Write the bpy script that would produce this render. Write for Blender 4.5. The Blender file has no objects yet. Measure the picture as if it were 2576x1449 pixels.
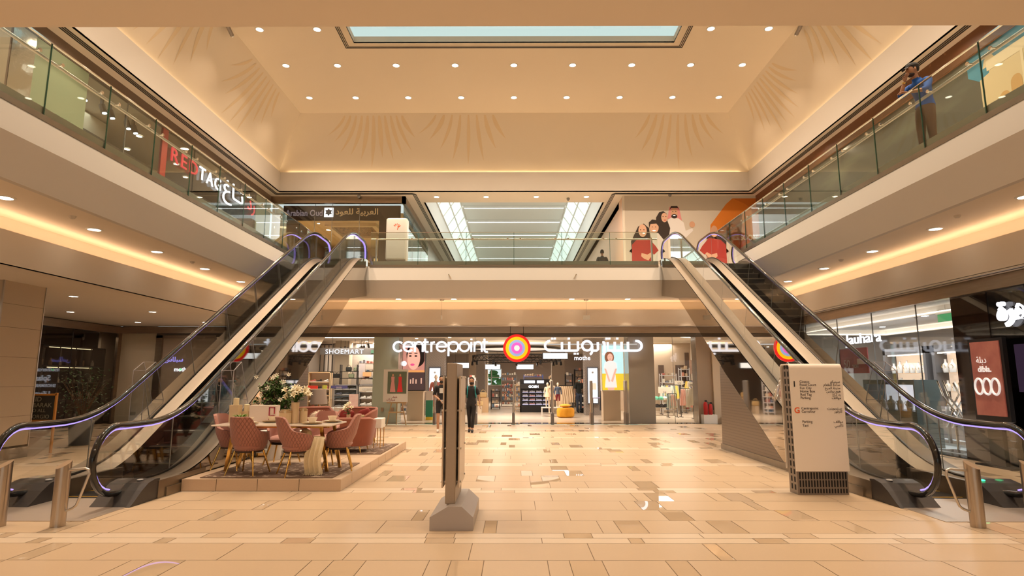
import bpy, math, random
from math import pi, sin, cos, radians, sqrt
from mathutils import Vector, Matrix, Euler
R = random.Random(7)
SC = bpy.context.scene
COL = SC.collection

# ---------------------------------------------------------------- materials
MATS = {}
def M(name, col=(.8, .8, .8), rough=.5, metal=0., emit=None, es=0., noise=0., nscale=6., stretch=None,
      bump=0., spec=.5, coat=0., col2=None, trans=0., ior=1.45, sss=0.):
    if name in MATS: return MATS[name]
    m = bpy.data.materials.new(name); m.use_nodes = True
    nt = m.node_tree; b = nt.nodes['Principled BSDF']
    b.inputs['Base Color'].default_value = (*col, 1)
    b.inputs['Roughness'].default_value = rough
    b.inputs['Metallic'].default_value = metal
    b.inputs['Specular IOR Level'].default_value = spec
    b.inputs['Coat Weight'].default_value = coat
    b.inputs['Transmission Weight'].default_value = trans
    b.inputs['IOR'].default_value = ior
    if emit:
        b.inputs['Emission Color'].default_value = (*emit, 1)
        b.inputs['Emission Strength'].default_value = es
    if noise or bump:
        tc = nt.nodes.new('ShaderNodeTexCoord'); mp = nt.nodes.new('ShaderNodeMapping')
        if stretch: mp.inputs['Scale'].default_value = stretch
        nz = nt.nodes.new('ShaderNodeTexNoise'); nz.inputs['Scale'].default_value = nscale
        nz.inputs['Detail'].default_value = 4
        nt.links.new(tc.outputs['Object'], mp.inputs[0]); nt.links.new(mp.outputs[0], nz.inputs[0])
        if noise:
            mx = nt.nodes.new('ShaderNodeMix'); mx.data_type = 'RGBA'
            c2 = col2 or tuple(max(0, c * (1 - noise)) for c in col)
            mx.inputs[6].default_value = (*col, 1); mx.inputs[7].default_value = (*c2, 1)
            nt.links.new(nz.outputs[0], mx.inputs[0]); nt.links.new(mx.outputs[2], b.inputs['Base Color'])
        if bump:
            bp = nt.nodes.new('ShaderNodeBump'); bp.inputs['Strength'].default_value = bump
            bp.inputs['Distance'].default_value = .01
            nt.links.new(nz.outputs[0], bp.inputs['Height']); nt.links.new(bp.outputs[0], b.inputs['Normal'])
    MATS[name] = m
    return m

def glass(name, tint=(.9, .96, .93), refl=.1, rough=0., refl_col=(1, 1, 1)):
    """thin sheet of glass: clear with a fresnel reflection"""
    if name in MATS: return MATS[name]
    m = bpy.data.materials.new(name); m.use_nodes = True
    nt = m.node_tree; nt.nodes.clear()
    o = nt.nodes.new('ShaderNodeOutputMaterial'); t = nt.nodes.new('ShaderNodeBsdfTransparent')
    g = nt.nodes.new('ShaderNodeBsdfGlossy'); mx = nt.nodes.new('ShaderNodeMixShader')
    lw = nt.nodes.new('ShaderNodeLayerWeight'); lw.inputs[0].default_value = refl
    mr = nt.nodes.new('ShaderNodeMapRange'); mr.inputs[3].default_value = refl * .6; mr.inputs[4].default_value = .9
    t.inputs[0].default_value = (*tint, 1); g.inputs[0].default_value = (*refl_col, 1); g.inputs['Roughness'].default_value = rough
    nt.links.new(lw.outputs['Fresnel'], mr.inputs[0]); nt.links.new(mr.outputs[0], mx.inputs[0])
    nt.links.new(t.outputs[0], mx.inputs[1]); nt.links.new(g.outputs[0], mx.inputs[2]); nt.links.new(mx.outputs[0], o.inputs[0])
    MATS[name] = m
    return m

def emi(name, col, s):
    if name in MATS: return MATS[name]
    return M(name, (.02, .02, .02), .6, emit=col, es=s)

def pattern(name, c1, c2, kind, scale, rough=.6, thresh=.5, metal=0., bump=0., rot=(0, 0, 0), stretch=(1, 1, 1), width=.03):
    """two-colour procedural patterns on object coordinates"""
    if name in MATS: return MATS[name]
    m = bpy.data.materials.new(name); m.use_nodes = True
    nt = m.node_tree; b = nt.nodes['Principled BSDF']
    b.inputs['Roughness'].default_value = rough; b.inputs['Metallic'].default_value = metal
    tc = nt.nodes.new('ShaderNodeTexCoord'); mp = nt.nodes.new('ShaderNodeMapping')
    mp.inputs['Rotation'].default_value = rot; mp.inputs['Scale'].default_value = stretch
    nt.links.new(tc.outputs['Object'], mp.inputs[0])
    if kind == 'voronoi':
        t = nt.nodes.new('ShaderNodeTexVoronoi'); t.inputs['Scale'].default_value = scale; t.feature = 'DISTANCE_TO_EDGE'; out = t.outputs['Distance']
    elif kind == 'dots':
        t = nt.nodes.new('ShaderNodeTexVoronoi'); t.inputs['Scale'].default_value = scale; t.inputs['Randomness'].default_value = 0; out = t.outputs['Distance']
    elif kind == 'wave':
        t = nt.nodes.new('ShaderNodeTexWave'); t.inputs['Scale'].default_value = scale; t.inputs['Distortion'].default_value = 2.; out = t.outputs['Fac']
    elif kind == 'noise':
        t = nt.nodes.new('ShaderNodeTexNoise'); t.inputs['Scale'].default_value = scale; t.inputs['Detail'].default_value = 5; out = t.outputs[0]
    elif kind == 'magic':
        t = nt.nodes.new('ShaderNodeTexMagic'); t.inputs['Scale'].default_value = scale; out = t.outputs['Fac']
    nt.links.new(mp.outputs[0], t.inputs[0])
    mr = nt.nodes.new('ShaderNodeMapRange'); mr.inputs[1].default_value = thresh - width; mr.inputs[2].default_value = thresh + width
    nt.links.new(out, mr.inputs[0])
    mx = nt.nodes.new('ShaderNodeMix'); mx.data_type = 'RGBA'
    mx.inputs[6].default_value = (*c1, 1); mx.inputs[7].default_value = (*c2, 1)
    nt.links.new(mr.outputs[0], mx.inputs[0]); nt.links.new(mx.outputs[2], b.inputs['Base Color'])
    if bump:
        bp = nt.nodes.new('ShaderNodeBump'); bp.inputs['Strength'].default_value = bump; bp.inputs['Distance'].default_value = .01
        nt.links.new(mr.outputs[0], bp.inputs['Height']); nt.links.new(bp.outputs[0], b.inputs['Normal'])
    MATS[name] = m
    return m

def quilt(name, col, pitch=.055):
    """velvet with a stitched diamond grid, done as a bump on object coordinates"""
    m = bpy.data.materials.new(name); m.use_nodes = True
    nt = m.node_tree; b = nt.nodes['Principled BSDF']
    b.inputs['Roughness'].default_value = .7
    b.inputs['Sheen Weight'].default_value = .35; b.inputs['Sheen Tint'].default_value = (1, .8, .75, 1)
    tc = nt.nodes.new('ShaderNodeTexCoord'); sp = nt.nodes.new('ShaderNodeSeparateXYZ'); nt.links.new(tc.outputs['Object'], sp.inputs[0])
    def mth(op, a, bb=None):
        n = nt.nodes.new('ShaderNodeMath'); n.operation = op
        for i, v in ((0, a), (1, bb)):
            if v is None: continue
            if isinstance(v, (int, float)): n.inputs[i].default_value = v
            else: nt.links.new(v, n.inputs[i])
        return n.outputs[0]
    at = mth('MULTIPLY', mth('ARCTAN2', sp.outputs[0], sp.outputs[1]), .30)
    a = mth('PINGPONG', mth('ADD', at, mth('MULTIPLY', sp.outputs[2], .6)), pitch / 2)
    c = mth('PINGPONG', mth('SUBTRACT', at, mth('MULTIPLY', sp.outputs[2], .6)), pitch / 2)
    h = mth('MINIMUM', a, c)
    mr = nt.nodes.new('ShaderNodeMapRange'); mr.inputs[1].default_value = 0; mr.inputs[2].default_value = .006; nt.links.new(h, mr.inputs[0])
    mx = nt.nodes.new('ShaderNodeMix'); mx.data_type = 'RGBA'
    mx.inputs[6].default_value = (*[v * .5 for v in col], 1); mx.inputs[7].default_value = (*col, 1)
    nt.links.new(mr.outputs[0], mx.inputs[0]); nt.links.new(mx.outputs[2], b.inputs['Base Color'])
    bp = nt.nodes.new('ShaderNodeBump'); bp.inputs['Strength'].default_value = .6; bp.inputs['Distance'].default_value = .01
    nt.links.new(mr.outputs[0], bp.inputs['Height']); nt.links.new(bp.outputs[0], b.inputs['Normal'])
    MATS[name] = m
    return m

# ---------------------------------------------------------------- mesh builder
class MB:
    def __init__(s): s.v = []; s.f = []; s.mi = []; s.c = 0
    def mat(s, i): s.c = i; return s
    def add(s, vs, fs):
        o = len(s.v); s.v += [tuple(p) for p in vs]
        for f in fs: s.f.append([o + i for i in f]); s.mi.append(s.c)
        return s
    def box(s, x0, x1, y0, y1, z0, z1):
        if x0 > x1: x0, x1 = x1, x0
        if y0 > y1: y0, y1 = y1, y0
        if z0 > z1: z0, z1 = z1, z0
        return s.add([(x0, y0, z0), (x1, y0, z0), (x1, y1, z0), (x0, y1, z0), (x0, y0, z1), (x1, y0, z1), (x1, y1, z1), (x0, y1, z1)],
                     [(0, 3, 2, 1), (4, 5, 6, 7), (0, 1, 5, 4), (1, 2, 6, 5), (2, 3, 7, 6), (3, 0, 4, 7)])
    def rbox(s, x0, x1, y0, y1, z0, z1, r=.02):
        """box with chamfered edges"""
        if x0 > x1: x0, x1 = x1, x0
        if y0 > y1: y0, y1 = y1, y0
        r = min(r, (x1 - x0) / 2.01, (y1 - y0) / 2.01, (z1 - z0) / 2.01)
        def ring(i, z):
            return [(x0 + i + r, y0 + i, z), (x1 - i - r, y0 + i, z), (x1 - i, y0 + i + r, z), (x1 - i, y1 - i - r, z),
                    (x1 - i - r, y1 - i, z), (x0 + i + r, y1 - i, z), (x0 + i, y1 - i - r, z), (x0 + i, y0 + i + r, z)]
        q = r * .3
        rs = [ring(r * .999 * .7, z0), ring(q * .8, z0 + q), ring(0, z0 + r), ring(0, z1 - r), ring(q * .8, z1 - q), ring(r * .999 * .7, z1)]
        vs = [p for g in rs for p in g]; fs = []
        for k in range(5):
            for j in range(8): fs.append((k * 8 + j, k * 8 + (j + 1) % 8, (k + 1) * 8 + (j + 1) % 8, (k + 1) * 8 + j))
        fs.append(tuple(range(7, -1, -1))); fs.append(tuple(range(40, 48)))
        return s.add(vs, fs)
    def poly(s, pts): return s.add(pts, [tuple(range(len(pts)))])
    def prism(s, pts, d):
        """extrude a closed planar loop along d"""
        n = len(pts); q = [(p[0] + d[0], p[1] + d[1], p[2] + d[2]) for p in pts]
        return s.add(list(pts) + q, [tuple(range(n - 1, -1, -1)), tuple(range(n, 2 * n))] + [(i, (i + 1) % n, n + (i + 1) % n, n + i) for i in range(n)])
    def cyl(s, p0, p1, r0, r1=None, n=12, caps=True):
        if r1 is None: r1 = r0
        a = Vector(p0); b = Vector(p1); d = (b - a)
        if d.length < 1e-7: return s
        d.normalize(); u = d.orthogonal().normalized(); w = d.cross(u)
        vs = []
        for c, r in ((a, r0), (b, r1)):
            for i in range(n):
                t = 2 * pi * i / n; vs.append(c + (u * cos(t) + w * sin(t)) * r)
        fs = [(i, (i + 1) % n, n + (i + 1) % n, n + i) for i in range(n)]
        if caps: fs += [tuple(range(n - 1, -1, -1)), tuple(range(n, 2 * n))]
        return s.add(vs, fs)
    def tube(s, pts, r, n=8, closed=False, sy=1.):
        """tube along points, r a number or list; sy squashes the section"""
        P = [Vector(p) for p in pts]; k = len(P)
        rr = r if isinstance(r, (list, tuple)) else [r] * k
        up = None; vs = []
        for i, p in enumerate(P):
            if closed: t = P[(i + 1) % k] - P[i - 1]
            else: t = P[min(i + 1, k - 1)] - P[max(i - 1, 0)]
            t = t.normalized() if t.length > 1e-9 else Vector((0, 0, 1))
            if up is None: up = t.orthogonal().normalized()
            up = (up - t * up.dot(t)); up = up.normalized() if up.length > 1e-6 else t.orthogonal().normalized()
            w = t.cross(up)
            for j in range(n):
                a = 2 * pi * j / n; vs.append(p + (up * cos(a) * sy + w * sin(a)) * rr[i])
        fs = []
        for i in range(k if closed else k - 1):
            for j in range(n): fs.append((i * n + j, i * n + (j + 1) % n, ((i + 1) % k) * n + (j + 1) % n, ((i + 1) % k) * n + j))
        if not closed: fs += [tuple(range(n - 1, -1, -1)), tuple(range((k - 1) * n, k * n))]
        return s.add(vs, fs)
    def lathe(s, prof, c=(0, 0, 0), n=20, caps=True):
        vs = []; k = len(prof)
        for r, z in prof:
            for j in range(n):
                a = 2 * pi * j / n; vs.append((c[0] + r * cos(a), c[1] + r * sin(a), c[2] + z))
        fs = []
        for i in range(k - 1):
            for j in range(n): fs.append((i * n + j, i * n + (j + 1) % n, (i + 1) * n + (j + 1) % n, (i + 1) * n + j))
        if caps: fs += [tuple(range(n - 1, -1, -1)), tuple(range((k - 1) * n, k * n))]
        return s.add(vs, fs)
    def ell(s, c, r, nu=12, nv=8, fn=None):
        if isinstance(r, (int, float)): r = (r, r, r)
        vs = []
        for i in range(nv + 1):
            ph = pi * i / nv
            for j in range(nu):
                a = 2 * pi * j / nu
                p = Vector((sin(ph) * cos(a), sin(ph) * sin(a), cos(ph)))
                if fn: p = fn(p)
                vs.append((c[0] + p[0] * r[0], c[1] + p[1] * r[1], c[2] + p[2] * r[2]))
        fs = []
        for i in range(nv):
            for j in range(nu): fs.append((i * nu + j, (i + 1) * nu + j, (i + 1) * nu + (j + 1) % nu, i * nu + (j + 1) % nu))
        return s.add(vs, fs)
    def grid(s, fn, nu, nv, wrap=False):
        vs = [fn(i / nu, j / nv) for i in range(nu + 1) for j in range(nv + 1)]
        fs = [(i * (nv + 1) + j, (i + 1) * (nv + 1) + j, (i + 1) * (nv + 1) + j + 1, i * (nv + 1) + j + 1) for i in range(nu) for j in range(nv)]
        return s.add(vs, fs)
    def shell(s, fn, nu, nv, th):
        """grid surface with thickness along its normals"""
        P = [[Vector(fn(i / nu, j / nv)) for j in range(nv + 1)] for i in range(nu + 1)]
        O = []
        for i in range(nu + 1):
            for j in range(nv + 1):
                a = P[min(i + 1, nu)][j] - P[max(i - 1, 0)][j]; b = P[i][min(j + 1, nv)] - P[i][max(j - 1, 0)]
                nn = a.cross(b); nn = nn.normalized() if nn.length > 1e-9 else Vector((0, 0, 1))
                O.append(P[i][j] + nn * th)
        A = [P[i][j] for i in range(nu + 1) for j in range(nv + 1)]; N = len(A); w = nv + 1
        fs = []
        for i in range(nu):
            for j in range(nv):
                q = (i * w + j, (i + 1) * w + j, (i + 1) * w + j + 1, i * w + j + 1)
                fs.append(q[::-1]); fs.append(tuple(N + x for x in q))
        for i in range(nu):
            fs.append((i * w, (i + 1) * w, N + (i + 1) * w, N + i * w)); fs.append((i * w + nv, N + i * w + nv, N + (i + 1) * w + nv, (i + 1) * w + nv))
        for j in range(nv):
            fs.append((j, N + j, N + j + 1, j + 1)); fs.append((nu * w + j, nu * w + j + 1, N + nu * w + j + 1, N + nu * w + j))
        return s.add(A + O, fs)
    def xf(s, mtx):
        s.v = [tuple(mtx @ Vector(p)) for p in s.v]; return s
    def build(s, name, mats, parent=None, smooth=False, world=True):
        me = bpy.data.meshes.new(name)
        v = s.v
        if parent is not None and world:
            off = Vector((0, 0, 0)); q = parent
            while q is not None: off += q.location; q = q.parent
            v = [(p[0] - off.x, p[1] - off.y, p[2] - off.z) for p in v]
        me.from_pydata(v, [], s.f)
        if not isinstance(mats, (list, tuple)): mats = [mats]
        for m in mats: me.materials.append(m)
        if len(mats) > 1: me.polygons.foreach_set('material_index', s.mi)
        if smooth:
            me.polygons.foreach_set('use_smooth', [True] * len(me.polygons))
            me.set_sharp_from_angle(angle=radians(38))
        me.update()
        o = bpy.data.objects.new(name, me); COL.objects.link(o)
        if parent is not None: o.parent = parent
        return o

def tag(o, label=None, cat=None, group=None, kind=None):
    if label: o['label'] = label
    if cat: o['category'] = cat
    if group: o['group'] = group
    if kind: o['kind'] = kind
    return o
def thing(name, label, cat, loc=(0, 0, 0), rz=0, group=None):
    o = bpy.data.objects.new(name, None); COL.objects.link(o); o.location = loc; o.rotation_euler = (0, 0, rz)
    o.empty_display_size = .1
    return tag(o, label, cat, group)
def struct(name, mb, mats, smooth=False):
    return tag(mb.build(name, mats, None, smooth), kind='structure')
KIDS = {}
def kids(o): return [c for c in bpy.data.objects if c.parent is o]
def dup(root, loc, rz=0, label=None, scale=None, tree=None):
    """copy a thing with copies of its parts and their sub-parts"""
    tree = tree or KIDS.get(root.name)
    if tree is None:
        tree = [(c, [(g, []) for g in kids(c)]) for c in kids(root)]; KIDS[root.name] = tree
    r = root.copy(); COL.objects.link(r); r.location = loc; r.rotation_euler = (0, 0, rz)
    if scale: r.scale = scale if isinstance(scale, tuple) else (scale,) * 3
    if label: r['label'] = label
    for c, gs in tree:
        d = c.copy(); COL.objects.link(d); d.parent = r
        for g, _ in gs:
            e = g.copy(); COL.objects.link(e); e.parent = d
    return r
ORD = ['first', 'second', 'third', 'fourth', 'fifth', 'sixth', 'seventh', 'eighth', 'ninth', 'tenth', 'eleventh', 'twelfth']
NUM = ['zero', 'one', 'two', 'three', 'four', 'five', 'six', 'seven', 'eight', 'nine', 'ten', 'eleven', 'twelve']
def ordl(i, n, a='left'):
    """spoken place in a row of n"""
    if n == 1: return 'only'
    if i == 0: return a + 'most'
    if i == n - 1: return {'left': 'rightmost', 'near': 'farthest'}.get(a, 'last')
    return ORD[i] + (' from the left' if a == 'left' else ' nearest')

# ---------------------------------------------------------------- lettering
AR = {'ا': 'FE8D FE8E', 'ب': 'FE8F FE90 FE91 FE92', 'ة': 'FE93 FE94', 'ت': 'FE95 FE96 FE97 FE98', 'ج': 'FE9D FE9E FE9F FEA0',
      'ح': 'FEA1 FEA2 FEA3 FEA4', 'د': 'FEA9 FEAA', 'ر': 'FEAD FEAE', 'س': 'FEB1 FEB2 FEB3 FEB4', 'ط': 'FEC1 FEC2 FEC3 FEC4',
      'ع': 'FEC9 FECA FECB FECC', 'غ': 'FECD FECE FECF FED0', 'ف': 'FED1 FED2 FED3 FED4', 'ق': 'FED5 FED6 FED7 FED8',
      'ك': 'FED9 FEDA FEDB FEDC', 'ل': 'FEDD FEDE FEDF FEE0', 'م': 'FEE1 FEE2 FEE3 FEE4', 'ن': 'FEE5 FEE6 FEE7 FEE8',
      'ه': 'FEE9 FEEA FEEB FEEC', 'و': 'FEED FEEE', 'ي': 'FEF1 FEF2 FEF3 FEF4'}
def ar(s):
    out = []
    for w in s.split(' '):
        r = ''
        for i, c in enumerate(w):
            if c == 'ـ': r += c; continue
            f = AR[c].split()
            pj = i > 0 and (w[i - 1] == 'ـ' or len(AR.get(w[i - 1], '').split()) == 4)
            nj = i < len(w) - 1 and len(f) == 4
            r += chr(int(f[(3 if pj else 2) if nj else (1 if pj else 0)], 16))
        out.append(r)
    return ' '.join(out)[::-1]
def text(body, size, org, mat, name='lettering', parent=None, xd=(1, 0, 0), up=(0, 0, 1), depth=.01, bold=0., align='LEFT', width=None, spacing=1.):
    cu = bpy.data.curves.new('txt', 'FONT'); cu.body = body; cu.size = size; cu.extrude = depth / 2; cu.offset = bold
    cu.align_x = align; cu.space_character = spacing; cu.resolution_u = 3
    o = bpy.data.objects.new('txt', cu); COL.objects.link(o)
    dg = bpy.context.evaluated_depsgraph_get(); me = bpy.data.meshes.new_from_object(o.evaluated_get(dg))
    bpy.data.objects.remove(o); bpy.data.curves.remove(cu)
    X = Vector(xd).normalized(); U = Vector(up).normalized(); N = X.cross(U)
    k = 1.
    if width:
        xs = [v.co.x for v in me.vertices]; k = width / (max(xs) - min(xs)); x0 = min(xs) if align == 'LEFT' else 0
    else: x0 = 0
    off = Vector((0, 0, 0)); q = parent
    while q is not None: off += q.location; q = q.parent
    for v in me.vertices:
        c = v.co.copy(); v.co = Vector(org) + X * ((c.x - x0) * k) + U * c.y + N * (c.z + depth / 2) - off
    me.name = name; me.materials.clear(); me.materials.append(mat)
    r = bpy.data.objects.new(name, me); COL.objects.link(r)
    if parent is not None: r.parent = parent
    return r
def ribbon(mb, pts, w, org, xd=(1, 0, 0), up=(0, 0, 1), depth=.05, closed=False):
    """flat stroke of width w along 2-D points, extruded"""
    X = Vector(xd); U = Vector(up); N = X.cross(U); O = Vector(org)
    n = len(pts); L = []; Rr = []
    for i in range(n):
        a = Vector(pts[(i - 1) % n if closed else max(i - 1, 0)]); b = Vector(pts[(i + 1) % n if closed else min(i + 1, n - 1)])
        t = (b - a); t = t.normalized() if t.length > 1e-9 else Vector((1, 0)); p = Vector(pts[i])
        nn = Vector((-t.y, t.x)) * w / 2; L.append(p + nn); Rr.append(p - nn)
    def W(q, d): return O + X * q.x + U * q.y + N * d
    vs = [W(q, 0) for q in L] + [W(q, 0) for q in Rr] + [W(q, depth) for q in L] + [W(q, depth) for q in Rr]
    fs = []
    for i in range(n if closed else n - 1):
        j = (i + 1) % n
        fs += [(i, j, n + j, n + i), (2 * n + i, 3 * n + i, 3 * n + j, 2 * n + j), (i, 2 * n + i, 2 * n + j, j), (n + i, n + j, 3 * n + j, 3 * n + i)]
    if not closed: fs += [(0, n, 3 * n, 2 * n), (n - 1, 3 * n - 1, 4 * n - 1, 2 * n - 1)]
    mb.add(vs, fs)
def arc(cx, cy, r, a0, a1, n=14, ry=None):
    ry = ry or r
    return [(cx + r * cos(radians(a0 + (a1 - a0) * i / n)), cy + ry * sin(radians(a0 + (a1 - a0) * i / n))) for i in range(n + 1)]

# ---------------------------------------------------------------- lights
WARM = (1., .755, .53)
def area(loc, size, power, col=WARM, rot=(0, 0, 0), sy=None, shape='DISK', spread=170):
    l = bpy.data.lights.new('lamp_light', 'AREA'); l.energy = power * (.36 if loc[1] < 23.05 and loc[0] < 9.5 else (1.4 if loc[2] < 4 else .8)); l.color = col; l.shape = shape if sy is None else 'RECTANGLE'
    l.size = size
    if sy is not None: l.size_y = sy
    l.spread = radians(spread)
    o = bpy.data.objects.new('lamp_light', l); COL.objects.link(o); o.location = loc; o.rotation_euler = rot
    return o

# ---------------------------------------------------------------- palette
paint = M('warm_white_paint', (.80, .72, .62), .75, noise=.03, nscale=3)
paint_c = M('ceiling_paint', (.82, .74, .64), .8, noise=.02, nscale=2)
white_p = M('white_paint', (.82, .80, .76), .6)
steel = M('brushed_steel', (.62, .58, .53), .32, 1., noise=.25, nscale=4, stretch=(60, 60, 1))
steel_h = M('brushed_steel_decking', (.36, .31, .25), .40, 1., noise=.3, nscale=5, stretch=(60, 1, 1))
chrome = M('polished_chrome', (.75, .73, .70), .08, 1.)
bronze = M('bronze_cladding', (.46, .37, .29), .30, 1., noise=.3, nscale=2, stretch=(1, 1, 12))
black = M('black_paint', (.012, .011, .012), .4)
rubber = M('black_rubber', (.012, .011, .010), .12, coat=.6)
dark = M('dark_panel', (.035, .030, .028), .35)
gold = M('polished_gold', (.75, .48, .14), .15, 1.)
wood = M('pale_wood', (.55, .38, .2), .5, noise=.3, nscale=6, stretch=(1, 1, 12))
cream = M('cream_stone', (.68, .55, .40), .5, noise=.06, nscale=30)
rail_glass = glass('green_edged_glass', (.93, .97, .945), .065)
shop_glass = glass('shopfront_glass', (.97, .985, .98), .09)
esc_glass = glass('balustrade_glass', (.95, .96, .945), .10)
smoked = glass('smoked_glass', (.80, .78, .76), .10)
edge_green = M('glass_edge', (.02, .09, .06), .2)
mirror_p = M('mirror_glass_cladding', (.46, .41, .35), .03, 1., noise=.08, nscale=.8)
lamp_e = emi('lit_lamp_face', (1, .86, .66), 14)
lamp_w = emi('lit_lamp_face_cool', (.95, .97, 1), 8)
cove_e = emi('lit_cove_strip', (1, .66, .32), 5)
sign_e = emi('lit_sign_white', (.93, .92, 1), 1.9)
led = emi('led_edge_strip', (.42, .30, 1.), 1.7)
def paintc(n, c, r=.6): return M(n, c, r)
# ================================================================ SHELL
# ---- tiled mall floor
def floor():
    mb = MB(); r = random.Random(3)
    tile_rows = []; y = 6.36 - 2.7 * 7
    while y < 22.55:
        for h in (.2, .2, .575, .575, .575, .575):
            tile_rows.append((y, min(y + h, 22.6), h < .3)); y += h
            if y >= 22.55: break
    mb.mat(0).box(-15.4, 9.4, -12.5, 22.6, -.06, -.004)
    g = .0035
    for (a, b, thin) in tile_rows:
        if b < -12: continue
        x = -15.4 - r.random()
        while x < 9.4:
            w = 1.16 if r.random() < .75 else .58
            if thin: w = r.choice((.9, 1.16))
            seq = [(w, 2 if thin else 1)]
            q = r.random()
            if q < .24: seq.append((r.choice((.14, .2, .3)), 3))
            elif q < .36 and not thin: seq += [(.2, 1), (.3, 3)]
            elif thin and q < .7: seq.append((.3, 3 if r.random() < .4 else 1))
            for ww, mi in seq:
                x0, x1 = max(x, -15.4), min(x + ww, 9.4)
                if x1 - x0 > .02:
                    mb.mat(mi).add([(x0 + g, a + g, 0), (x1 - g, a + g, 0), (x1 - g, b - g, 0), (x0 + g, b - g, 0)], [(0, 1, 2, 3)])
                x += ww
    t1 = M('floor_tile_satin', (.58, .44, .30), .34, noise=.06, nscale=40, spec=.35)
    t2 = M('floor_tile_pale', (.70, .57, .43), .3, noise=.05, nscale=40)
    t3 = M('floor_tile_polished', (.60, .46, .32), .015, spec=.9)
    struct('floor', mb, [M('tile_joint', (.25, .18, .12), .8), t1, t2, t3])
floor()
mb = MB(); mb.box(-15.4, 9.4, 22.6, 23.1, -.06, 0)
struct('floor_threshold', mb, M('black_granite', (.03, .026, .024), .03, spec=.8))
mb = MB(); mb.box(-16, 9.4, 23.1, 46, -.06, 0)
struct('floor_shop', mb, M('shop_floor', (.72, .60, .47), .22, noise=.05, nscale=3))
mb = MB(); mb.box(-4.9, 4.9, 22.05, 22.13, 0, .003)  # reflection of the rail glass in the floor, put in as a glowing strip
tag(mb.build('floor_reflection_strip', emi('teal_floor_reflection', (.35, .8, .72), .7)), 'pale teal painted reflection strip across the floor before the shop entrance', 'painted reflection')

# ---- profile extrusion round the void at both levels
def ring_faces(mb, prof, flip=False):
    """prof: list of (offset outward, z); builds left, back and right runs for rail lines X=+-6.9, Y=19.9"""
    for sx in (-1, 1):
        for (d0, z0), (d1, z1) in zip(prof[:-1], prof[1:]):
            mb.add([(sx * (6.9 + d0), -12, z0), (sx * (6.9 + d1), -12, z1), (sx * (6.9 + d1), 19.9 + d1, z1), (sx * (6.9 + d0), 19.9 + d0, z0)], [(0, 1, 2, 3)])
    for (d0, z0), (d1, z1) in zip(prof[:-1], prof[1:]):
        mb.add([(-6.9 - d0, 19.9 + d0, z0), (-6.9 - d1, 19.9 + d1, z1), (6.9 + d1, 19.9 + d1, z1), (6.9 + d0, 19.9 + d0, z0)], [(0, 1, 2, 3)])
fascia_m = M('balcony_fascia_paint', (.64, .60, .55), .55); fascia_h = M('upper_fascia_paint', (.62, .58, .53), .6)
mb = MB()
ring_faces(mb, [(.12, 5.42), (0, 5.42), (-.14, 4.92), (.06, 4.36), (.16, 4.36), (.16, 4.6)])
struct('trim_1', mb, fascia_m)
mb = MB()                                # upper walkways (U shape slab)
for sx in (-1, 1): mb.box(sx * 7.02, sx * 9.75, 4.3, 23.1, 4.62, 5.4)
mb.box(-7.02, 7.02, 19.95, 23.1, 4.62, 5.4)
mb.box(-4.4, 4.4, 23.1, 62, 5.2, 5.4); mb.box(-9.75, -4.4, 23.1, 29, 5.2, 5.4); mb.box(-14, -9.75, 4.3, 29, 5.2, 5.4)
struct('floor_upper', mb, M('upper_floor_tile', (.60, .52, .42), .25))
# soffit of walkway at 4.6 with its downlights, trough and lower fascia
mb = MB()
for sx in (-1, 1): mb.box(sx * 7.05, sx * 9.5, -12, 23.5, 4.6, 4.62)
mb.box(-7.1, 7.1, 20.04, 23.5, 4.6, 4.62)
mb.box(-9.5, 9.5, -12, 4.28, 4.36, 4.6)          # low ceiling over the camera
struct('ceiling_soffit', mb, paint_c)
mb = MB()                                 # cove lip
for sx in (-1, 1):
    mb.box(sx * 9.0, sx * 9.05, -12, 22.65, 3.65, 4.26)
    mb.box(sx * 9.0, sx * 9.42, -12, 22.65, 3.63 if sx > 0 else 3.65, 3.66)
    mb.box(sx * 9.4, sx * 9.45, -12, 23.1, 3.66, 4.62)
mb.box(-9.0, 9.0, 22.6, 22.65, 3.65, 4.26)
mb.box(-9.4, 9.4, 22.6, 23.05, 3.63, 3.66)
mb.box(-9.4, 9.4, 23.05, 23.1, 3.66, 4.62)
struct('trim_2', mb, paint)
mb = MB()
for sx in (-1, 1): mb.box(sx * 9.16, sx * 9.22, 4, 22.6, 3.72, 3.76)
mb.box(-9.0, 9.0, 22.76, 22.82, 3.72, 3.76)
tag(mb.build('cove_light', cove_e), 'warm hidden light strip in the trough above the ground floor shopfronts', 'cove light')
for sx in (-1, 1): area((sx * 9.1, 12.5, 4.25), .05, 150, (1, .64, .38), (pi, 0, 0), sy=19)
area((0, 22.7, 4.25), 17.5, 120, (1, .64, .38), (pi, 0, 0), sy=.06)
# low ceiling, left hand hall
mb = MB(); mb.box(-15.9, -9.42, -12, 23.1, 3.65, 3.69)
struct('ceiling_low', mb, paint_c)

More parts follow.
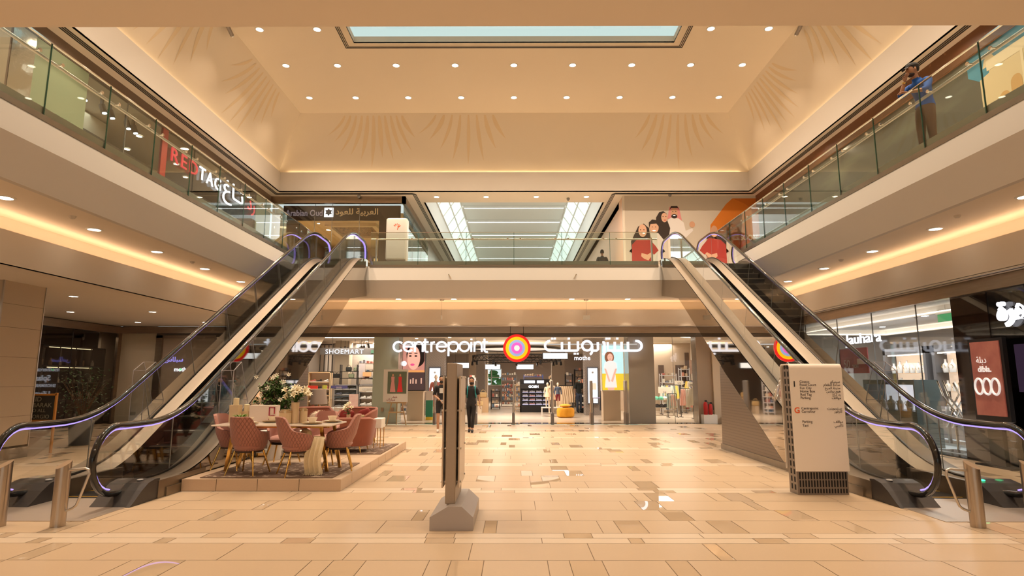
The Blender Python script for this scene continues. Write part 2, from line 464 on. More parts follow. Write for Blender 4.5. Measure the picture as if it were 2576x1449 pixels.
# ---- upper void: fascia, sloping coves, ceiling with skylight
mb = MB()
def ring2(mb, X0, Y0, z0, X1, Y1, z1, Yn0=4.3, Yn1=5.3):
    mb.add([(-X0, Yn0, z0), (-X0, Y0, z0), (-X1, Y1, z1), (-X1, Yn1, z1)], [(0, 1, 2, 3)])
    mb.add([(X0, Yn0, z0), (X0, Y0, z0), (X1, Y1, z1), (X1, Yn1, z1)], [(3, 2, 1, 0)])
    mb.add([(-X0, Y0, z0), (X0, Y0, z0), (X1, Y1, z1), (-X1, Y1, z1)], [(0, 1, 2, 3)])
ring2(mb, 9.23, 22.6, 8.9, 9.23, 22.6, 9.72)
ring2(mb, 9.23, 22.6, 9.72, 9.33, 22.7, 9.72)
ring2(mb, 9.45, 22.82, 9.55, 9.33, 22.7, 9.72)
struct('trim_3', mb, fascia_h)
slope_m = M('cove_slope_paint', (.86, .77, .64), .6)
mb = MB(); ring2(mb, 9.52, 22.9, 9.5, 8.2, 21.6, 11.73)
mb.add([(-9.52, 4.3, 9.5), (9.52, 4.3, 9.5), (8.2, 5.3, 11.73), (-8.2, 5.3, 11.73)], [(0, 1, 2, 3)])
struct('wall_upper_slopes', mb, slope_m)
mb = MB()
sk = (-5.1, 5.1, 8.2, 16.98)
Z = 11.73
for (x0, x1, y0, y1) in ((-8.2, sk[0], 5.3, 21.6), (sk[1], 8.2, 5.3, 21.6), (sk[0], sk[1], 5.3, sk[2]), (sk[0], sk[1], sk[3], 21.6)):
    mb.box(x0, x1, y0, y1, Z, Z + .05)
struct('ceiling_upper', mb, M('upper_ceiling_paint', (.86, .76, .62), .7))
mb = MB()
wx0, wx1, wy0, wy1 = sk[0] + .24, sk[1] - .24, sk[2] + .24, sk[3] - .2
for a, b in (((wx0, wy0), (wx1, wy0)), ((wx1, wy0), (wx1, wy1)), ((wx1, wy1), (wx0, wy1)), ((wx0, wy1), (wx0, wy0))):
    mb.add([(a[0], a[1], Z), (b[0], b[1], Z), (b[0], b[1], 11.95), (a[0], a[1], 11.95)], [(0, 1, 2, 3)])
mb.box(sk[0] + .0, wx0, sk[2] + .0, wy1, Z - .01, Z + .04); mb.box(wx1, sk[1] - .0, sk[2] + .0, wy1, Z - .01, Z + .04)
mb.box(sk[0] + .0, sk[1] - .0, wy1, sk[3], Z - .01, Z + .04); mb.box(sk[0] + .0, sk[1] - .0, sk[2] + .0, wy0, Z - .01, Z + .04)
struct('trim_4', mb, M('skylight_reveal_paint', (.80, .70, .56), .6))
mb = MB()
for k, (a, c) in enumerate(((0, 0), (.05, 0), (.10, 0))):
    x0, x1, y0, y1 = sk[0] - a + .02, sk[1] + a - .02, sk[2] - a, sk[3] + a - .02
    w = .025
    mb.box(x0, x0 + w, y0, y1, Z - .012, Z + .02); mb.box(x1 - w, x1, y0, y1, Z - .012, Z + .02); mb.box(x0, x1, y1 - w, y1, Z - .012, Z + .02); mb.box(x0, x1, y0, y0 + w, Z - .012, Z + .02)
struct('trim_12', mb, black)
mb = MB(); mb.box(wx0, wx1, wy0, wy1, 11.95, 11.97)
struct('window_1', mb, glass('skylight_glass', (.92, .98, .96), .05))
# cove light of the slopes
mb = MB()
for sx in (-1, 1): mb.box(sx * 9.36, sx * 9.40, 5, 22.6, 9.60, 9.63)
mb.box(-9.3, 9.3, 22.74, 22.78, 9.60, 9.63)
tag(mb.build('cove_light', cove_e), 'warm hidden light strip at the foot of the sloping upper walls', 'cove light')
for sx in (-1, 1): area((sx * 9.36, 14, 9.69), .04, 100, (1, .68, .36), (pi, 0, 0), sy=17)
area((0, 22.73, 9.69), 18, 105, (1, .68, .36), (pi, 0, 0), sy=.05)
# ceiling of the upper walkways at 8.9
mb = MB()
for sx in (-1, 1): mb.box(sx * 9.23, sx * 9.8, 4.3, 23.2, 8.9, 8.95)
mb.box(-9.23, 9.23, 22.6, 24.0, 8.9, 8.95)
for sx in (-1, 1): mb.box(sx * 3.7, sx * 4.45, 24.0, 62, 8.9, 8.95)
struct('ceiling_walkway', mb, paint_c)
mb = MB()
for k in range(3):
    d = k * .055
    for sx in (-1, 1): mb.box(sx * (9.36 + d), sx * (9.385 + d), 4.3, 22.73 + d, 8.885, 8.91)
    mb.box(-9.36 - d, -4.0 + d, 22.73 + d, 22.755 + d, 8.885, 8.91); mb.box(4.0 - d, 9.36 + d, 22.73 + d, 22.755 + d, 8.885, 8.91)
    for sx in (-1, 1): mb.box(sx * (4.0 - d), sx * (4.025 - d), 22.73 + d, 50, 8.885, 8.91)
struct('trim_13', mb, black)
# end wall of the void above the camera, hall behind the camera
mb = MB(); mb.box(-9.8, 9.8, 4.2, 4.3, 4.6, 9.5)
struct('wall_front_upper', mb, paint)
mb = MB(); mb.box(-16, -7, -12.6, -12.5, 0, 4.6); mb.box(7, 9.6, -12.6, -12.5, 0, 4.6); mb.box(-7, 7, -12.6, -12.5, 3.4, 4.6)
struct('wall_front', mb, paint)
mb = MB(); 
for x in (-7, -3.5, 0, 3.5, 7): mb.box(x - .04, x + .04, -12.58, -12.5, 0, 3.4)
mb.box(-7, 7, -12.58, -12.5, 2.4, 2.46)
struct('window_2', mb, black)

# ---- side walls, ground floor
mb = MB(); mb.box(-16, -15.9, -12.5, 13.4, 0, 3.65)
struct('wall_left', mb, paint)
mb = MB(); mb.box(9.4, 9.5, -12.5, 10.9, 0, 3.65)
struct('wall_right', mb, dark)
# left column of the ground floor, panelled with cream stone
def column(x0, x1, y0, y1, label):
    t = thing('column', label, 'column', ((x0 + x1) / 2, (y0 + y1) / 2, 0))
    mb = MB(); zs = [.26, .87, 1.48, 2.09, 2.70, 3.18, 3.65]
    for a, b in zip(zs[:-1], zs[1:]): mb.box(x0, x1, y0, y1, a + .006, b)
    mb.build('stone_cladding', M('column_stone', (.60, .49, .36), .45, noise=.05, nscale=40), t)
    mb = MB(); mb.box(x0 + .012, x1 - .012, y0 + .012, y1 - .012, 0, 3.65); mb.build('core', M('dark_joint', (.12, .09, .06), .8), t)
    mb = MB(); mb.box(x0 - .01, x1 + .01, y0 - .01, y1 + .01, 0, .22); mb.build('plinth', steel_h, t)
    mb = MB(); mb.box(x1 - .02, x1 + .012, y0 - .012, y0 + .02, .22, 3.65); mb.box(x1 - .01, x1 + .012, y1 - .01, y1 + .012, .22, 3.65)
    mb.build('corner_guard', steel, t)
column(-11.8, -10.42, 12.0, 13.1, 'cream stone clad square column at the far left of the hall')
# ================================================================ SHOPFRONTS (SHELL)
mb = MB()
mb.box(-15.3, 9.4, 22.93, 23.12, 3.38, 3.63)
mb.mat(1).box(-13.8, 9.4, 23.0, 23.14, 3.24, 3.38)
struct('trim_5', mb, [bronze, M('shadow_gap_metal', (.14, .12, .10), .4, .8)])
mb = MB()
mb.mat(0).box(9.28, 9.42, -12, 22.93, 3.36, 3.62); mb.mat(1).box(9.34, 9.40, -12, 22.9, 3.62, 3.66)
mb.mat(1).box(9.1, 9.14, -12, 22.6, 3.625, 3.64)
struct('trim_6', mb, [bronze, black])
mb = MB(); mb.box(9.36, 9.7, 10.9, 22.9, 0, .02)
struct('floor_threshold_right', mb, MATS['black_granite'])

def pane(name, x0, x1, y0, y1, z0, z1, m=shop_glass, joints=(), jm=None):
    """shop window: one glass sheet with slim joints"""
    t = MB(); t.box(x0, x1, y0, y1, z0, z1); o = struct(name, t, m)
    if joints:
        t = MB()
        for j in joints:
            if abs(x1 - x0) > abs(y1 - y0): t.box(j - .006, j + .006, y0 - .003, y1 + .003, z0, z1)
            else: t.box(x0 - .003, x1 + .003, j - .006, j + .006, z0, z1)
        tag(t.build('window_joint', jm or M('silicone_joint', (.25, .24, .22), .4), o))
    return o
pane('window_3', -11.5, -5.42, 23.05, 23.07, 0, 3.26, joints=(-10, -8.5, -7))
pane('window_4', 5.39, 6.98, 23.05, 23.07, 0, 3.26, joints=(6.1,))
pane('window_5', 8.42, 9.4, 23.05, 23.07, 0, 3.26)
pane('window_6', -4.42, 4.36, 23.05, 23.07, 3.05, 3.26, joints=(-1.5, 1.5))
def pillar(x0, x1, y0, y1, z1, m, label, name='pillar', z0=0):
    mb = MB(); mb.box(x0, x1, y0, y1, z0, z1); return tag(mb.build(name, m), label, 'pillar')
pillar(-5.40, -4.44, 23.05, 23.9, 3.3, M('sea_green_glass_panel', (.38, .44, .38), .06, spec=.8), 'sea green back painted glass pillar left of the shop entrance')
pillar(4.39, 5.37, 23.05, 23.9, 3.3, M('grey_glass_panel', (.33, .30, .26), .07, spec=.8), 'grey back painted glass pillar right of the shop entrance')
pillar(7.0, 7.56, 23.05, 23.7, 3.3, M('brown_stone_panel', (.36, .28, .21), .15), 'brown panelled pillar beside the fire extinguishers')
pillar(7.57, 8.40, 22.95, 23.6, 3.3, M('pale_stone_panel', (.66, .54, .40), .2), 'pale stone pillar between brown pillar and escalator')
for (x, mm) in ((-4.93, 'l'), (5.13, 'r')): pass
# left of the back wall: cream pier and dotted hoarding
pillar(-15.2, -13.85, 23.1, 24.3, 3.65, M('pier_paint', (.62, .54, .43), .6), 'tall cream wall pier at the corner beyond the column')
mb = MB(); mb.box(-15.26, -13.8, 24.0, 24.1, 0, 3.65)
struct('wall_back', mb, paint)
mb = MB(); mb.box(-13.8, -13.55, 22.98, 23.08, 0, 3.3); mb.box(-13.8, -11.5, 22.98, 23.08, 3.2, 3.3); struct('trim_7', mb, bronze)
hb = MB(); hb.box(-13.55, -11.5, 23.06, 23.1, 0, 3.2)
ho = tag(hb.build('dotted_hoarding', pattern('dotted_film', (.10, .08, .06), (.36, .30, .26), 'dots', 9, .35, .12, rot=(pi / 2, 0, pi / 4), width=.02)),
         'dotted grey brown window hoarding with lit brand names beside the cream pier', 'hoarding')
for s, sz, z, x in (('mothercare', .22, 1.93, -13.05), ('Splash', .30, 1.58, -12.75), ('SHOEMART', .17, 1.33, -12.98), ('Lifestyle', .26, 1.0, -12.8)):
    text(s, sz, (x, 23.05, z), sign_e, 'brand_lettering', ho, bold=.002 if s != 'Splash' else .006)
text(ar('سبلاش'.replace('ش', 'س')), .25, (-13.45, 23.05, 2.3), emi('lit_violet', (.35, .3, .9), 1.5), 'arabic_lettering', ho)
mb = MB(); mb.ell((-12.80, 23.045, 1.99), (.045, .008, .045), 12, 6); mb.build('green_dot', emi('green_dot', (.1, .8, .2), 2.5), ho)

# ---- dark shop on the far left (X=-15.25 plane)
mb = MB(); mb.box(-15.3, -15.2, 13.4, 23.1, 3.36, 3.62); mb.box(-15.3, -15.2, 22.9, 23.1, 0, 3.36)
struct('trim_8', mb, bronze)
pane('window_7', -15.27, -15.25, 13.4, 22.9, 0, 3.36, smoked, (16.2, 18.3, 20.6), black)
mb = MB(); mb.box(-19, -18.9, 13.2, 24, 0, 3.6); mb.box(-19, -15.3, 24, 24.1, 0, 3.6); mb.box(-19, -15.3, 13.2, 13.3, 0, 3.6); mb.box(-19, -15.3, 13.2, 24.1, 3.6, 3.65); mb.box(-19, -15.4, 13.2, 24.1, -.05, 0)
struct('wall_left_shop', mb, M('near_black_wall', (.018, .015, .014), .5))
area((-15.8, 21.2, 3.3), .4, 60, (1, .8, .55), (0, 0, 0), sy=3)
# display shelving with perfume bottles
t = thing('display_shelving', 'black open display shelving with lit ledges in the dark perfume shop window', 'shelving', (-15.7, 21.2, 0))
mb = MB()
for y in (19.6, 20.35, 21.1, 21.85, 22.6): mb.box(-15.95, -15.45, y - .02, y + .02, .9, 2.75)
mb.build('upright', dark, t)
mb = MB()
for z in (.9, 1.5, 2.08, 2.75): mb.box(-15.95, -15.45, 19.6, 22.6, z - .02, z + .02)
mb.build('shelf', dark, t)
mb = MB()
for z in (2.72, 2.05): mb.box(-15.5, -15.46, 19.9, 21.9, z - .03, z - .015)
mb.build('shelf_light', emi('shelf_light', (1, .75, .4), 4), t)
mb = MB(); mb.box(-16.0, -15.96, 20.3, 21.2, .9, 2.7); mb.build('pale_back_panel', M('grey_back', (.2, .22, .22), .5), t)
mb = MB(); mb.box(-15.98, -15.42, 19.4, 22.8, 0, .88)
tag(mb.build('display_plinth', dark), 'long near black plinth under the perfume shop shelving', 'plinth')
bcols = [(.5, .42, .3), (.35, .22, .12), (.6, .55, .45), (.15, .1, .08)]
for zi, z in enumerate((.92, 1.52, 2.10)):
    for k in range(7):
        y = 19.85 + k * .4 + R.uniform(-.05, .05); h = R.uniform(.15, .34)
        mb = MB(); r0 = R.uniform(.035, .06); mb.lathe([(r0, 0), (r0, h * .65), (r0 * .4, h * .75), (r0 * .4, h * .85), (r0 * .55, h * .86), (r0 * .5, h)], (-15.68, y, z + .0), 10)
        tag(mb.build('perfume_bottle', M('bottle_%d' % (k % 4), bcols[k % 4], .2), None, True),
            'small bottle on the %s shelf of the dark shop window' % ('bottom', 'middle', 'top')[zi], 'bottle', 'bottles on the %s shelf of the dark shop' % ('bottom', 'middle', 'top')[zi])
mb = MB(); mb.box(-15.5, -15.45, 17.05, 17.95, 1.1, 1.75)
tag(mb.build('display_screen', emi('screen_pinkblue', (.55, .25, .8), .9)), 'small bright screen with pink and blue picture in the dark shop', 'screen')
mb = MB(); mb.box(-15.5, -15.45, 17.05, 18.0, 1.9, 2.45)
tag(mb.build('display_screen', M('screen_green', (.05, .12, .06), .4, emit=(.12, .32, .2), es=.7, noise=.5, nscale=9)), 'small green landscape screen above the pink one in the dark shop', 'screen')
# chalkboard
t = thing('chalkboard_stand', 'wood framed chalkboard with greeting lettering leaning beside the column', 'sign board', (-10.75, 13.75, 0))
mb = MB(); mb.box(-11.25, -10.42, 13.74, 13.76, .72, 1.28); mb.build('board', M('chalkboard', (.03, .032, .03), .7), t)
mb = MB()
mb.box(-11.28, -10.39, 13.72, 13.77, 1.27, 1.31); mb.box(-11.28, -10.39, 13.72, 13.77, .69, .73); mb.box(-10.42, -10.385, 13.72, 13.77, 0, 1.33); mb.box(-11.28, -11.245, 13.72, 13.77, 0, 1.33)
mb.build('frame', M('orange_wood', (.55, .25, .05), .5), t)
ch = M('chalk', (.30, .31, .26), .9)
for s, z, x, sz in (('EID', 1.14, -10.95, .15), ('MUBARAK', 1.01, -11.13, .14), ('TO ALL', .90, -10.98, .11), ('GIORGIO', .76, -11.02, .12)):
    text(s, sz, (x, 13.735, z), ch, 'chalk_lettering', t, depth=.004)

# ---- right hand jewellery shop (X=9.4 plane)
pane('window_8', 9.42, 9.44, 12.85, 22.9, 0, 3.36, shop_glass, (13.95, 15.7, 17.4, 19.3, 21.2))
pane('window_9', 9.42, 9.44, 4, 11.8, 0, 3.36, smoked, (10.6,), black)
def jbox(mb, x0, x1, y0, y1, z0, z1): mb.box(x0, x1, y0, y1, z0, z1)
mb = MB(); mb.box(14.4, 14.5, 4, 24, 0, 3.6); mb.box(9.5, 14.4, 23.1, 23.2, 0, 3.6)
struct('wall_right_shop', mb, M('grey_beige_wall', (.42, .38, .34), .6))
mb = MB(); mb.box(9.45, 14.4, 12.8, 23.1, 3.40, 3.44); mb.box(9.45, 14.4, 4, 12.8, 3.40, 3.44)
struct('ceiling_right_shop', mb, white_p)
mb = MB(); mb.box(9.44, 14.4, 4, 23.1, -.05, .0)
struct('floor_right_shop', mb, M('white_shop_floor', (.72, .76, .77), .15))
mb = MB()
mb.box(10.3, 10.36, 13.5, 22, 3.22, 3.40); mb.box(13.7, 13.76, 13.5, 22, 3.22, 3.40); mb.box(10.3, 13.76, 22, 22.06, 3.22, 3.40)
struct('trim_9', mb, white_p)
mb = MB(); mb.box(10.2, 10.28, 13.5, 22.1, 3.24, 3.26); mb.box(13.5, 13.68, 13.5, 22, 3.24, 3.26); mb.box(10.4, 13.7, 21.9, 21.96, 3.24, 3.27)
tag(mb.build('cove_light', emi('pale_cove', (1, .85, .7), 3)), 'pale light line in the jewellery shop ceiling', 'cove light')
mb = MB(); mb.box(9.41, 10.1, 11.82, 12.80, 0, 3.36)
tag(mb.build('dark_pillar', M('gloss_black_brown', (.022, .014, .011), .04, spec=.8)), 'tall glossy black brown pillar between the two right shopfronts', 'pillar')
mb = MB(); mb.box(10.1, 14.4, 11.9, 12.0, 0, 3.4); mb.box(13.0, 13.05, 4, 11.9, 0, 3.4)
struct('wall_right_inner', mb, dark)
# lit sign
t = thing('shop_sign', 'white lit latin lettering of the jewellery shop behind its glass', 'sign', (9.6, 17.4, 2.7))
text('Jauhara', .40, (9.62, 17.35, 2.62), sign_e, 'lettering', t, xd=(0, -1, 0), depth=.03, width=1.7)
t = thing('shop_sign', 'white lit arabic lettering at the right edge beyond the black pillar', 'sign', (9.6, 11, 2.75))
text(ar('جوهرة'), .5, (9.38, 11.5, 2.76), sign_e, 'arabic_lettering', t, xd=(0, -1, 0), depth=.06, bold=.02, align='LEFT')
# wall cabinets with jewellery busts
bust_m = M('bust_velvet', (.80, .74, .66), .7)
def bust(loc, s=1., rz=0, necklace=True):
    t = thing('jewellery_bust', 'cream necklace bust', 'bust', loc, rz)
    mb = MB()
    mb.lathe([(.075, 0), (.085, .03), (.10, .12), (.085, .17), (.035, .21), (.030, .27), (.038, .28)], n=12)
    mb.v = [(x * 1., y * .55, z) for x, y, z in mb.v]
    mb.build('torso', bust_m, t, True, world=False)
    mb = MB(); mb.tube([(.07 * sin(a), -.052 - .01 * cos(a), .13 + .05 * cos(a)) for a in [i * pi / 6 - pi for i in range(13)]], .005, 5, True)
    mb.build('necklace', gold, t, False, world=False)
    return t
proto_b = bust((0, 0, -20)); used = [False]
def put_bust(x, y, z, rz, s, label, group):
    if not used[0]:
        b = proto_b; used[0] = True; b.location = (x, y, z); b.rotation_euler = (0, 0, rz); b['label'] = label; b.scale = (s, s, s)
        KIDS[b.name] = [(c, []) for c in kids(b)]
    else: b = dup(proto_b, (x, y, z), rz, label, s)
    b['group'] = group; return b
def wall_cabinet(y0, y1, x, label, nb):
    t = thing('display_cabinet', label, 'cabinet', (x, (y0 + y1) / 2, 0))
    mb = MB(); mb.box(x, x + .4, y0 - .12, y0, 0, 2.6); mb.box(x, x + .4, y1, y1 + .12, 0, 2.6); mb.box(x, x + .4, y0 - .12, y1 + .12, 2.4, 2.6); mb.box(x, x + .4, y0, y1, 0, .75)
    mb.build('carcass', M('grey_cabinet', (.13, .12, .115), .35), t)
    mb = MB(); mb.box(x + .36, x + .39, y0, y1, .75, 2.4); mb.build('lit_back', M('lit_back', (.75, .62, .5), .6, emit=(1, .72, .52), es=.75), t)
    for i, z in enumerate((.78, 1.30, 1.82)):
        mb = MB(); mb.box(x + .02, x + .36, y0, y1, z - .02, z); mb.build('shelf', glass('shelf_glass', (.9, .9, .85), .2) if i else M('pale_shelf', (.7, .6, .5), .4), t)
        for k in range(nb):
            y = y0 + (k + .5) * (y1 - y0) / nb
            put_bust(x + .18, y + R.uniform(-.03, .03), z, pi / 2 + R.uniform(-.3, .3) + pi, R.uniform(.95, 1.45), 'cream bust, %s shelf of %s' % (('lowest', 'middle', 'top')[i], label.split(',')[0]), 'busts on the %s shelf, %s' % (('lowest', 'middle', 'top')[i], label.split(',')[0]))
    mb = MB(); mb.box(x + .05, x + .09, y0 + .05, y1 - .05, 2.36, 2.39); mb.build('strip_light', emi('cab_strip', (1, .85, .7), 6), t)
wall_cabinet(13.2, 14.7, 12.1, 'the lit cabinet nearest the black pillar', 5)
wall_cabinet(15.2, 17.3, 12.1, 'the middle lit jewellery cabinet', 7)
wall_cabinet(17.8, 19.6, 12.1, 'the far lit cabinet behind the red sign', 6)
# low display windows and counters
def showcase(x0, x1, y0, y1, z0, z1, label, nb, lit=True):
    t = thing('showcase', label, 'showcase', ((x0 + x1) / 2, (y0 + y1) / 2, 0))
    mb = MB(); mb.box(x0, x1, y0, y1, 0, z0); mb.box(x0, x1, y0, y1, z1, z1 + .12); mb.box(x0, x1, y0, y0 + .05, z0, z1); mb.box(x0, x1, y1 - .05, y1, z0, z1)
    mb.build('case', M('teal_grey_case', (.13, .16, .15), .3), t)
    mb = MB(); mb.box(x1 - .04, x1 - .01, y0 + .05, y1 - .05, z0, z1); mb.build('lit_back', M('showcase_back', (.8, .78, .8), .6, emit=(.95, .9, 1), es=.9), t)
    mb = MB(); mb.box(x0 + .01, x0 + .02, y0 + .05, y1 - .05, z0, z1); mb.build('pane', glass('case_glass', (.95, .97, .97), .06), t)
    for k in range(nb):
        y = y0 + .15 + (k + .5) * (y1 - y0 - .3) / nb
        put_bust((x0 + x1) / 2, y, z0, pi / 2 + pi + R.uniform(-.2, .2), 1.25, 'white bust inside %s' % label, 'busts in ' + label)
showcase(9.75, 10.35, 14.75, 16.9, .85, 1.5, 'the low teal grey showcase behind the escalator', 5)
showcase(9.75, 10.35, 10.0, 11.6, .5, 1.35, 'the white lit showcase at the right picture edge', 3)
t = thing('glass_counter', 'glass topped jewellery counter in front of the wall cabinets', 'counter', (11.3, 14.9, 0))
mb = MB(); mb.box(10.9, 11.5, 13.4, 16.4, .55, .6); mb.box(10.9, 11.5, 13.4, 16.4, .0, .05)
for y in (13.45, 14.4, 15.4, 16.35): mb.box(10.92, 10.98, y - .03, y + .03, 0, .95)
mb.build('frame', steel, t)
mb = MB(); mb.box(10.9, 11.5, 13.4, 16.4, .6, .62); mb.box(10.9, 11.5, 13.4, 16.4, .95, .96); mb.box(10.9, 10.91, 13.4, 16.4, .6, .95); mb.build('glass_top', glass('case_glass'), t)
mb = MB()
for k in range(26): mb.ell((11.1 + R.uniform(-.1, .2), 13.6 + k * .105, .65), (.05, .035, .03), 8, 5)
tag(mb.build('tray_goods', M('tray_white', (.85, .8, .78), .3), t), kind='stuff')
# metal zigzag stand
t = thing('zigzag_rack', 'silver zigzag metal stand just inside the jewellery shop glass', 'stand', (10.0, 13.9, 0))
for k, dy in enumerate((0, .18)):
    mb = MB(); mb.tube([(10.0, 14.15 - dy, .55), (10.0, 13.85 - dy, .95), (10.0, 14.15 - dy, 1.25), (10.0, 14.3 - dy, 1.6)][::-1], .022, 8)
    mb.tube([(10.12, 13.8 - dy, .6), (10.12, 14.1 - dy, .95), (10.12, 13.8 - dy, 1.3), (10.12, 13.95 - dy, 1.55)], .022, 8)
    mb.build('zigzag_bar', chrome, t)
mb = MB(); mb.box(9.85, 10.25, 13.5, 14.3, 0, .03); mb.cyl((10.05, 13.9, .03), (10.05, 13.9, .6), .03); mb.build('base', chrome, t)
# red sale sign
t = thing('sale_sign', 'dark red hanging sale sign reading fifty percent off', 'sign', (9.7, 18.6, 1.9))
mb = MB(); mb.box(9.62, 9.64, 16.35, 17.75, 1.80, 2.50); mb.build('board', M('dark_red_card', (.28, .03, .035), .5), t)
text('50', .34, (9.61, 17.55, 1.95), M('faded_white', (.6, .5, .48), .6), 'figures', t, xd=(0, -1, 0), depth=.004)
text('%OFF', .13, (9.61, 17.1, 1.95), MATS['faded_white'], 'small_lettering', t, xd=(0, -1, 0), depth=.004)
mb = MB(); mb.box(9.605, 9.612, 16.45, 16.85, 2.05, 2.2); mb.build('white_scribble', MATS['faded_white'], t)
# dibla standing display
t = thing('poster_display', 'black framed standing display with rose coloured jewellery poster', 'poster stand', (9.3, 11.6, 0))
mb = MB(); mb.box(9.12, 9.2, 11.2, 12.05, .86, 2.42); mb.box(9.12, 9.2, 11.45, 11.8, .02, .86); mb.box(9.0, 9.32, 11.2, 12.05, 0, .03); mb.build('frame', black, t)
mb = MB(); mb.box(9.1, 9.121, 11.27, 11.98, .95, 2.36)
mb.build('poster', M('rose_poster', (.20, .04, .035), .3, emit=(.5, .13, .10), es=.16, noise=.6, nscale=3.5, col2=(.50, .22, .16)), t)
text(ar('دبلة'), .17, (9.095, 11.85, 1.95), M('poster_white', (.9, .88, .85), .5, emit=(1, 1, 1), es=.5), 'arabic_lettering', t, xd=(0, -1, 0), depth=.004)
text('dibla.', .16, (9.095, 11.83, 1.78), MATS['poster_white'], 'lettering', t, xd=(0, -1, 0), depth=.004, bold=.004)
mb = MB()
for k in range(3): mb.tube([(9.09, 11.84 - k * .2 + .10 * cos(a), 1.5 + .15 * sin(a)) for a in [i * pi / 10 for i in range(20)]], .022, 6, True)
mb.build('printed_bangles', MATS['poster_white'], t)
# screen with face behind it
def portrait(parent, org, w, h, xd, skin, hair, lip, bg, shift=0):
    """stylised printed face made of flat layers, w x h metres, org is the lower left corner"""
    X = Vector(xd); N = X.cross(Vector((0, 0, 1))); O = Vector(org)
    def disc(cx, cz, rx, rz, m, name, layer, a0=0, a1=360, n=24):
        pts = []
        for i in range(n):
            a = radians(a0 + (a1 - a0) * i / n)
            u = min(max(cx + rx * cos(a), 0), 1) * w; v = min(max(cz + rz * sin(a), 0), 1) * h
            pts.append(tuple(O + X * u + Vector((0, 0, v)) + N * (.002 * layer)))
        q = MB(); q.poly(pts); return q.build(name, m, parent)
    disc(.62 + shift, .62, .46, .50, hair, 'printed_hair', 1)
    disc(.50 + shift, .48, .30, .46, skin, 'printed_face', 2)
    disc(.45 + shift, .22, .10, .045, lip, 'printed_lips', 3)
    for dx in (-.13, .13): disc(.47 + shift + dx, .55, .065, .03, hair, 'printed_eye', 3); disc(.47 + shift + dx, .655, .09, .018, hair, 'printed_brow', 3)
t = thing('advert_screen', 'dark screen showing a face with curly hair at the right edge', 'screen', (9.7, 10.9, 1.3))
mb = MB(); mb.box(9.62, 9.66, 10.1, 11.55, 1.4, 2.3); mb.build('panel', M('screen_dark_blue', (.03, .02, .03), .2, emit=(.10, .06, .12), es=.6), t)
portrait(t, (9.615, 11.2, 1.45), .9, .85, (0, -1, 0), M('print_skin_glow', (.3, .15, .1), .4, emit=(.7, .32, .25), es=.8), M('print_hair', (.02, .008, .006), .5), M('print_lip', (.35, .05, .08), .4, emit=(.6, .05, .15), es=.6), None)
# dome cameras, exit sign
for k, (x, y) in enumerate(((11.2, 16.6), (11.6, 15.2), (12.4, 14.4), (11.0, 19.0))):
    mb = MB(); mb.lathe([(.07, 0), (.07, -.03), (.05, -.07), (.02, -.09)][::-1], (x, y, 3.40), 12)
    tag(mb.build('dome_camera', M('dome_grey', (.25, .24, .24), .3), None, True), 'small dome camera on the jewellery shop ceiling, %s from the black pillar' % ORD[(3, 1, 0, 2)[k] if 0 else k], 'camera', 'dome cameras in the jewellery shop')
t = thing('exit_sign', 'green exit sign under the jewellery shop ceiling', 'exit sign', (10.3, 14.2, 3.0))
mb = MB(); mb.box(10.28, 10.30, 13.95, 14.45, 3.0, 3.18); mb.build('sign_panel', emi('exit_green', (.12, .6, .22), .6), t)
mb = MB(); mb.box(10.25, 10.33, 13.93, 14.47, 3.18, 3.27); mb.cyl((10.29, 14.2, 3.27), (10.29, 14.2, 3.4), .01); mb.build('housing', white_p, t)
for k, (x, y) in enumerate([(11, 13.2), (12.2, 13.2), (11.2, 14.6), (12.6, 15.4), (11.6, 16.8), (12.9, 17.6), (11.4, 19.2), (12.6, 20.4)]):
    mb = MB(); mb.lathe([(.07, -.012), (.09, -.008), (.09, 0)], (x, y, 3.40), 16); tag(mb.build('downlight', lamp_w), 'small white downlight in the jewellery shop ceiling', 'downlight', 'downlights in the jewellery shop ceiling')
area((11.2, 14.6, 3.35), 1.6, 150, (.95, .96, 1), (0, 0, 0), sy=3); area((11.4, 19, 3.35), 1.6, 130, (.95, .96, 1), (0, 0, 0), sy=3.5)
# ================================================================ ESCALATORS
K = .577; NY = 9.46
def pathz(hb, hi, ht, y):
    ya = NY + (hb - hi) / K; yb = NY + (5.4 + ht - hi) / K; L = .75
    def z(q):
        if q < ya: return hb
        if q > yb: return 5.4 + ht
        return K * (q - NY) + hi
    for c in (ya, yb):
        if abs(y - c) < L:
            t = (y - c + L) / (2 * L); z0, z1, zc = z(c - L), z(c + L), z(c)
            return z0 * (1 - t) ** 2 + 2 * zc * t * (1 - t) + z1 * t * t
    return z(y)
def ys(a, b, n): return [a + (b - a) * i / n for i in range(n + 1)]
HAND = (1.03, 1.0, 1.03); DECK = (.24, .08, .24); NOSE = (0, -.25, 0)
def incl(y):
    return max(0., min(1., (y - 9.6) / 1.2)) * max(0., min(1., (19.4 - y) / 1.2))
steel_i = M('brushed_inner_deck', (.22, .185, .145), .42, .8, noise=.35, nscale=5, stretch=(60, 1, 1))
skirt_m = M('dark_skirt_steel', (.10, .085, .07), .25, .9)
tread_m = M('black_step_metal', (.018, .016, .015), .45, .5)
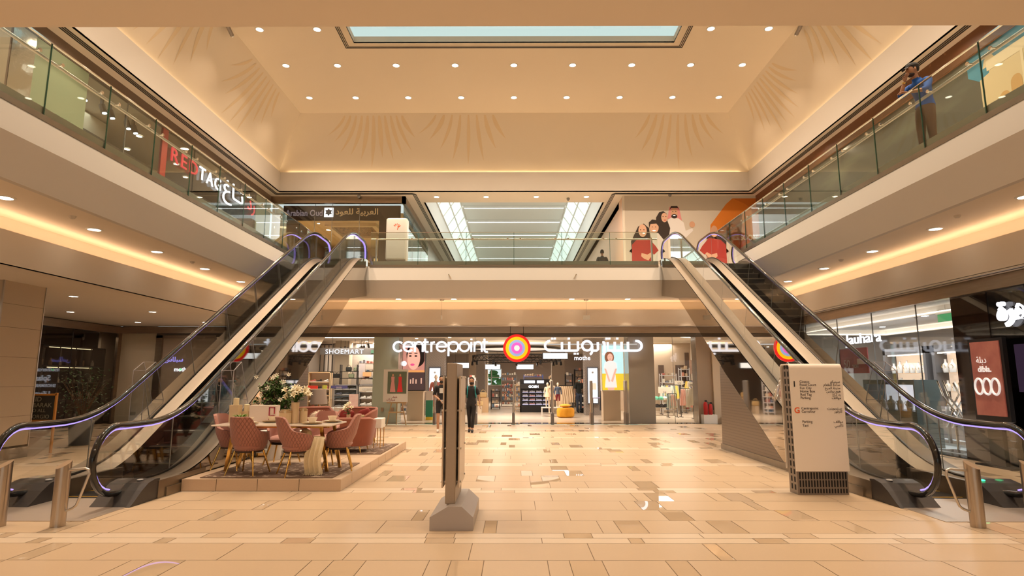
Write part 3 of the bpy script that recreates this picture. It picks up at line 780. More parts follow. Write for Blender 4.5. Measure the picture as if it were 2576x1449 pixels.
def escalator(sx, label):
    t = thing('escalator', label, 'escalator', (sx * 5.9, 9, 0))
    S = lambda x, y, z: (sx * x, y, z)
    for xh, side in ((5.27, 'inner'), (6.53, 'outer')):
        # handrail loop
        pts = []
        for i in range(13):
            a = radians(-100 - (170 - 0) * i / 12); pts.append(S(xh, 8.12 + .44 * cos(a), .60 + .44 * sin(a)))
        pts = [S(xh, 8.35, .14)] + pts
        for y in ys(8.3, 20.35, 70): pts.append(S(xh, y, pathz(*HAND, y)))
        for i in range(1, 13):
            a = radians(90 - 185 * i / 12); pts.append(S(xh, 20.42 + .44 * cos(a), 5.99 + .44 * sin(a)))
        mb = MB(); mb.tube(pts, .042, 10); mb.build('handrail', rubber, t, True)
        # led strip
        q = []
        for i in range(13):
            a = radians(-100 - 170 * i / 12); q.append(S(xh, 8.12 + .385 * cos(a), .60 + .385 * sin(a)))
        for y in ys(8.3, 20.35, 60): q.append(S(xh, y, pathz(*HAND, y) - .05))
        for i in range(1, 13):
            a = radians(90 - 185 * i / 12); q.append(S(xh, 20.42 + .385 * cos(a), 5.99 + .385 * sin(a)))
        mb = MB(); mb.tube(q, .009, 6); mb.build('led_strip', led, t, True)
        # glass panels
        cuts = [8.3, 9.4, 10.9, 12.3, 13.7, 15.1, 16.5, 17.9, 19.3, 20.4]
        def gp(y): return S(xh, y, pathz(*DECK, y)), S(xh, y - .27 * incl(y), pathz(*HAND, y - .27 * incl(y)) - .05)
        for a, b in zip(cuts[:-1], cuts[1:]):
            yy = ys(a, b, 10); lo = [gp(y)[0] for y in yy]; hi = [gp(y)[1] for y in yy]
            loop = lo + hi[::-1]
            if a == 8.3: loop = lo + hi[::-1] + [S(xh, 8.12 + .39 * cos(radians(u)), .60 + .39 * sin(radians(u))) for u in range(90, 250, 20)]
            if b == 20.4: loop = lo + [S(xh, 20.42 + .39 * cos(radians(u)), 5.99 + .39 * sin(radians(u))) for u in range(-70, 91, 20)] + hi[::-1]
            mb = MB(); n = len(loop)
            if sx > 0: loop = loop[::-1]
            mb.prism([(p[0] - .005, p[1], p[2]) for p in loop], (.01, 0, 0)); mb.build('glass_panel', esc_glass, t)
            if b < 20:
                mb = MB(); p, r = gp(b); mb.cyl(p, r, .008, n=4, caps=False); mb.build('panel_joint', M('joint_grey', (.3, .3, .27), .3), t)
        # decks: outer lip and inner sloping deck
        inn = 5.47 if side == 'inner' else 6.33; out = 4.98 if side == 'inner' else 6.84
        yy = ys(8.75, 20.3, 60)
        mb = MB(); mb.grid(lambda u, v: S(out + (xh - out) * v, 8.75 + 11.6 * u, pathz(*DECK, 8.75 + 11.6 * u)), 60, 1); mb.build('outer_deck', steel_h, t, True)
        mb = MB(); mb.grid(lambda u, v: S(xh + (inn - xh) * v, 8.75 + 11.6 * u, pathz(*DECK, 8.75 + 11.6 * u) - .10 * v), 60, 1); mb.build('inner_deck', steel_i, t, True)
        mb = MB(); mb.grid(lambda u, v: S(inn, 8.75 + 11.6 * u, (pathz(*DECK, 8.75 + 11.6 * u) - .10) * (1 - v) + (pathz(*NOSE, 8.75 + 11.6 * u) - .05) * v), 60, 1); mb.build('skirt_panel', skirt_m, t, True)
        mb = MB(); mb.tube([S(xh, y, pathz(*DECK, y) + .012) for y in ys(8.6, 20.3, 60)], .016, 6); mb.build('glass_clamp', M('dark_clamp', (.05, .045, .04), .3, .6), t, True)
        # newel end cover
        mb = MB()
        prof = [(8.02, 0), (8.10, .05), (8.26, .17), (8.40, .25), (8.56, .28), (8.66, .27), (8.66, 0)]
        x0, x1 = (4.97, 5.50) if side == 'inner' else (6.30, 6.85)
        mb.prism([S(x0, y, z) for y, z in prof], (sx * (x1 - x0), 0, 0)); mb.build('newel_cover', M('graphite_plastic', (.045, .040, .040), .38), t)
        mb = MB(); mb.box(sx * (x0 - .012), sx * (x0 + .05), 8.62, 9.9, 0, .245); mb.build('plinth_panel', steel_h, t)
        mb = MB(); mb.ell(S(xh - .12 if side == 'inner' else xh - .12, 8.5, .275), (.04, .05, .012), 12, 6)
        mb.build('badge', M('badge_grey', (.5, .5, .5), .3) if not (sx > 0 and side == 'outer') else emi('green_arrow_lamp', (.05, 1., .35), 3), t)
    # steps
    mb = MB()
    mb.box(-.42, .42, 0, .42, -.03, 0)
    for k in range(21): mb.box(-.42 + k * .04, -.402 + k * .04, 0, .41, 0, .008)
    mb.add([(-.42, 0, -.03), (.42, 0, -.03), (.42, .05, -.24), (-.42, .05, -.24)], [(0, 1, 2, 3)])
    mb.mat(1).box(-.42, .42, -.004, .012, -.004, .009)
    st = mb.build('step', [tread_m, M('step_edge_grey', (.09, .075, .05), .5)], t, world=False)
    n = 0
    for k in range(28):
        y = 9.0 + k * .40; z = pathz(*NOSE, y) if y > 9.4 else 0
        z = max(0, min(5.4, K * (y - 9.75)))
        if y > 19.7: break
        o = st if k == 0 else st.copy()
        if k: COL.objects.link(o); o.parent = t
        o.location = (0, y - 9, z - .005)
    mb = MB(); mb.box(sx * 5.47, sx * 6.33, 8.60, 9.3, -.01, .004); mb.build('comb_plate', tread_m, t)
    mb = MB(); mb.box(sx * 5.47, sx * 6.33, 8.72, 8.74, .004, .008); mb.box(sx * 5.5, sx * 6.3, 9.18, 9.2, .004, .008); mb.build('yellow_line', M('yellow_line', (.55, .32, .03), .5), t)
    mb = MB(); mb.box(sx * 5.02, sx * 6.9, 7.28, 8.62, .0, .006); mb.build('landing_plate', M('landing_steel', (.60, .52, .45), .38, .7, noise=.15, nscale=4, stretch=(1, 40, 1)), t)
    # truss cladding
    for x, nm in ((4.98, 'side_cladding'), (6.85, 'side_cladding')):
        top = [(y, pathz(*DECK, y) - .015) for y in ys(8.8, 19.9, 40)]
        low = [(19.9, 4.40), (17.9, 4.06), (14.45, 1.96), (14.6, .12), (11.5, .12), (8.8, .12)]
        loop = top + low
        pts = [S(x, y, z) for y, z in loop]
        mb = MB(); mb.prism(pts if sx < 0 else pts[::-1], (.01 if sx < 0 else -.01, 0, 0)); mb.build(nm, mirror_p, t)
    mb = MB(); tri = [S(4.965, 14.52, 1.97), S(4.965, 14.62, .12), S(4.965, 11.35, .12)]
    mb.prism(tri, (sx * .012, 0, 0))
    mb.build('perforated_panel', pattern('perforated_bronze', (.05, .04, .032), (.20, .155, .12), 'dots', 16, .4, .16, .4, stretch=(1, 2.0, 1), rot=(0, 0, 0), width=.05), t)
    mb = MB(); mb.box(sx * 4.94, sx * 4.99, 8.8, 14.66, 0, .125); mb.box(sx * 6.85, sx * 6.9, 8.8, 14.66, 0, .125); mb.build('base_rail', steel_h, t)
    mb = MB(); mb.add([S(4.98, 14.6, .1), S(6.85, 14.6, .1), S(6.85, 14.45, 1.96), S(4.98, 14.45, 1.96), S(4.98, 17.9, 4.06), S(6.85, 17.9, 4.06), S(4.98, 19.9, 4.4), S(6.85, 19.9, 4.4)], [(0, 1, 2, 3), (3, 2, 5, 4), (4, 5, 7, 6)])
    mb.build('underside', paint, t)
    mb = MB()
    for y in (11.0, 12.5, 14.0, 15.5, 17.0):
        zt = pathz(*DECK, y) - .02; zl = .12 if y < 14.5 else 1.96 + (y - 14.45) * .6087
        mb.box(sx * 4.974, sx * 4.984, y - .006, y + .006, zl, zt)
    mb.build('cladding_joint', M('joint_dark', (.08, .07, .06), .5), t)
    # acrylic wedge guards standing on the decks
    return t
escalator(-1, 'left escalator with black handrails, steel decks and mirror cladding rising away')
escalator(1, 'right escalator with black handrails, green arrow lamp and mirror cladding rising away')
acry = glass('clear_acrylic', (.96, .965, .97), .06)
acr_edge = M('acrylic_edge', (.55, .52, .55), .15, spec=.8)
def guard(x, y, z, h, label):
    t = thing('acrylic_guard', label, 'guard', (x, y, z))
    w = .11
    pr = [(0, 0), (0, h), (.28, h + .16), (.62, .42), (.62, .36)]
    for xx in (-w, w):
        mb = MB(); mb.prism([(x + xx, y + a, z + b) for a, b in pr], (.006, 0, 0)); mb.build('side_sheet', acry, t)
    mb = MB(); mb.box(x - w, x + w, y, y + .006, z, z + h); mb.build('front_sheet', acry, t)
    mb = MB()
    for xx in (-w, w):
        L = [(x + xx, y + a, z + b) for a, b in pr]
        for i in range(len(L)): mb.cyl(L[i], L[(i + 1) % len(L)], .006, n=4)
    for a, b in pr[:4]: mb.cyl((x - w, y + a, z + b), (x + w, y + a, z + b), .006, n=4)
    mb.build('sheet_edges', acr_edge, t)
    mb = MB(); mb.box(x - w - .01, x + w + .01, y + .02, y + .3, z - .01, z + .03); mb.build('clamp_foot', steel, t)
guard(-5.12, 10.75, pathz(*DECK, 10.75) + .02, .95, 'clear acrylic wedge guard on the near deck of the left escalator')
guard(-6.70, 10.75, pathz(*DECK, 10.75) + .02, .95, 'clear acrylic wedge guard on the far deck of the left escalator')
guard(5.12, 10.75, pathz(*DECK, 10.75) + .02, .95, 'clear acrylic wedge guard behind the white directory stand')
guard(6.70, 10.75, pathz(*DECK, 10.75) + .02, .95, 'clear acrylic wedge guard on the far deck of the right escalator')

t = thing('plastic_bag', 'crumpled clear plastic bag hanging on the escalator deck left of the directory stand', 'bag', (4.9, 10.9, 1.2))
rr_ = random.Random(4); mb = MB()
def crum(u, v):
    a = u * 2 * pi; r_ = .02 + .17 * v + .03 * sin(5 * a + 7 * v) + .02 * sin(11 * a + 3)
    return (4.93 + r_ * cos(a) * .8 - .10 * v, 10.95 + r_ * sin(a) * .6, 1.86 - .60 * v + .03 * sin(7 * a))
mb.grid(crum, 40, 14); mb.build('film', glass('crumpled_film', (.88, .86, .88), .35, .08), t, True)
mb = MB(); mb.ell((4.88, 10.95, 1.38), (.09, .07, .11), 10, 8, lambda p: Vector((p.x * (1 + .2 * sin(9 * p.z)), p.y, p.z))); mb.build('contents', M('rose_contents', (.6, .35, .33), .6), t, True)

# ================================================================ GLASS RAILINGS
def rail_run(a, b, cuts, nrm, label, caps=True):
    """glass railing on the slab edge from a to b (x,y); cuts are distances of the panel joints"""
    A = Vector((a[0], a[1], 0)); B = Vector((b[0], b[1], 0)); D = (B - A); L = D.length; D.normalize(); N = Vector((nrm[0], nrm[1], 0))
    t = thing('glass_railing', label, 'railing', (a[0], a[1], 5.4))
    P = lambda s, o, z: tuple(A + D * s + N * o + Vector((0, 0, z)))
    c = [0] + cuts + [L]
    for i in range(len(c) - 1):
        s0, s1 = c[i] + .004, c[i + 1] - .004
        mb = MB(); mb.prism([P(s0, 0, 5.42), P(s1, 0, 5.42), P(s1, 0, 6.60), P(s0, 0, 6.60)], tuple(N * .014)); mb.build('glass_panel', rail_glass, t)
        if i: mb = MB(); mb.prism([P(c[i] - .007, -.002, 5.42), P(c[i] + .007, -.002, 5.42), P(c[i] + .007, -.002, 6.60), P(c[i] - .007, -.002, 6.60)], tuple(N * .018)); mb.build('green_glass_edge', edge_green, t)
    mb = MB(); mb.prism([P(0, -.012, 6.595), P(L, -.012, 6.595), P(L, -.012, 6.612), P(0, -.012, 6.612)], tuple(N * .036)); mb.build('top_capping', chrome, t)
    mb = MB(); mb.prism([P(0, -.02, 5.38), P(L, -.02, 5.38), P(L, -.02, 5.47), P(0, -.02, 5.47)], tuple(N * .055)); mb.build('base_channel', steel_h, t)
    mb = MB(); mb.prism([P(0, .02, 5.47), P(L, .02, 5.47), P(L, .02, 5.60), P(0, .02, 5.60)], tuple(N * .02)); mb.build('kick_plate', M('kick_plate', (.40, .38, .33), .35, .6), t)
    mb = MB(); mb.tube([P(0, .09, 6.38), P(L, .09, 6.38)], .026, 10); mb.build('grab_rail', steel, t, True)
    mb = MB()
    for s0, s1 in zip(c[:-1], c[1:]):
        for s in (s0 + .22, s1 - .22):
            if 0 < s < L: mb.tube([P(s, .015, 6.38), P(s, .09, 6.38)], .012, 6); mb.cyl(P(s, -.02, 6.38), P(s, .0, 6.38), .03, n=10)
    mb.build('rail_bracket', chrome, t)
    return t
jc = [8.25, 9.57, 10.88, 12.18, 13.43, 14.74, 16.05, 17.35, 18.65]
cuts = [j - 4.35 for j in [5.6, 6.93] + jc]
rail_run((-6.9, 4.35), (-6.9, 19.85), cuts, (-1, 0), 'long glass railing of the left upper walkway')
rail_run((6.9, 4.35), (6.9, 19.85), cuts, (1, 0), 'long glass railing of the right upper walkway')
rail_run((-4.9, 19.9), (4.9, 19.9), [1.63, 3.27, 4.9, 6.53, 8.17], (0, 1), 'glass railing across the back upper bridge between the escalators')
# posts at the escalator landings
for sx, nm in ((-1, 'left'), (1, 'right')):
    t = thing('end_post', 'slim steel post where the %s escalator meets the bridge railing' % nm, 'post', (sx * 4.75, 20.15, 5.4))
    mb = MB(); mb.box(sx * 4.73, sx * 4.78, 20.12, 20.17, 5.4, 6.42); mb.build('post', steel, t)
# poles with caps on the back fascia and spot poles high up
for x, nm in ((-2.2, 'left'), (2.1, 'right')):
    mb = MB(); mb.cyl((x, 19.82, 5.12), (x + (.09 if x < 0 else -.09), 19.70, 4.97), .018, n=8); mb.ell((x, 19.83, 5.12), .028, 8, 6)
    tag(mb.build('flag_socket', chrome, None, True), 'short slanting metal peg on the bridge fascia, the %s one' % nm, 'peg')
for sx, nm in ((-1, 'left'), (1, 'right')):
    t = thing('spot_tube', 'hanging metal tube spotlight at the top %s of the sloping wall' % nm, 'spotlight', (sx * 8.1, 15.6, 11.7))
    mb = MB(); mb.cyl((sx * 8.0, 14.6, 11.66), (sx * 8.17, 15.95, 11.50), .055, n=12); mb.build('tube', M('gunmetal', (.25, .22, .2), .3, .9), t, True)
    mb = MB(); mb.cyl((sx * 8.17, 15.95, 11.50), (sx * 8.175, 15.99, 11.495), .06, n=12); mb.build('rim', chrome, t, True)
    mb = MB(); mb.cyl((sx * 8.08, 15.2, 11.60), (sx * 8.08, 15.2, 11.74), .02, n=8); mb.build('bracket', black, t, True)

# ================================================================ DOWNLIGHTS
def downlight(x, y, z, label, group, r=.11, power=0, m=lamp_e, spread=150):
    t = thing('downlight', label, 'downlight', (x, y, z), 0, group)
    return t
dl0 = None
def put_dl(x, y, z, label, group, r=1., power=0, spread=150, col=WARM):
    global dl0
    if dl0 is None:
        dl0 = thing('downlight', label, 'downlight', (x, y, z), 0, group)
        mb = MB(); mb.poly([(.10 * cos(-a), .10 * sin(-a), -.012) for a in [i * pi / 12 for i in range(24)]]); mb.build('lamp_face', lamp_e, dl0, world=False)
        mb = MB(); mb.lathe([(.10, -.014), (.13, -.010), (.135, 0), (.11, .001)], n=20, caps=False); mb.build('trim_ring', white_p, dl0, True, world=False)
        KIDS[dl0.name] = [(c, []) for c in kids(dl0)]; o = dl0; o.scale = (r, r, r)
    else:
        o = dup(dl0, (x, y, z), 0, label, r); o['group'] = group
    if power: area((x, y, z - .03), .06 * r, power, col, spread=spread)
PX = [-7.42, -5.74, -3.83, -1.91, 0, 1.91, 3.83, 5.74, 7.42]
for j, (y, nm) in enumerate(((20.33, 'farthest'), (18.08, 'second farthest'))):
    for i, x in enumerate(PX): put_dl(x, y, 11.73, 'round downlight, %s in the %s row of the high ceiling' % (ordl(i, 9), nm), 'downlights in the high ceiling', power=200, spread=112)
for i, x in enumerate((-7.42, -5.74, 5.74, 7.42)):
    put_dl(x, 16.05, 11.73, 'round downlight beside the skylight, %s' % ('outer left', 'inner left', 'inner right', 'outer right')[i], 'downlights in the high ceiling', power=200, spread=112)
for y in (13.8, 11.5, 9.2, 6.9):
    for x in (-7.42, -5.74, 5.74, 7.42): area((x, y, 11.69), .2, 200, spread=112)
for sx, nm in ((-1, 'left'), (1, 'right')):
    for i, y in enumerate((9.45, 11.57, 13.68, 15.87, 18.03, 20.36)):
        put_dl(sx * 8.38, y, 4.6, 'round downlight in the %s soffit, %s' % (nm, ordl(i, 6, 'near')), 'downlights in the %s soffit' % nm, 1.15, 42, spread=64)
    for y in (7.3, 5.2, 1, -4): area((sx * 8.38, y, 4.56), .2, 40)
for i, x in enumerate((-6.56, -4.32, -2.25, -.03, 2.16, 4.25, 6.54)):
    put_dl(x, 22.1, 4.6, 'round downlight in the back soffit, %s' % ordl(i, 7), 'downlights in the back soffit', 1., 34, spread=64)
for i, x in enumerate((-3.12, -1.12, .9, 2.92)):
    put_dl(x, 23.2, 8.9, 'round downlight over the upper bridge, %s' % ordl(i, 4), 'downlights over the upper bridge', 1., 40)
for i, (x, y) in enumerate(((-10.8, 14.45), (-13.4, 17.87), (-10.92, 17.88), (-13.43, 21.19), (-11.02, 21.2))):
    put_dl(x, y, 3.65, 'round downlight in the low left ceiling, %s' % ('nearest to the column', 'deep left of the middle row', 'right of the middle row', 'far left one', 'far right one')[i], 'downlights in the low left ceiling', .95, 38)
for x, y in ((-12.5, 9), (-12.5, 3), (-12.5, -4)): area((x, y, 3.6), .3, 60)
# hall behind and above the camera
for x in (-6, -2, 2, 6):
    for y in (2.2, -3, -8): area((x, y, 4.33), .25, 120)
# hidden detectors and signs on the soffit
for i, (x, y, z) in enumerate(((-8.1, 10.6, 4.6), (-8.2, 14.9, 4.6), (8.1, 10.6, 4.6), (8.2, 14.7, 4.6), (-6.9, 14.4, 11.73), (7.0, 14.4, 11.73), (-13.2, 16.0, 3.65))):
    mb = MB(); mb.lathe([(.03, -.05), (.05, -.03), (.06, 0)], (x, y, z), 12)
    tag(mb.build('smoke_detector', M('detector_white', (.6, .56, .5), .5), None, True), ['small detector on the left soffit between near downlights', 'flat detector on the left soffit further back', 'small detector on the right soffit between near downlights', 'flat detector on the right soffit further back',
        'small detector on the high ceiling left of the skylight', 'small detector on the high ceiling right of the skylight', 'detector on the low left ceiling beside the column'][i], 'detector')
for x, nm in ((-2.72, 'left'), (2.72, 'right')):
    t = thing('hanging_sensor', 'small silver device hanging on a thin cable, %s of the round logo' % nm, 'hanging sign', (x, 22.3, 4.6))
    mb = MB(); mb.cyl((x, 22.3, 4.0), (x, 22.3, 4.6), .006, n=6); mb.lathe([(.07, -.05), (.10, 0)], (x, 22.3, 4.6), 12); mb.build('cable', steel, t)
    mb = MB(); w = .03 if x < 0 else .13; mb.box(x - w, x + w, 22.28, 22.32, 3.83, 4.0); mb.build('device', chrome, t)
# ================================================================ MAIN SHOP SIGN
def wx(px): return (px - 1293) * .01541
def wz(py): return 2.66 + (885 - py) * .01515
t = thing('shop_sign', 'large white lit latin lettering hanging across the shop entrance, left of the round logo', 'sign', (-2.75, 22.85, 2.8))
def letter(strokes, w=.07):
    mb = MB()
    for q in strokes:
        cl = len(q) > 3 and (Vector(q[0]) - Vector(q[-1])).length < 1e-4
        ribbon(mb, q[:-1] if cl else q, w, (0, 22.82, 2.66), depth=-.06, closed=cl)
    mb.build('letter', sign_e, t)
xh, r = .40, .185; x = -4.60
def cc(x0, a0=0, a1=360, n=20): return arc(x0 + r, xh / 2 + .0, r, a0, a1, n, ry=.18)
letter([cc(x, 45, 315)]); x += .385
letter([cc(x, 0, 318), [(x, .2), (x + 2 * r, .2)]]); x += .43
letter([[(x, 0), (x, .38)], [(x, .20)] + arc(x + .15, .22, .15, 180, 0, 10, .16) + [(x + .30, 0)]]); x += .385
letter([[(x, .50), (x, .1)] + arc(x + .08, .08, .08, 180, 270, 5) + [(x + .13, 0)], [(x - .08, .37), (x + .13, .37)]]); x += .24
letter([[(x, 0), (x, .38)], [(x, .24)] + arc(x + .12, .25, .12, 180, 85, 6)]); x += .21
letter([cc(x, 0, 318), [(x, .2), (x + 2 * r, .2)]]); x += .45
letter([[(x, -.16), (x, .38)], cc(x)]); x += .42
letter([cc(x)]); x += .45
letter([[(x, 0), (x, .37)]] + [[(x - .001, .45), (x, .50)]]); x += .12
letter([[(x, 0), (x, .38)], [(x, .20)] + arc(x + .14, .22, .14, 180, 0, 10, .16) + [(x + .28, 0)]]); x += .38
letter([[(x, .50), (x, .1)] + arc(x + .08, .08, .08, 180, 270, 5) + [(x + .13, 0)], [(x - .08, .37), (x + .13, .37)]])
t = thing('shop_sign', 'large white lit arabic lettering hanging across the shop entrance, right of the round logo', 'sign', (2.9, 22.85, 2.8))
def tr(q): return [(wx(1240 + a / 4.293), wz(800 + b / 4.293) - 2.66) for a, b in q]
def ap(cx, cy, rx, ry, a0, a1, n=12): return [(cx + rx * cos(radians(a0 + (a1 - a0) * i / n)), cy - ry * sin(radians(a0 + (a1 - a0) * i / n))) for i in range(n + 1)]
ar_st = [
    [(612, 246)] + ap(610, 300, 52, 52, 100, 270, 12) + [(735, 352)] + ap(905, 300, 0, 0, 0, 0, 1)[:0] + [(900, 352)] + [(908, 345), (908, 252)],
    [(738, 352), (738, 262)], [(815, 352), (815, 258)], [(738, 262), (720, 262)][:0],
    ap(1005, 300, 52, 50, 0, 360, 20), [(1058, 300), (1058, 345)] + ap(1030, 345, 28, 48, 0, -80, 7), [(1058, 352), (1105, 352)] + [(1120, 340), (1120, 262)],
    [(1050, 252), (1110, 252)][:0], [(1190, 262), (1190, 350)] + ap(1165, 350, 25, 45, 0, -80, 7), [(1190, 262), (1170, 262)],
    [(1225, 262), (1225, 352), (1530, 352)] + ap(1530, 300, 55, 52, -90, 100, 14), [(1300, 352), (1300, 258)], [(1372, 352), (1372, 258)], [(1440, 352), (1440, 258)]]
for q in ar_st:
    if len(q) < 2: continue
    q = tr(q); cl = len(q) > 6 and (Vector(q[0]) - Vector(q[-1])).length < 1e-3
    mb = MB(); ribbon(mb, q[:-1] if cl else q, .085, (0, 22.82, 2.66), depth=-.06, closed=cl); mb.build('letter', sign_e, t)
for a, b in ((635, 222), (663, 222), (812, 222), (872, 385), (903, 385), (1215, 222), (1243, 222), (1328, 222)):
    q = tr([(a - 11, b), (a + 11, b)]); mb = MB(); ribbon(mb, q, .07, (0, 22.82, 2.66), depth=-.06); mb.build('letter_dot', sign_e, t)
t = thing('round_logo', 'big round logo of red, yellow, blue and magenta rings around a white centre', 'sign', (.11, 22.85, 2.80))
for k, (rr, c) in enumerate(((.525, (.78, .02, .02)), (.43, (.95, .62, .01)), (.31, (.30, .45, .85)), (.215, (.82, .13, .68)), (.105, (.92, .86, .95)))):
    mb = MB(); mb.cyl((.11, 22.86 - .012 * k, 2.80), (.11, 22.80 - .012 * k, 2.80), rr, n=48)
    mb.build('%s_disc' % ('red', 'yellow', 'blue', 'magenta', 'white')[k], M('logo_%d' % k, c, .4, emit=c, es=.55), t)
mb = MB()
for dx in (-.25, .25): mb.cyl((.11 + dx, 22.85, 3.2), (.11 + dx, 22.85, 3.65), .008, n=6)
mb.build('hanger', black, t)
mb = MB(); mb.box(-4.3, 4.7, 22.88, 22.92, 2.93, 2.97)
tag(mb.build('sign_rail', emi('sign_rail_light', (1, .93, .85), .55)), 'thin pale rail behind the hanging sign letters', 'rail')
# ---- mall-side security pedestals
pm = M('pedestal_steel', (.48, .44, .40), .3, .9)
for i, (x, y) in enumerate(((-2.90, 22.3), (-1.40, 22.3), (-.02, 22.3), (1.40, 22.3), (2.84, 22.3), (4.10, 22.3))):
    t = thing('security_pedestal', 'slim steel security gate pedestal, %s of the six across the entrance' % ordl(i, 6), 'security gate', (x, y, 0), 0, 'security gates at the entrance')
    mb = MB(); mb.rbox(x - .05, x + .05, y - .25, y + .25, 0, .42, .02); mb.build('base', M('pedestal_base', (.22, .20, .19), .3, .8), t)
    mb = MB(); mb.rbox(x - .035, x + .035, y - .22, y + .22, .42, 1.58, .02); mb.build('antenna', pm, t)

# ================================================================ SHOP INTERIOR (ground, behind the sign)
def ux(u, Y): return (u - 1293) * Y * .001 * .675
def vz(v, Y): return 1.65 + (953 - v) * Y * .000671
mb = MB(); mb.box(-16, 9.4, 23.12, 46, 3.5, 3.54)
struct('ceiling_shop', mb, M('shop_ceiling', (.80, .72, .62), .7))
mb = MB(); mb.box(-16, -2.5, 46, 46.1, 0, 3.5); mb.box(-.95, 9.4, 46, 46.1, 0, 3.5); mb.box(-2.5, -.95, 46, 46.1, 0, 1.15); mb.box(-2.5, -.95, 46, 46.1, 2.4, 3.5)
struct('wall_shop_back', mb, M('shop_back_wall', (.42, .36, .32), .7))
mb = MB(); mb.box(9.4, 9.5, 23.1, 46, 0, 3.5); mb.box(-16.1, -16, 23.1, 46, 0, 3.5)
struct('wall_shop_side', mb, M('shop_side_wall', (.60, .50, .40), .7))
mb = MB()
for x in (-2.5, -1.72, -.95): mb.box(x - .03, x + .03, 45.98, 46.04, 1.15, 2.4)
for z in (1.15, 1.75, 2.4): mb.box(-2.5, -.95, 45.98, 46.04, z - .03, z + .03)
struct('window_10', mb, white_p)
mb = MB()
for i in range(70):
    x = R.uniform(-4.5, 1); z = R.uniform(.6, 2.2); y = R.uniform(48, 50); mb.ell((x, y, z), (R.uniform(.15, .4), .2, R.uniform(.1, .3)), 6, 4)
tag(mb.build('outdoor_shrubs', M('green_leaves', (.08, .22, .06), .7)), 'green foliage seen outside through the far window', 'shrubs', kind='stuff')
# linear lights in the ceiling
mb = MB(); mb.box(-8, 5, 26.2, 26.3, 3.47, 3.5); mb.box(5.4, 9.3, 25.6, 25.7, 3.47, 3.5)
for (x0, y0, x1, y1) in ((5.5, 28, 7.6, 33), (5.6, 30, 9.3, 36), (5.5, 25, 9.2, 28), (-9.5, 27, -5.6, 27.1)):
    mb.prism([(x0, y0, 3.47), (x0 + .12, y0, 3.47), (x1 + .12, y1, 3.47), (x1, y1, 3.47)], (0, 0, .03))
tag(mb.build('ceiling_light_lines', emi('line_light', (1, .93, .82), 5)), 'bright linear lights crossing the shop ceiling', 'ceiling light')
for x, y, p in ((-7.2, 26.5, 160), (-7.2, 31, 160), (0, 26.2, 200), (0, 32, 220), (0, 39, 220), (7.2, 26.5, 170), (7.2, 32, 170), (-12, 27, 90)):
    area((x, y, 3.44), 2.2, p, (1, .88, .75), (0, 0, 0), sy=1.4)
for i in range(26):
    x, y = R.uniform(-9, 9), R.uniform(26, 42)
    mb = MB(); mb.lathe([(.06, -.01), (.07, 0)], (x, y, 3.49), 10); tag(mb.build('downlight', lamp_e), 'tiny downlight in the ceiling of the big shop', 'downlight', 'tiny downlights in the big shop ceiling')
# ring light and truss ring
t = thing('ring_light', 'large shallow ring shaped lamp under the shop ceiling behind the round logo', 'ceiling lamp', (0.1, 31, 3.2))
mb = MB(); mb.tube([(.1 + 2.3 * cos(a), 31 + 2.3 * sin(a), 3.18) for a in [i * pi / 20 for i in range(40)]], .09, 8, True, sy=.6); mb.build('ring', dark, t, True)
mb = MB(); mb.lathe([(2.2, .02), (1.8, .10), (0.1, .12)], (.1, 31, 3.16), 40); mb.build('diffuser', M('ring_diffuser', (.9, .82, .72), .5, emit=(1, .85, .7), es=.8), t)
t = thing('truss_ring', 'black lattice truss ring with small spotlights below the ring lamp', 'truss', (0.2, 34.5, 2.8))
mb = MB(); c = [(.15 + 2.5 * cos(a), 34 + 2.5 * sin(a)) for a in [i * pi / 18 for i in range(36)]]
for z in (2.62, 2.92): mb.tube([(x, y, z) for x, y in c], .03, 5, True)
for i in range(36):
    a, b = c[i], c[(i + 1) % 36]
    mb.cyl((a[0], a[1], 2.62), (b[0], b[1], 2.92), .015, n=4); mb.cyl((a[0], a[1], 2.92), (b[0], b[1], 2.62), .015, n=4)
mb.build('lattice', black, t)
for i in range(0, 36, 3):
    a = c[i]; mb = MB(); mb.cyl((a[0], a[1], 2.60), (a[0], a[1] - .1, 2.42), .05, .07, n=8); mb.build('spot', black, t)
for i, (x, y, z, w) in enumerate(((ux(1395, 29), 29, vz(898, 29), .62), (ux(1230, 37), 37, 2.35, .75), (ux(1320, 37), 37, 2.35, .55), (-2.9, 33, 2.35, .45))):
    t = thing('light_box', ['white lit hanging box right of the round logo', 'white lit hanging panel left under the truss ring', 'white lit hanging panel right under the truss ring', 'small white lit hanging panel deep left in the shop'][i], 'light box', (x, y, z))
    mb = MB(); mb.box(x - w, x + w, y, y + .05, z - .2 + .05, z + .18); mb.build('frame', black, t)
    mb = MB(); mb.box(x - w + .03, x + w - .03, y - .01, y, z - .12, z + .15); mb.build('lit_face', emi('lit_white_face', (1, .97, .92), 2.2), t)
    mb = MB(); mb.cyl((x - w * .7, y, z + .18), (x - w * .7, y, 3.5), .008, n=4); mb.cyl((x + w * .7, y, z + .18), (x + w * .7, y, 3.5), .008, n=4); mb.build('hanger', black, t)
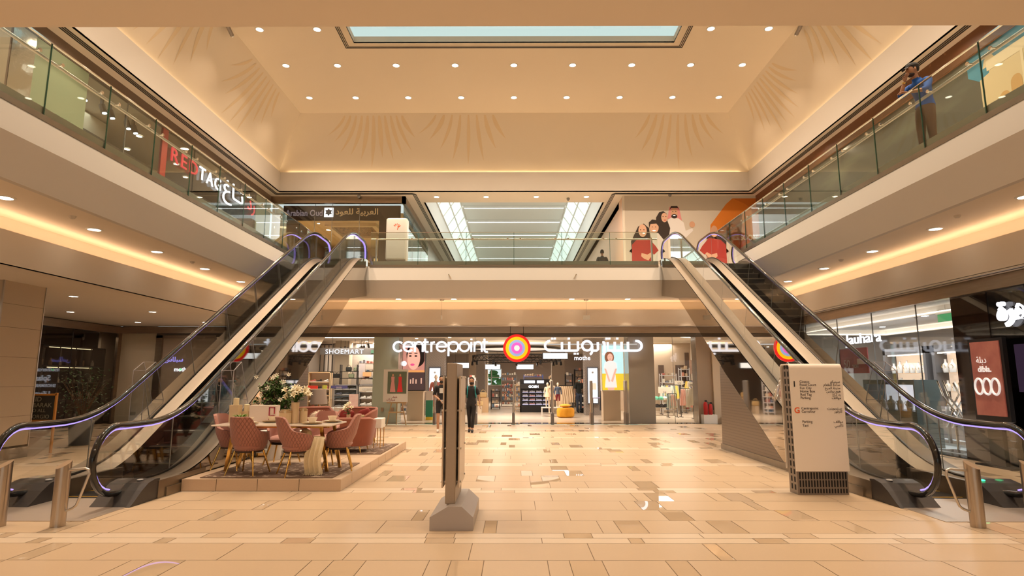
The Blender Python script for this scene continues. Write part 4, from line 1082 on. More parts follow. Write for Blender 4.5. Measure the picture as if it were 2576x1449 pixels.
# columns with light boxes
herr = pattern('woven_column', (.20, .17, .15), (.30, .26, .23), 'wave', 6, .6, rot=(0, pi / 4, 0))
for i, (x0, x1, Y, lx0, lx1) in enumerate(((-4.05, -3.2, 27.6, -3.86, -3.38), (3.25, 4.2, 27.6, 3.38, 3.80), (-2.2, -1.7, 35, -2.1, -1.8), (4.5, 5.2, 34, 4.6, 5))):
    t = thing('shop_column', 'grey woven patterned column with tall white light box, %s in the shop' % ('left', 'right', 'deep left', 'deep right')[i], 'column', ((x0 + x1) / 2, Y, 0))
    mb = MB(); mb.box(x0, x1, Y, Y + .8, 0, 3.5); mb.build('shaft', herr, t)
    if i < 2:
        mb = MB(); mb.box(lx0 - .04, lx1 + .04, Y - .08, Y - .001, .5, 2.18); mb.build('box_frame', M('blue_grey_frame', (.10, .11, .14), .3), t)
        mb = MB(); mb.box(lx0, lx1, Y - .09, Y - .08, .56, 2.12); mb.build('lit_face', MATS['lit_white_face'], t)
        if i:
            mb = MB(); mb.box(lx0 + .06, lx1 - .06, Y - .095, Y - .09, 1.15, 1.45); mb.build('printed_picture', M('faint_picture', (.6, .5, .4), .5, emit=(.8, .6, .45), es=.7), t)
        mb = MB(); mb.ell(((lx0 + lx1) / 2, Y - .092, 1.93), (.05, .004, .05)) ; mb.build('printed_mark', M('grey_mark', (.5, .5, .5), .5), t)
# LED screens on cream counters
t = thing('advert_screen', 'tall lit screen with a woman face and curly hair above dark cosmetics picture', 'screen', (-4.03, 24.2, 1.2))
mb = MB(); mb.box(-4.5, -3.58, 24.2, 24.5, 1.16, 3.05); mb.build('casing', dark, t)
mb = MB(); mb.box(-4.48, -3.60, 24.19, 24.2, 1.9, 3.02); mb.build('upper_picture', M('pic_pink', (.5, .2, .15), .4, emit=(.75, .33, .26), es=.7, noise=.6, nscale=2), t)
portrait(t, (-4.48, 24.188, 1.98), .87, 1.04, (1, 0, 0), M('print_skin_bright', (.6, .3, .2), .4, emit=(1., .50, .38), es=.85), MATS['print_hair'], M('print_lip2', (.5, .05, .15), .4, emit=(.9, .10, .30), es=.8), None)
mb = MB(); mb.box(-4.48, -3.60, 24.185, 24.2, 1.90, 1.98); mb.build('orange_band', M('orange_band', (.8, .35, .1), .4, emit=(1, .45, .15), es=.6), t)
mb = MB(); mb.box(-4.48, -3.60, 24.19, 24.2, 1.2, 1.9); mb.build('lower_picture', M('pic_dark', (.06, .04, .04), .3, emit=(.09, .05, .05), es=.6), t)
mb = MB()
for k, x in enumerate((-4.15, -4.05, -3.93, -3.72)): mb.cyl((x, 24.185, 1.45), (x, 24.185, 1.62 + .05 * (k % 2)), .025, n=8)
mb.build('printed_bottles', M('pic_bottle', (.7, .45, .35), .3, emit=(1, .6, .45), es=.6), t)
mb = MB(); mb.cyl((-4.42, 24.19, 2.25), (-4.42, 24.17, 2.25), .10, n=20); mb.build('white_badge', emi('badge_white', (1, .95, .95), 1.5), t)
t = thing('counter', 'cream block counter below the tall face screen', 'counter', (-3.95, 24.2, 0))
mb = MB(); mb.box(-4.25, -3.62, 24.1, 24.7, 0, 1.14); mb.build('body', cream, t); mb = MB(); mb.box(-4.27, -3.60, 24.08, 24.72, 1.12, 1.16); mb.build('top', cream, t)
t = thing('banner_stand', 'slim green white and yellow standing banner beside the cream counter', 'banner', (-3.4, 24.6, 0))
for nm, z0, z1, c in (('yellow_foot', 0, .12, (.8, .6, .05)), ('green_panel', .12, .78, (.03, .25, .16)), ('white_panel', .78, 1.15, (.75, .70, .65))):
    mb = MB(); mb.box(-3.58, -3.30, 24.6, 24.7, z0, z1); mb.build(nm, M('banner_' + nm, c), t)
t = thing('advert_screen', 'tall lit screen showing a smiling curly haired child in white against blue and yellow', 'screen', (3.98, 24.2, 1.2))
Ys = 24.18
mb = MB(); mb.box(3.52, 4.42, 24.2, 24.6, 1.16, 3.0); mb.build('casing', white_p, t)
mb = MB(); mb.box(3.54, 4.40, 24.19, 24.2, 1.85, 2.98); mb.build('blue_backdrop', M('pic_blue', (.5, .8, .85), .4, emit=(.55, .9, .95), es=.85), t)
mb = MB(); mb.box(3.54, 4.40, 24.19, 24.2, 1.2, 1.85); mb.build('yellow_backdrop', M('pic_yellow', (.8, .6, .05), .4, emit=(.9, .68, .05), es=.75), t)
def flat(pts, m, name, par, y): q = MB(); q.poly([(a, y, b) for a, b in pts]); return q.build(name, m, par)
dress = M('print_white', (.9, .86, .84), .5, emit=(1, .95, .95), es=.75); sk = M('print_skin_child', (.75, .42, .32), .4, emit=(1, .58, .45), es=.7); hr = M('print_hair_brown', (.25, .10, .05), .5, emit=(.4, .16, .08), es=.5)
flat([(3.72 + .19 * cos(a) + .12, 2.50 + .24 * sin(a)) for a in [i * pi / 9 for i in range(18)]], hr, 'printed_hair', t, Ys + .004)
flat([(3.87 + .11 * cos(a), 2.50 + .15 * sin(a)) for a in [i * pi / 9 for i in range(18)]], sk, 'printed_face', t, Ys + .001)
flat([(3.66, 2.28), (3.8, 2.36), (3.98, 2.36), (4.12, 2.26), (4.14, 2.05), (4.04, 2.05), (4.12, 1.30), (3.64, 1.30), (3.72, 2.05), (3.6, 2.05)], dress, 'printed_dress', t, Ys + .002)
flat([(3.62, 2.05), (3.70, 2.05), (3.86, 1.55), (3.80, 1.5)], sk, 'printed_arm', t, Ys); flat([(4.06, 2.05), (4.14, 2.05), (3.96, 1.5), (3.88, 1.55)], sk, 'printed_arm', t, Ys)
flat([(3.74, 1.30), (4.02, 1.30), (4.0, 1.2), (3.76, 1.2)], sk, 'printed_legs', t, Ys)
for dx in (-.045, .045): flat([(3.87 + dx + .014 * cos(a), 2.52 + .014 * sin(a)) for a in [i * pi / 4 for i in range(8)]], hr, 'printed_eye', t, Ys - .001)
flat([(3.83, 2.43), (3.87, 2.41), (3.91, 2.43), (3.87, 2.44)], white_p, 'printed_smile', t, Ys - .001)
t = thing('counter', 'cream block counter below the child screen', 'counter', (3.95, 24.3, 0))
mb = MB(); mb.box(3.56, 4.25, 24.2, 24.8, 0, 1.16); mb.build('body', cream, t)
# hanging black sign boards inside
t = thing('department_sign', 'white lit capital lettering of the shoe department on a dark ceiling rail', 'sign', (-7.6, 27, 2.8))
mb = MB(); mb.box(-8.75, -6.2, 27, 27.06, 2.72, 3.02); mb.build('backboard', M('smoke_board', (.08, .07, .065), .4), t)
text('SHOEMART', .28, (-8.5, 26.98, 2.76), sign_e, 'lettering', t, spacing=1.14, width=1.72)
mb = MB(); mb.box(-6.45, -6.3, 26.97, 27, 2.78, 2.92); mb.build('green_exit_mark', MATS['exit_green'], t)
t = thing('department_sign', 'small white lit lettering hanging below the arabic sign', 'sign', (3.3, 27, 2.7))
text('mothe', .28, (2.7, 27, 2.48), sign_e, 'lettering', t, bold=.002)
# black track spots over the shoes
mb = MB()
sp = [(R.uniform(-8.4, -5.6), R.uniform(28, 31), R.uniform(2.9, 3.2)) for _ in range(18)]
for i, (x, y, z) in enumerate(sp):
    q = MB(); q.cyl((x, y, z + .1), (x + .05, y - .08, z - .06), .05, .06, n=8); q.cyl((x, y, z + .1), (x, y, 3.5), .01, n=4)
    tag(q.build('track_spotlight', black), 'small black spotlight over the shoe department', 'spotlight', 'black spotlights over the shoe department')
# grey partition behind the shoes
mb = MB(); mb.box(-9.6, -4.6, 31.5, 31.6, 0, 3.5); mb.box(-9.6, -9.5, 26, 31.5, 0, 3.5)
struct('wall_shoe_department', mb, M('taupe_wall', (.36, .30, .25), .7))
pillar(-8.9, -8.2, 29.8, 30.4, 3.5, MATS['pale_stone_panel'], 'pale square pillar inside the shoe department', z0=0)
# shoes
def shoe_mesh(mb):
    mb.mat(0).ell((0, 0, .045), (.14, .048, .04), 10, 6, lambda p: Vector((p.x, p.y * (1 - .25 * p.x), max(p.z, -.6) * (1 + .0 * p.x))))
    mb.ell((.07, 0, .075), (.062, .04, .05), 8, 6)
    mb.mat(1).box(-.14, .135, -.045, .045, 0, .022)
sc = [((.02, .02, .02), (.7, .68, .65)), ((.75, .70, .64), (.85, .82, .78)), ((.45, .12, .1), (.8, .75, .7)), ((.08, .08, .12), (.05, .05, .05)), ((.6, .42, .25), (.3, .2, .1))]
shoe_o = {}
def put_shoe(x, y, z, k, rz, where):
    if k not in shoe_o:
        mb = MB(); shoe_mesh(mb); o = mb.build('shoe', [M('shoe_upper_%d' % k, sc[k][0], .6), M('shoe_sole_%d' % k, sc[k][1], .6)], None, True); shoe_o[k] = o
    else: o = shoe_o[k].copy(); COL.objects.link(o)
    o.location = (x, y, z); o.rotation_euler = (0, 0, rz)
    nm = ('black', 'white', 'dark red', 'navy', 'tan')[k]
    tag(o, '%s shoe on %s' % (nm, where), 'shoe', '%s shoes on %s' % (nm, where))
def shelving(x0, x1, y, levels, z1, label, frame, back=None, d=.35):
    t = thing('shelving_unit', label, 'shelving', ((x0 + x1) / 2, y, 0))
    mb = MB(); mb.box(x0 - .03, x0, y, y + d, 0, z1); mb.box(x1, x1 + .03, y, y + d, 0, z1); mb.box(x0 - .03, x1 + .03, y, y + d, z1 - .04, z1); mb.build('frame', frame, t)
    for z in levels: mb = MB(); mb.box(x0, x1, y, y + d, z - .025, z); mb.build('shelf', frame, t)
    if back: mb = MB(); mb.box(x0, x1, y + d - .02, y + d, .05, z1 - .04); mb.build('back_panel', back, t)
    return t
tan = M('tan_wood', (.62, .42, .24), .5)
greyb = M('grey_slat_board', (.22, .20, .19), .6)
shelving(-9.3, -8.35, 27.3, (.35, .62, .90, 1.18, 1.5), 1.95, 'tan framed shoe shelving at the left edge of the shoe department', tan, M('pale_back', (.75, .62, .5), .6))
for zi, z in enumerate((.35, .62, .90, 1.18, 1.5)):
    for k in range(3): put_shoe(-9.15 + k * .3, 27.42, z, R.choice((1, 1, 0, 2)), R.uniform(-.3, .3), 'the tan framed shelving')
shelving(-8.2, -7.2, 27.6, (.42, .67, .92, 1.17), 1.38, 'grey slatted shoe wall with four shelves of dark shoes', greyb, greyb)
for zi, z in enumerate((.42, .67, .92, 1.17)):
    for k in range(3): put_shoe(-8.02 + k * .32, 27.7, z, R.choice((0, 0, 3)), R.uniform(-.2, .2), 'the grey slatted shoe wall')
shelving(-7.1, -6.2, 27.8, (.45, .75, 1.05, 1.35), 1.4, 'second shoe shelving with mixed pale shoes behind the pink poster', greyb, MATS['pale_back'])
for zi, z in enumerate((.45, .75, 1.05)):
    for k in range(3): put_shoe(-6.95 + k * .28, 27.9, z, R.choice((1, 4, 1)), R.uniform(-.3, .3), 'the shelving behind the pink poster')
shelving(-6.1, -5.45, 27.8, (.4, .7, 1.0, 1.3, 1.6), 1.7, 'narrow shelving with bags and shoes beside the green pillar', M('white_shelf', (.75, .68, .6), .5), MATS['pale_back'])
for z in (.4, .7, 1.0, 1.3):
    for k in range(2): put_shoe(-5.95 + k * .3, 27.9, z, R.choice((0, 2, 4)), .1, 'the narrow shelving by the green pillar')
def board(x0, x1, y, z0, z1, m, nm, label, cat, txt=None, tm=None, ts=.1, leg=False):
    t = thing(nm, label, cat, ((x0 + x1) / 2, y, z0))
    mb = MB(); mb.box(x0, x1, y, y + .03, z0, z1); mb.build('board', m, t)
    if txt:
        for k, s in enumerate(txt.split('|')): text(s, ts, ((x0 + x1) / 2, y - .003, z1 - ts * 1.25 * (k + 1)), tm or black, 'printed_lettering', t, depth=.003, align='CENTER')
    return t
board(-8.2, -7.45, 27.0, 1.22, 1.34, M('navy_board', (.06, .05, .16), .5), 'brand_board', 'navy blue brand strip over the grey shoe wall', 'sign', 'SHOES', MATS['faded_white'], .08)
board(-9.35, -8.75, 26.9, 1.2, 1.34, M('red_board', (.75, .05, .03), .5), 'brand_board', 'red brand strip over the left shoe shelves', 'sign')
board(-8.55, -8.35, 26.95, 1.2, 1.36, M('olive_board', (.45, .42, .05), .5), 'brand_board', 'small olive square sign beside the red strip', 'sign')
board(-6.9, -6.15, 26.9, 1.08, 1.30, M('beige_board', (.72, .62, .5), .5), 'brand_board', 'beige sign board near the right of the shoe department', 'sign', 'CELESTE', MATS['grey_mark'], .13)
board(-7.25, -6.85, 26.6, .42, .98, M('pink_poster', (.75, .35, .3), .5, noise=.5, nscale=6, col2=(.85, .7, .62)), 'poster_board', 'pink figured poster standing on the white block', 'poster')
board(-6.3, -5.3, 27.2, 1.95, 2.5, M('blush_poster', (.75, .52, .40), .5), 'poster_board', 'blush coloured hanging poster box beside the green pillar', 'poster', ' |EID|MUBARAK', M('maroon_ink', (.25, .03, .06), .5), .11)
board(-7.3, -7.0, 28.3, 1.7, 2.35, M('fashion_poster', (.45, .42, .5), .5, noise=.6, nscale=5, col2=(.75, .6, .5)), 'poster_board', 'tall fashion photo poster over the shoe displays', 'poster')
board(-6.6, -6.2, 28.2, 1.6, 1.95, M('blue_picture', (.25, .32, .42), .5, noise=.5, nscale=7), 'poster_board', 'small blue picture above the beige sign', 'poster')
board(-7.1, -6.7, 28.25, 1.75, 1.95, M('orange_card', (.85, .45, .2), .5), 'poster_board', 'small orange card above the shoe displays', 'poster')
t = thing('display_plinth', 'white block with greeting lettering and white ribs in front of the shoes', 'plinth', (-7.6, 26.3, 0))
mb = MB(); mb.box(-7.75, -6.85, 26.1, 26.6, 0, .42); mb.build('block', M('blush_block', (.78, .66, .60), .5), t)
mb = MB()
for k in range(7): mb.box(-8.35 + k * .09, -8.30 + k * .09, 26.3, 26.5, 0, .42)
mb.build('ribs', white_p, t)
text('EID', .13, (-7.5, 26.095, .26), MATS['maroon_ink'], 'printed_lettering', t, depth=.003); text('MUBARAK', .13, (-7.6, 26.095, .10), MATS['maroon_ink'], 'printed_lettering', t, depth=.003)
bagc = [(.02, .02, .02), (.3, .32, .2), (.5, .5, .52), (.45, .12, .08), (.6, .42, .2)]
def bag(x, y, z, k, s, label, group=None, m=None):
    t = thing('handbag', label, 'bag', (x, y, z), 0, group)
    mb = MB(); mb.rbox(-.14 * s, .14 * s, -.05 * s, .05 * s, 0, .2 * s, .04 * s); mb.build('body', M('bag_%d' % k, bagc[k], .5), t, world=False)
    mb = MB(); mb.tube([(.08 * s * cos(a), 0, .19 * s + .1 * s * sin(a)) for a in [i * pi / 8 for i in range(9)]], .01 * s, 5); mb.build('handle', MATS['bag_%d' % k], t, world=False)
for i, (u, v, k) in enumerate(((852, 935, 0), (861, 936, 0), (886, 930, 0), (893, 932, 1), (905, 925, 1), (912, 926, 2), (820, 950, 0), (930, 938, 3))):
    bag(ux(u, 28.5), 28.5, 1.68 if v > 931 else 2.0, k, 1.0, '%s bag on the upper bag display' % ('black', 'olive', 'grey', 'red brown', 'tan')[k], '%s bags on the upper bag display' % ('black', 'olive', 'grey', 'red brown', 'tan')[k])
mb = MB()
for z in (1.68, 2.0): mb.box(-8.2, -5.4, 28.35, 28.7, z - .03, z)
for x in (-8.2, -7.4, -6.4, -5.4): mb.box(x - .015, x + .015, 28.35, 28.7, 0, 2.3)
tag(mb.build('bag_display', black), 'black wire rack holding bags above the shoes', 'rack')
for i in range(5):
    x = -6.6 + i * .16
    mb = MB(); mb.rbox(x, x + .12, 28.1, 28.3, 1.42, 1.80, .02); tag(mb.build('suitcase', M('case_%d' % i, ((.25, .3, .2), (.4, .45, .38), (.05, .05, .08), (.5, .5, .5), (.1, .1, .1))[i], .4)), 'small %s upright case in the row above the pale shoes' % ('olive', 'sage green', 'navy', 'silver', 'black')[i], 'suitcase')
# black frame towers far left
mb = MB()
for x in (-9.35, -9.15, -8.95, -8.75): mb.box(x - .02, x + .02, 28.9, 28.94, 1.9, 3.3)
mb.box(-9.4, -8.7, 28.85, 29, 1.95, 2.0); mb.box(-9.4, -8.7, 28.85, 29, 3.25, 3.3)
tag(mb.build('frame_tower', black), 'black open frame of thin uprights at the left of the shoe department', 'rack')

# ---- middle of the shop
t = thing('cosmetics_stand', 'black cosmetics stand with white lettering and rows of lit trays', 'display stand', (1.0, 30.2, 0))
mb = MB(); mb.box(.32, 1.85, 30.2, 30.8, 0, .32); mb.box(.30, .36, 30.2, 30.8, 0, 1.62); mb.box(1.82, 1.88, 30.2, 30.8, 0, 1.62); mb.box(.32, 1.85, 30.35, 30.8, .3, 1.62); mb.build('body', black, t)
mb = MB(); mb.box(.34, 1.84, 30.18, 30.25, 1.16, 1.38); mb.build('header', dark, t)
text('GOSH', .16, (.72, 30.175, 1.20), sign_e, 'lettering', t, depth=.004, bold=.008, width=.5)
mb = MB(); mb.box(.5, 1.05, 30.3, 30.34, 1.42, 1.56); mb.box(1.15, 1.5, 30.3, 30.34, 1.42, 1.56); mb.build('lit_top_panel', emi('lit_top', (.9, .9, 1), 1.6), t)
for a in range(4):
    for b in range(4):
        mb = MB(); x = .42 + b * .34; z = .36 + a * .20; mb.box(x, x + .30, 30.26, 30.34, z, z + .02)
        mb.mat(1)
        for k in range(6): mb.box(x + .02 + k * .045, x + .05 + k * .045, 30.24, 30.3, z + .02, z + .08 + .03 * R.random())
        mb.build('product_tray', [M('tray_lit', (.6, .65, .9), .3, emit=(.55, .6, 1), es=.7), M('tray_goods_%d' % R.randrange(3), R.choice([(.6, .35, .35), (.5, .5, .6), (.7, .6, .55)]), .4)], t)
# display tables and shelving deep in the shop
goods_c = [(.75, .35, .25), (.8, .6, .4), (.5, .15, .12), (.3, .3, .35), (.85, .8, .7), (.6, .45, .3), (.15, .25, .4)]
def gondola(x0, x1, y, z1, label, levels=3, fm=None, names='boxed_goods', seed=1):
    fm = fm or black; rr = random.Random(seed)
    t = thing('display_gondola', label, 'display stand', ((x0 + x1) / 2, y, 0))
    zs = [z1 * (i + 1) / (levels + .2) for i in range(levels)]
    mb = MB()
    for x in (x0, x1): mb.box(x - .02, x + .02, y, y + .04, 0, z1); mb.box(x - .02, x + .02, y + .46, y + .5, 0, z1)
    mb.build('frame', fm, t)
    for z in [.12] + zs: mb = MB(); mb.box(x0, x1, y, y + .5, z - .03, z); mb.build('shelf', fm, t)
    for z in [.12] + zs:
        n = max(2, int((x1 - x0) / .17))
        for k in range(n):
            h = rr.uniform(.08, .2); x = x0 + .05 + k * (x1 - x0 - .08) / n; mb = MB(); mb.rbox(x, x + .11, y + .05, y + .3, z, z + h, .01)
            c = rr.randrange(7); tag(mb.build('boxed_item', M('goods_%d' % c, goods_c[c], .5)), 'small boxed item on %s' % label, 'box', 'goods on ' + label)
gondola(ux(1237, 33), ux(1258, 33), 33, 1.05, 'the black framed shelf stand left of the far window', 3, seed=2)
gondola(ux(1296, 31), ux(1308, 31), 31, 1.35, 'the narrow wooden shelf stand left of the black cosmetics stand', 5, tan, seed=3)
gondola(ux(1262, 37), ux(1292, 37), 37, 1.2, 'the low grey display counter at the middle back', 3, M('taupe_metal', (.25, .22, .2), .5), seed=4)
gondola(ux(1318, 38), ux(1365, 38), 38.5, 1.9, 'the blue lit display wall at the back of the shop', 3, M('blue_wallboard', (.10, .14, .35), .5, emit=(.1, .16, .5), es=.3), seed=5)
gondola(ux(1180, 28), ux(1196, 28), 28.2, 1.7, 'the narrow bright shelf behind the centre stand', 6, M('white_metal', (.8, .78, .8), .4), seed=6)
gondola(ux(1450, 31), ux(1476, 31), 31, 1.5, 'the black slanted magazine stand near the man', 4, seed=7)
gondola(ux(1420, 34), ux(1438, 34), 34, 1.9, 'the tall black shelving behind the dress rack', 5, seed=8)
gondola(ux(1443, 36), ux(1462, 36), 36, 2.2, 'the tall black shelf right of the dress rack', 6, seed=21)
gondola(ux(1468, 30), ux(1486, 30), 29.2, 1.7, 'the dark magazine shelf beside the right light box', 5, M('charcoal_frame', (.05, .045, .05), .5), seed=22)
gondola(ux(1380, 40), ux(1408, 40), 40, 1.8, 'the wooden wall shelf behind the mannequins', 5, tan, seed=23)
gondola(ux(1262, 43), ux(1300, 43), 43.5, 2.0, 'the long low shelf along the far back wall', 5, M('taupe_metal', (.25, .22, .2), .5), seed=24)
gondola(ux(1128, 27), ux(1142, 27), 27.6, 1.9, 'the black perfume shelf beside the rose sweater mannequin', 6, seed=25)
gondola(-5.9, -5.2, 29.4, 2.3, 'the tall lit shelf near the green pillar', 6, MATS['white_shelf'], seed=26)
gondola(-7.9, -6.9, 30.4, 2.5, 'the tall wall shelf above the shoe department', 6, MATS['white_shelf'], seed=27)
t = thing('display_table', 'pale wooden block table carrying tan bags left of the far window', 'table', (ux(1221, 30), 30, 0))
mb = MB(); mb.box(ux(1212, 30), ux(1230, 30), 30, 30.6, 0, .72); mb.build('body', tan, t)
bag(ux(1217, 30), 30.2, .72, 4, 1.3, 'tan bag standing on the pale wooden block table'); bag(ux(1208, 29), 29.2, .35, 4, 1.2, 'tan bag standing on the low box')
mb = MB(); mb.box(ux(1204, 29), ux(1214, 29), 29, 29.4, 0, .35); tag(mb.build('low_box', cream), 'low cream box in front of the wooden block table', 'box')
for i, (x, w, y, m) in enumerate(((ux(1410, 34), .8, 36.5, 'taupe_wall'), (ux(1200, 36), 1.2, 38, 'shop_side_wall'), (5.6, .5, 40, 'shop_side_wall'))):
    pillar(x - w / 2, x + w / 2, y, y + .5, 3.5, MATS[m], ('taupe partition behind the tall black shelving', 'pale partition panel deep left of the far window', 'pale partition at the far right of the shop')[i], 'partition')
# dresses on rails
def garment(x, y, ztop, l, w, c, name, label, group, drape=.04):
    mb = MB(); s = R.uniform(0, 6)
    def fn(u, v):
        ww = w * (.45 + .55 * min(1, v * 1.6)) ; a = (u - .5) * 2
        return (x + a * ww / 2, y + drape * sin(u * 14 + s) * v + .02 * cos(a * 3), ztop - l * v - .05 * a * a * (1 - v))
    mb.shell(fn, 12, 5, .012); o = mb.build(name, M('cloth_' + str(c), PALC[c], .8), None, True); tag(o, label, 'clothing', group); return o
PALC = [(.80, .62, .42), (.85, .50, .42), (.62, .58, .48), (.85, .65, .15), (.75, .35, .35), (.35, .45, .42), (.05, .05, .06), (.85, .78, .68), (.2, .15, .25), (.4, .06, .08)]
def rail(x0, x1, y, z, label, base=True):
    t = thing('clothes_rail', label, 'clothes rack', ((x0 + x1) / 2, y, 0))
    mb = MB(); mb.cyl((x0, y, z), (x1, y, z), .015, n=8); mb.build('bar', black, t)
    mb = MB()
    for x in (x0, x1): mb.cyl((x, y, 0), (x, y, z), .015, n=8); mb.box(x - .02, x + .02, y - .25, y + .25, 0, .03)
    mb.build('upright', black, t); return t
rail(ux(1402, 29), ux(1438, 29), 29, 1.32, 'black rail of peach dresses beside the man')
for k in range(7): garment(ux(1405 + k * 5, 29), 28.9 + .03 * k, 1.30, .78 if k > 3 else 1.0, .30, 0, 'dress', 'peach dress on the rail beside the man', 'peach dresses on the rail beside the man')
rail(ux(1505, 27), ux(1519, 27), 26.6, 1.15, 'short rail of black garments beside the child screen')
for k in range(5): garment(ux(1506 + k * 3, 26.6), 26.5 + .02 * k, 1.13, .85, .18, 6, 'coat', 'black garment on the short rail by the child screen', 'black garments on the short rail')
rail(4.65, 5.1, 24.9, 1.30, 'narrow black rail with scarves partly behind the grey pillar')
for k in range(4): garment(4.7 + k * .1, 24.8, 1.28, .8, .12, (8, 1, 9, 4)[k], 'scarf', '%s scarf on the narrow rail' % ('violet grey', 'salmon', 'dark red', 'rose')[k], 'scarves on the narrow rail')
# pouf
t = thing('pouf', 'mustard yellow tufted pouf with round cushion on top', 'pouf', (2.22, 26.2, 0))
mb = MB(); mb.lathe([(.28, 0), (.36, .06), (.37, .3), (.33, .40), (.1, .43)], (2.22, 26.2, 0), 24)
mb.v = [(2.22 + (x - 2.22) * (1 + .04 * cos(8 * math.atan2(y - 26.2, x - 2.22))), 26.2 + (y - 26.2) * (1 + .04 * cos(8 * math.atan2(y - 26.2, x - 2.22))), z) for x, y, z in mb.v]
mb.build('body', M('mustard_velvet', (.72, .33, .02), .8), t, True)
mb = MB(); mb.ell((2.2, 26.2, .50), (.25, .25, .07), 16, 8); mb.build('cushion', M('mustard_cushion', (.80, .42, .06), .8), t, True)
for i, (x, y) in enumerate(((ux(1374, 27), 27.0), (ux(1399, 27), 26.9))):
    t = thing('display_stool', 'small white open cube stand under the %s child mannequin' % ('peach dress', 'blue shirt')[i], 'stand', (x, y, 0))
    mb = MB(); w = .24
    for a in (-w, w):
        for b in (-w, w): mb.box(x + a - .02, x + a + .02, y + b - .02, y + b + .02, 0, .36)
    mb.build('leg', white_p, t); mb = MB(); mb.box(x - w - .02, x + w + .02, y - w - .02, y + w + .02, .36, .40); mb.build('top', white_p, t)
mb = MB(); mb.rbox(ux(1452, 30), ux(1478, 30), 29.8, 30.2, 0, .22, .08); tag(mb.build('holdall_bag', black), 'black holdall on the shop floor right of the man', 'bag')
t = thing('display_table', 'small dark table with lilac top near the right light box', 'table', (ux(1490, 28), 26.9, 0))
mb = MB(); mb.box(ux(1476, 28), ux(1504, 28), 26.7, 27.2, .78, .82); mb.build('top', M('lilac_top', (.4, .35, .6), .4), t)
mb = MB()
for x in (ux(1477, 28), ux(1503, 28)):
    mb.box(x - .015, x + .015, 26.7, 26.74, 0, .78); mb.box(x - .015, x + .015, 27.16, 27.2, 0, .78)
mb.build('leg', black, t)

# ---- right part: baby clothes
for i, (u0, u1, y, z, n, cs, nm) in enumerate(((1700, 1742, 26.4, 1.22, 8, (1, 1, 7, 2), 'near wheeled rail'), (1712, 1750, 29.5, 1.55, 7, (3, 7, 5, 8), 'upper back rail'), (1668, 1700, 29.8, 1.35, 6, (7, 2, 5, 1), 'middle back rail'), (1730, 1752, 25.2, 1.25, 4, (1, 1, 0, 7), 'salmon rail by the brown pillar'))):
    rail(ux(u0, y), ux(u1, y), y, z, 'clothes rail with small pastel garments, %s' % nm)
    for k in range(n):
        c = cs[k % 4]; cn = {1: 'salmon', 7: 'cream', 2: 'sage', 3: 'yellow', 5: 'green', 8: 'violet', 0: 'peach'}[c]
        garment(ux(u0 + 3 + k * (u1 - u0 - 5) / n, y), y - .05 + .02 * (k % 3), z - .02, R.uniform(.55, .8), .22, c, 'small_dress', '%s small garment on the %s' % (cn, nm), '%s garments on the %s' % (cn, nm))
g = garment(ux(1729, 25), 25.0, 1.28, .72, .50, 2, 'smocked_dress', 'sage grey smocked dress facing outwards on the near wheeled rail', None, .05)
t = thing('folded_clothes_table', 'two tier metal table with piles of coloured caps and clothes', 'table', (ux(1663, 27.5), 27.5, 0))
mb = MB(); mb.box(5.75, 7.35, 27.3, 27.9, .68, .71); mb.box(5.75, 7.35, 27.3, 27.9, .34, .37); mb.build('shelf', M('pale_board', (.7, .62, .52), .5), t)
mb = MB()
for x in (5.78, 7.32):
    for y in (27.32, 27.88): mb.box(x - .015, x + .015, y - .015, y + .015, 0, .7)
mb.build('leg', steel, t)
cp = [(.8, .42, .04), (.15, .5, .35), (.8, .12, .08), (.8, .75, .65), (.05, .05, .06), (.1, .35, .3), (.85, .6, .5)]
cn = ['orange', 'green', 'red', 'white', 'black', 'teal', 'peach']
for k in range(16):
    c = R.randrange(7); lvl = k % 2
    x = 5.9 + (k // 2) * .19; z = .71 if not lvl else .37
    if lvl: c = 4 if k % 4 else 5
    mb = MB(); mb.ell((x, 27.45 + R.uniform(0, .2), z + .06), (.12, .12, .09), 10, 6); mb.box(x - .08, x + .08, 27.28, 27.36, z, z + .02)
    tag(mb.build('cap', M('cap_%d' % c, cp[c], .8), None, True), '%s cap on the %s tier of the metal table' % (cn[c], 'upper' if not lvl else 'lower'), 'cap', '%s caps on the %s tier' % (cn[c], 'upper' if not lvl else 'lower'))
board(ux(1650, 26.8), ux(1682, 26.8), 27.1, 1.0, 1.28, M('cream_card', (.82, .74, .62), .5), 'price_board', 'wide cream price board reading two point five behind the caps', 'sign', ' |2.5', black, .11)
board(ux(1722, 26), ux(1738, 26), 26.2, 1.30, 1.5, MATS['cream_card'], 'price_board', 'small cream price card reading twenty nine on the near rail', 'sign', '29', black, .14)
board(ux(1683, 30), ux(1704, 30), 29.7, 1.36, 1.55, MATS['cream_card'], 'price_board', 'small cream price card reading two point five at the back', 'sign', '2.5', black, .13)
board(ux(1725, 31), ux(1742, 31), 31, 1.9, 2.6, M('portrait_poster', (.75, .6, .45), .5, noise=.5, nscale=3, col2=(.5, .2, .15)), 'poster_board', 'tall warm coloured poster at the back of the baby clothes area', 'poster')
board(ux(1751, 29), ux(1760, 29), 29, 2.1, 2.5, emi('pale_green_lit', (.4, .9, .4), 1.0), 'lit_notice', 'small pale green lit notice beside the brown pillar', 'sign')
mb = MB(); mb.box(5.4, 9.3, 31.6, 31.7, 0, 3.5); struct('wall_baby_department', mb, M('warm_pale_wall', (.68, .54, .40), .7))
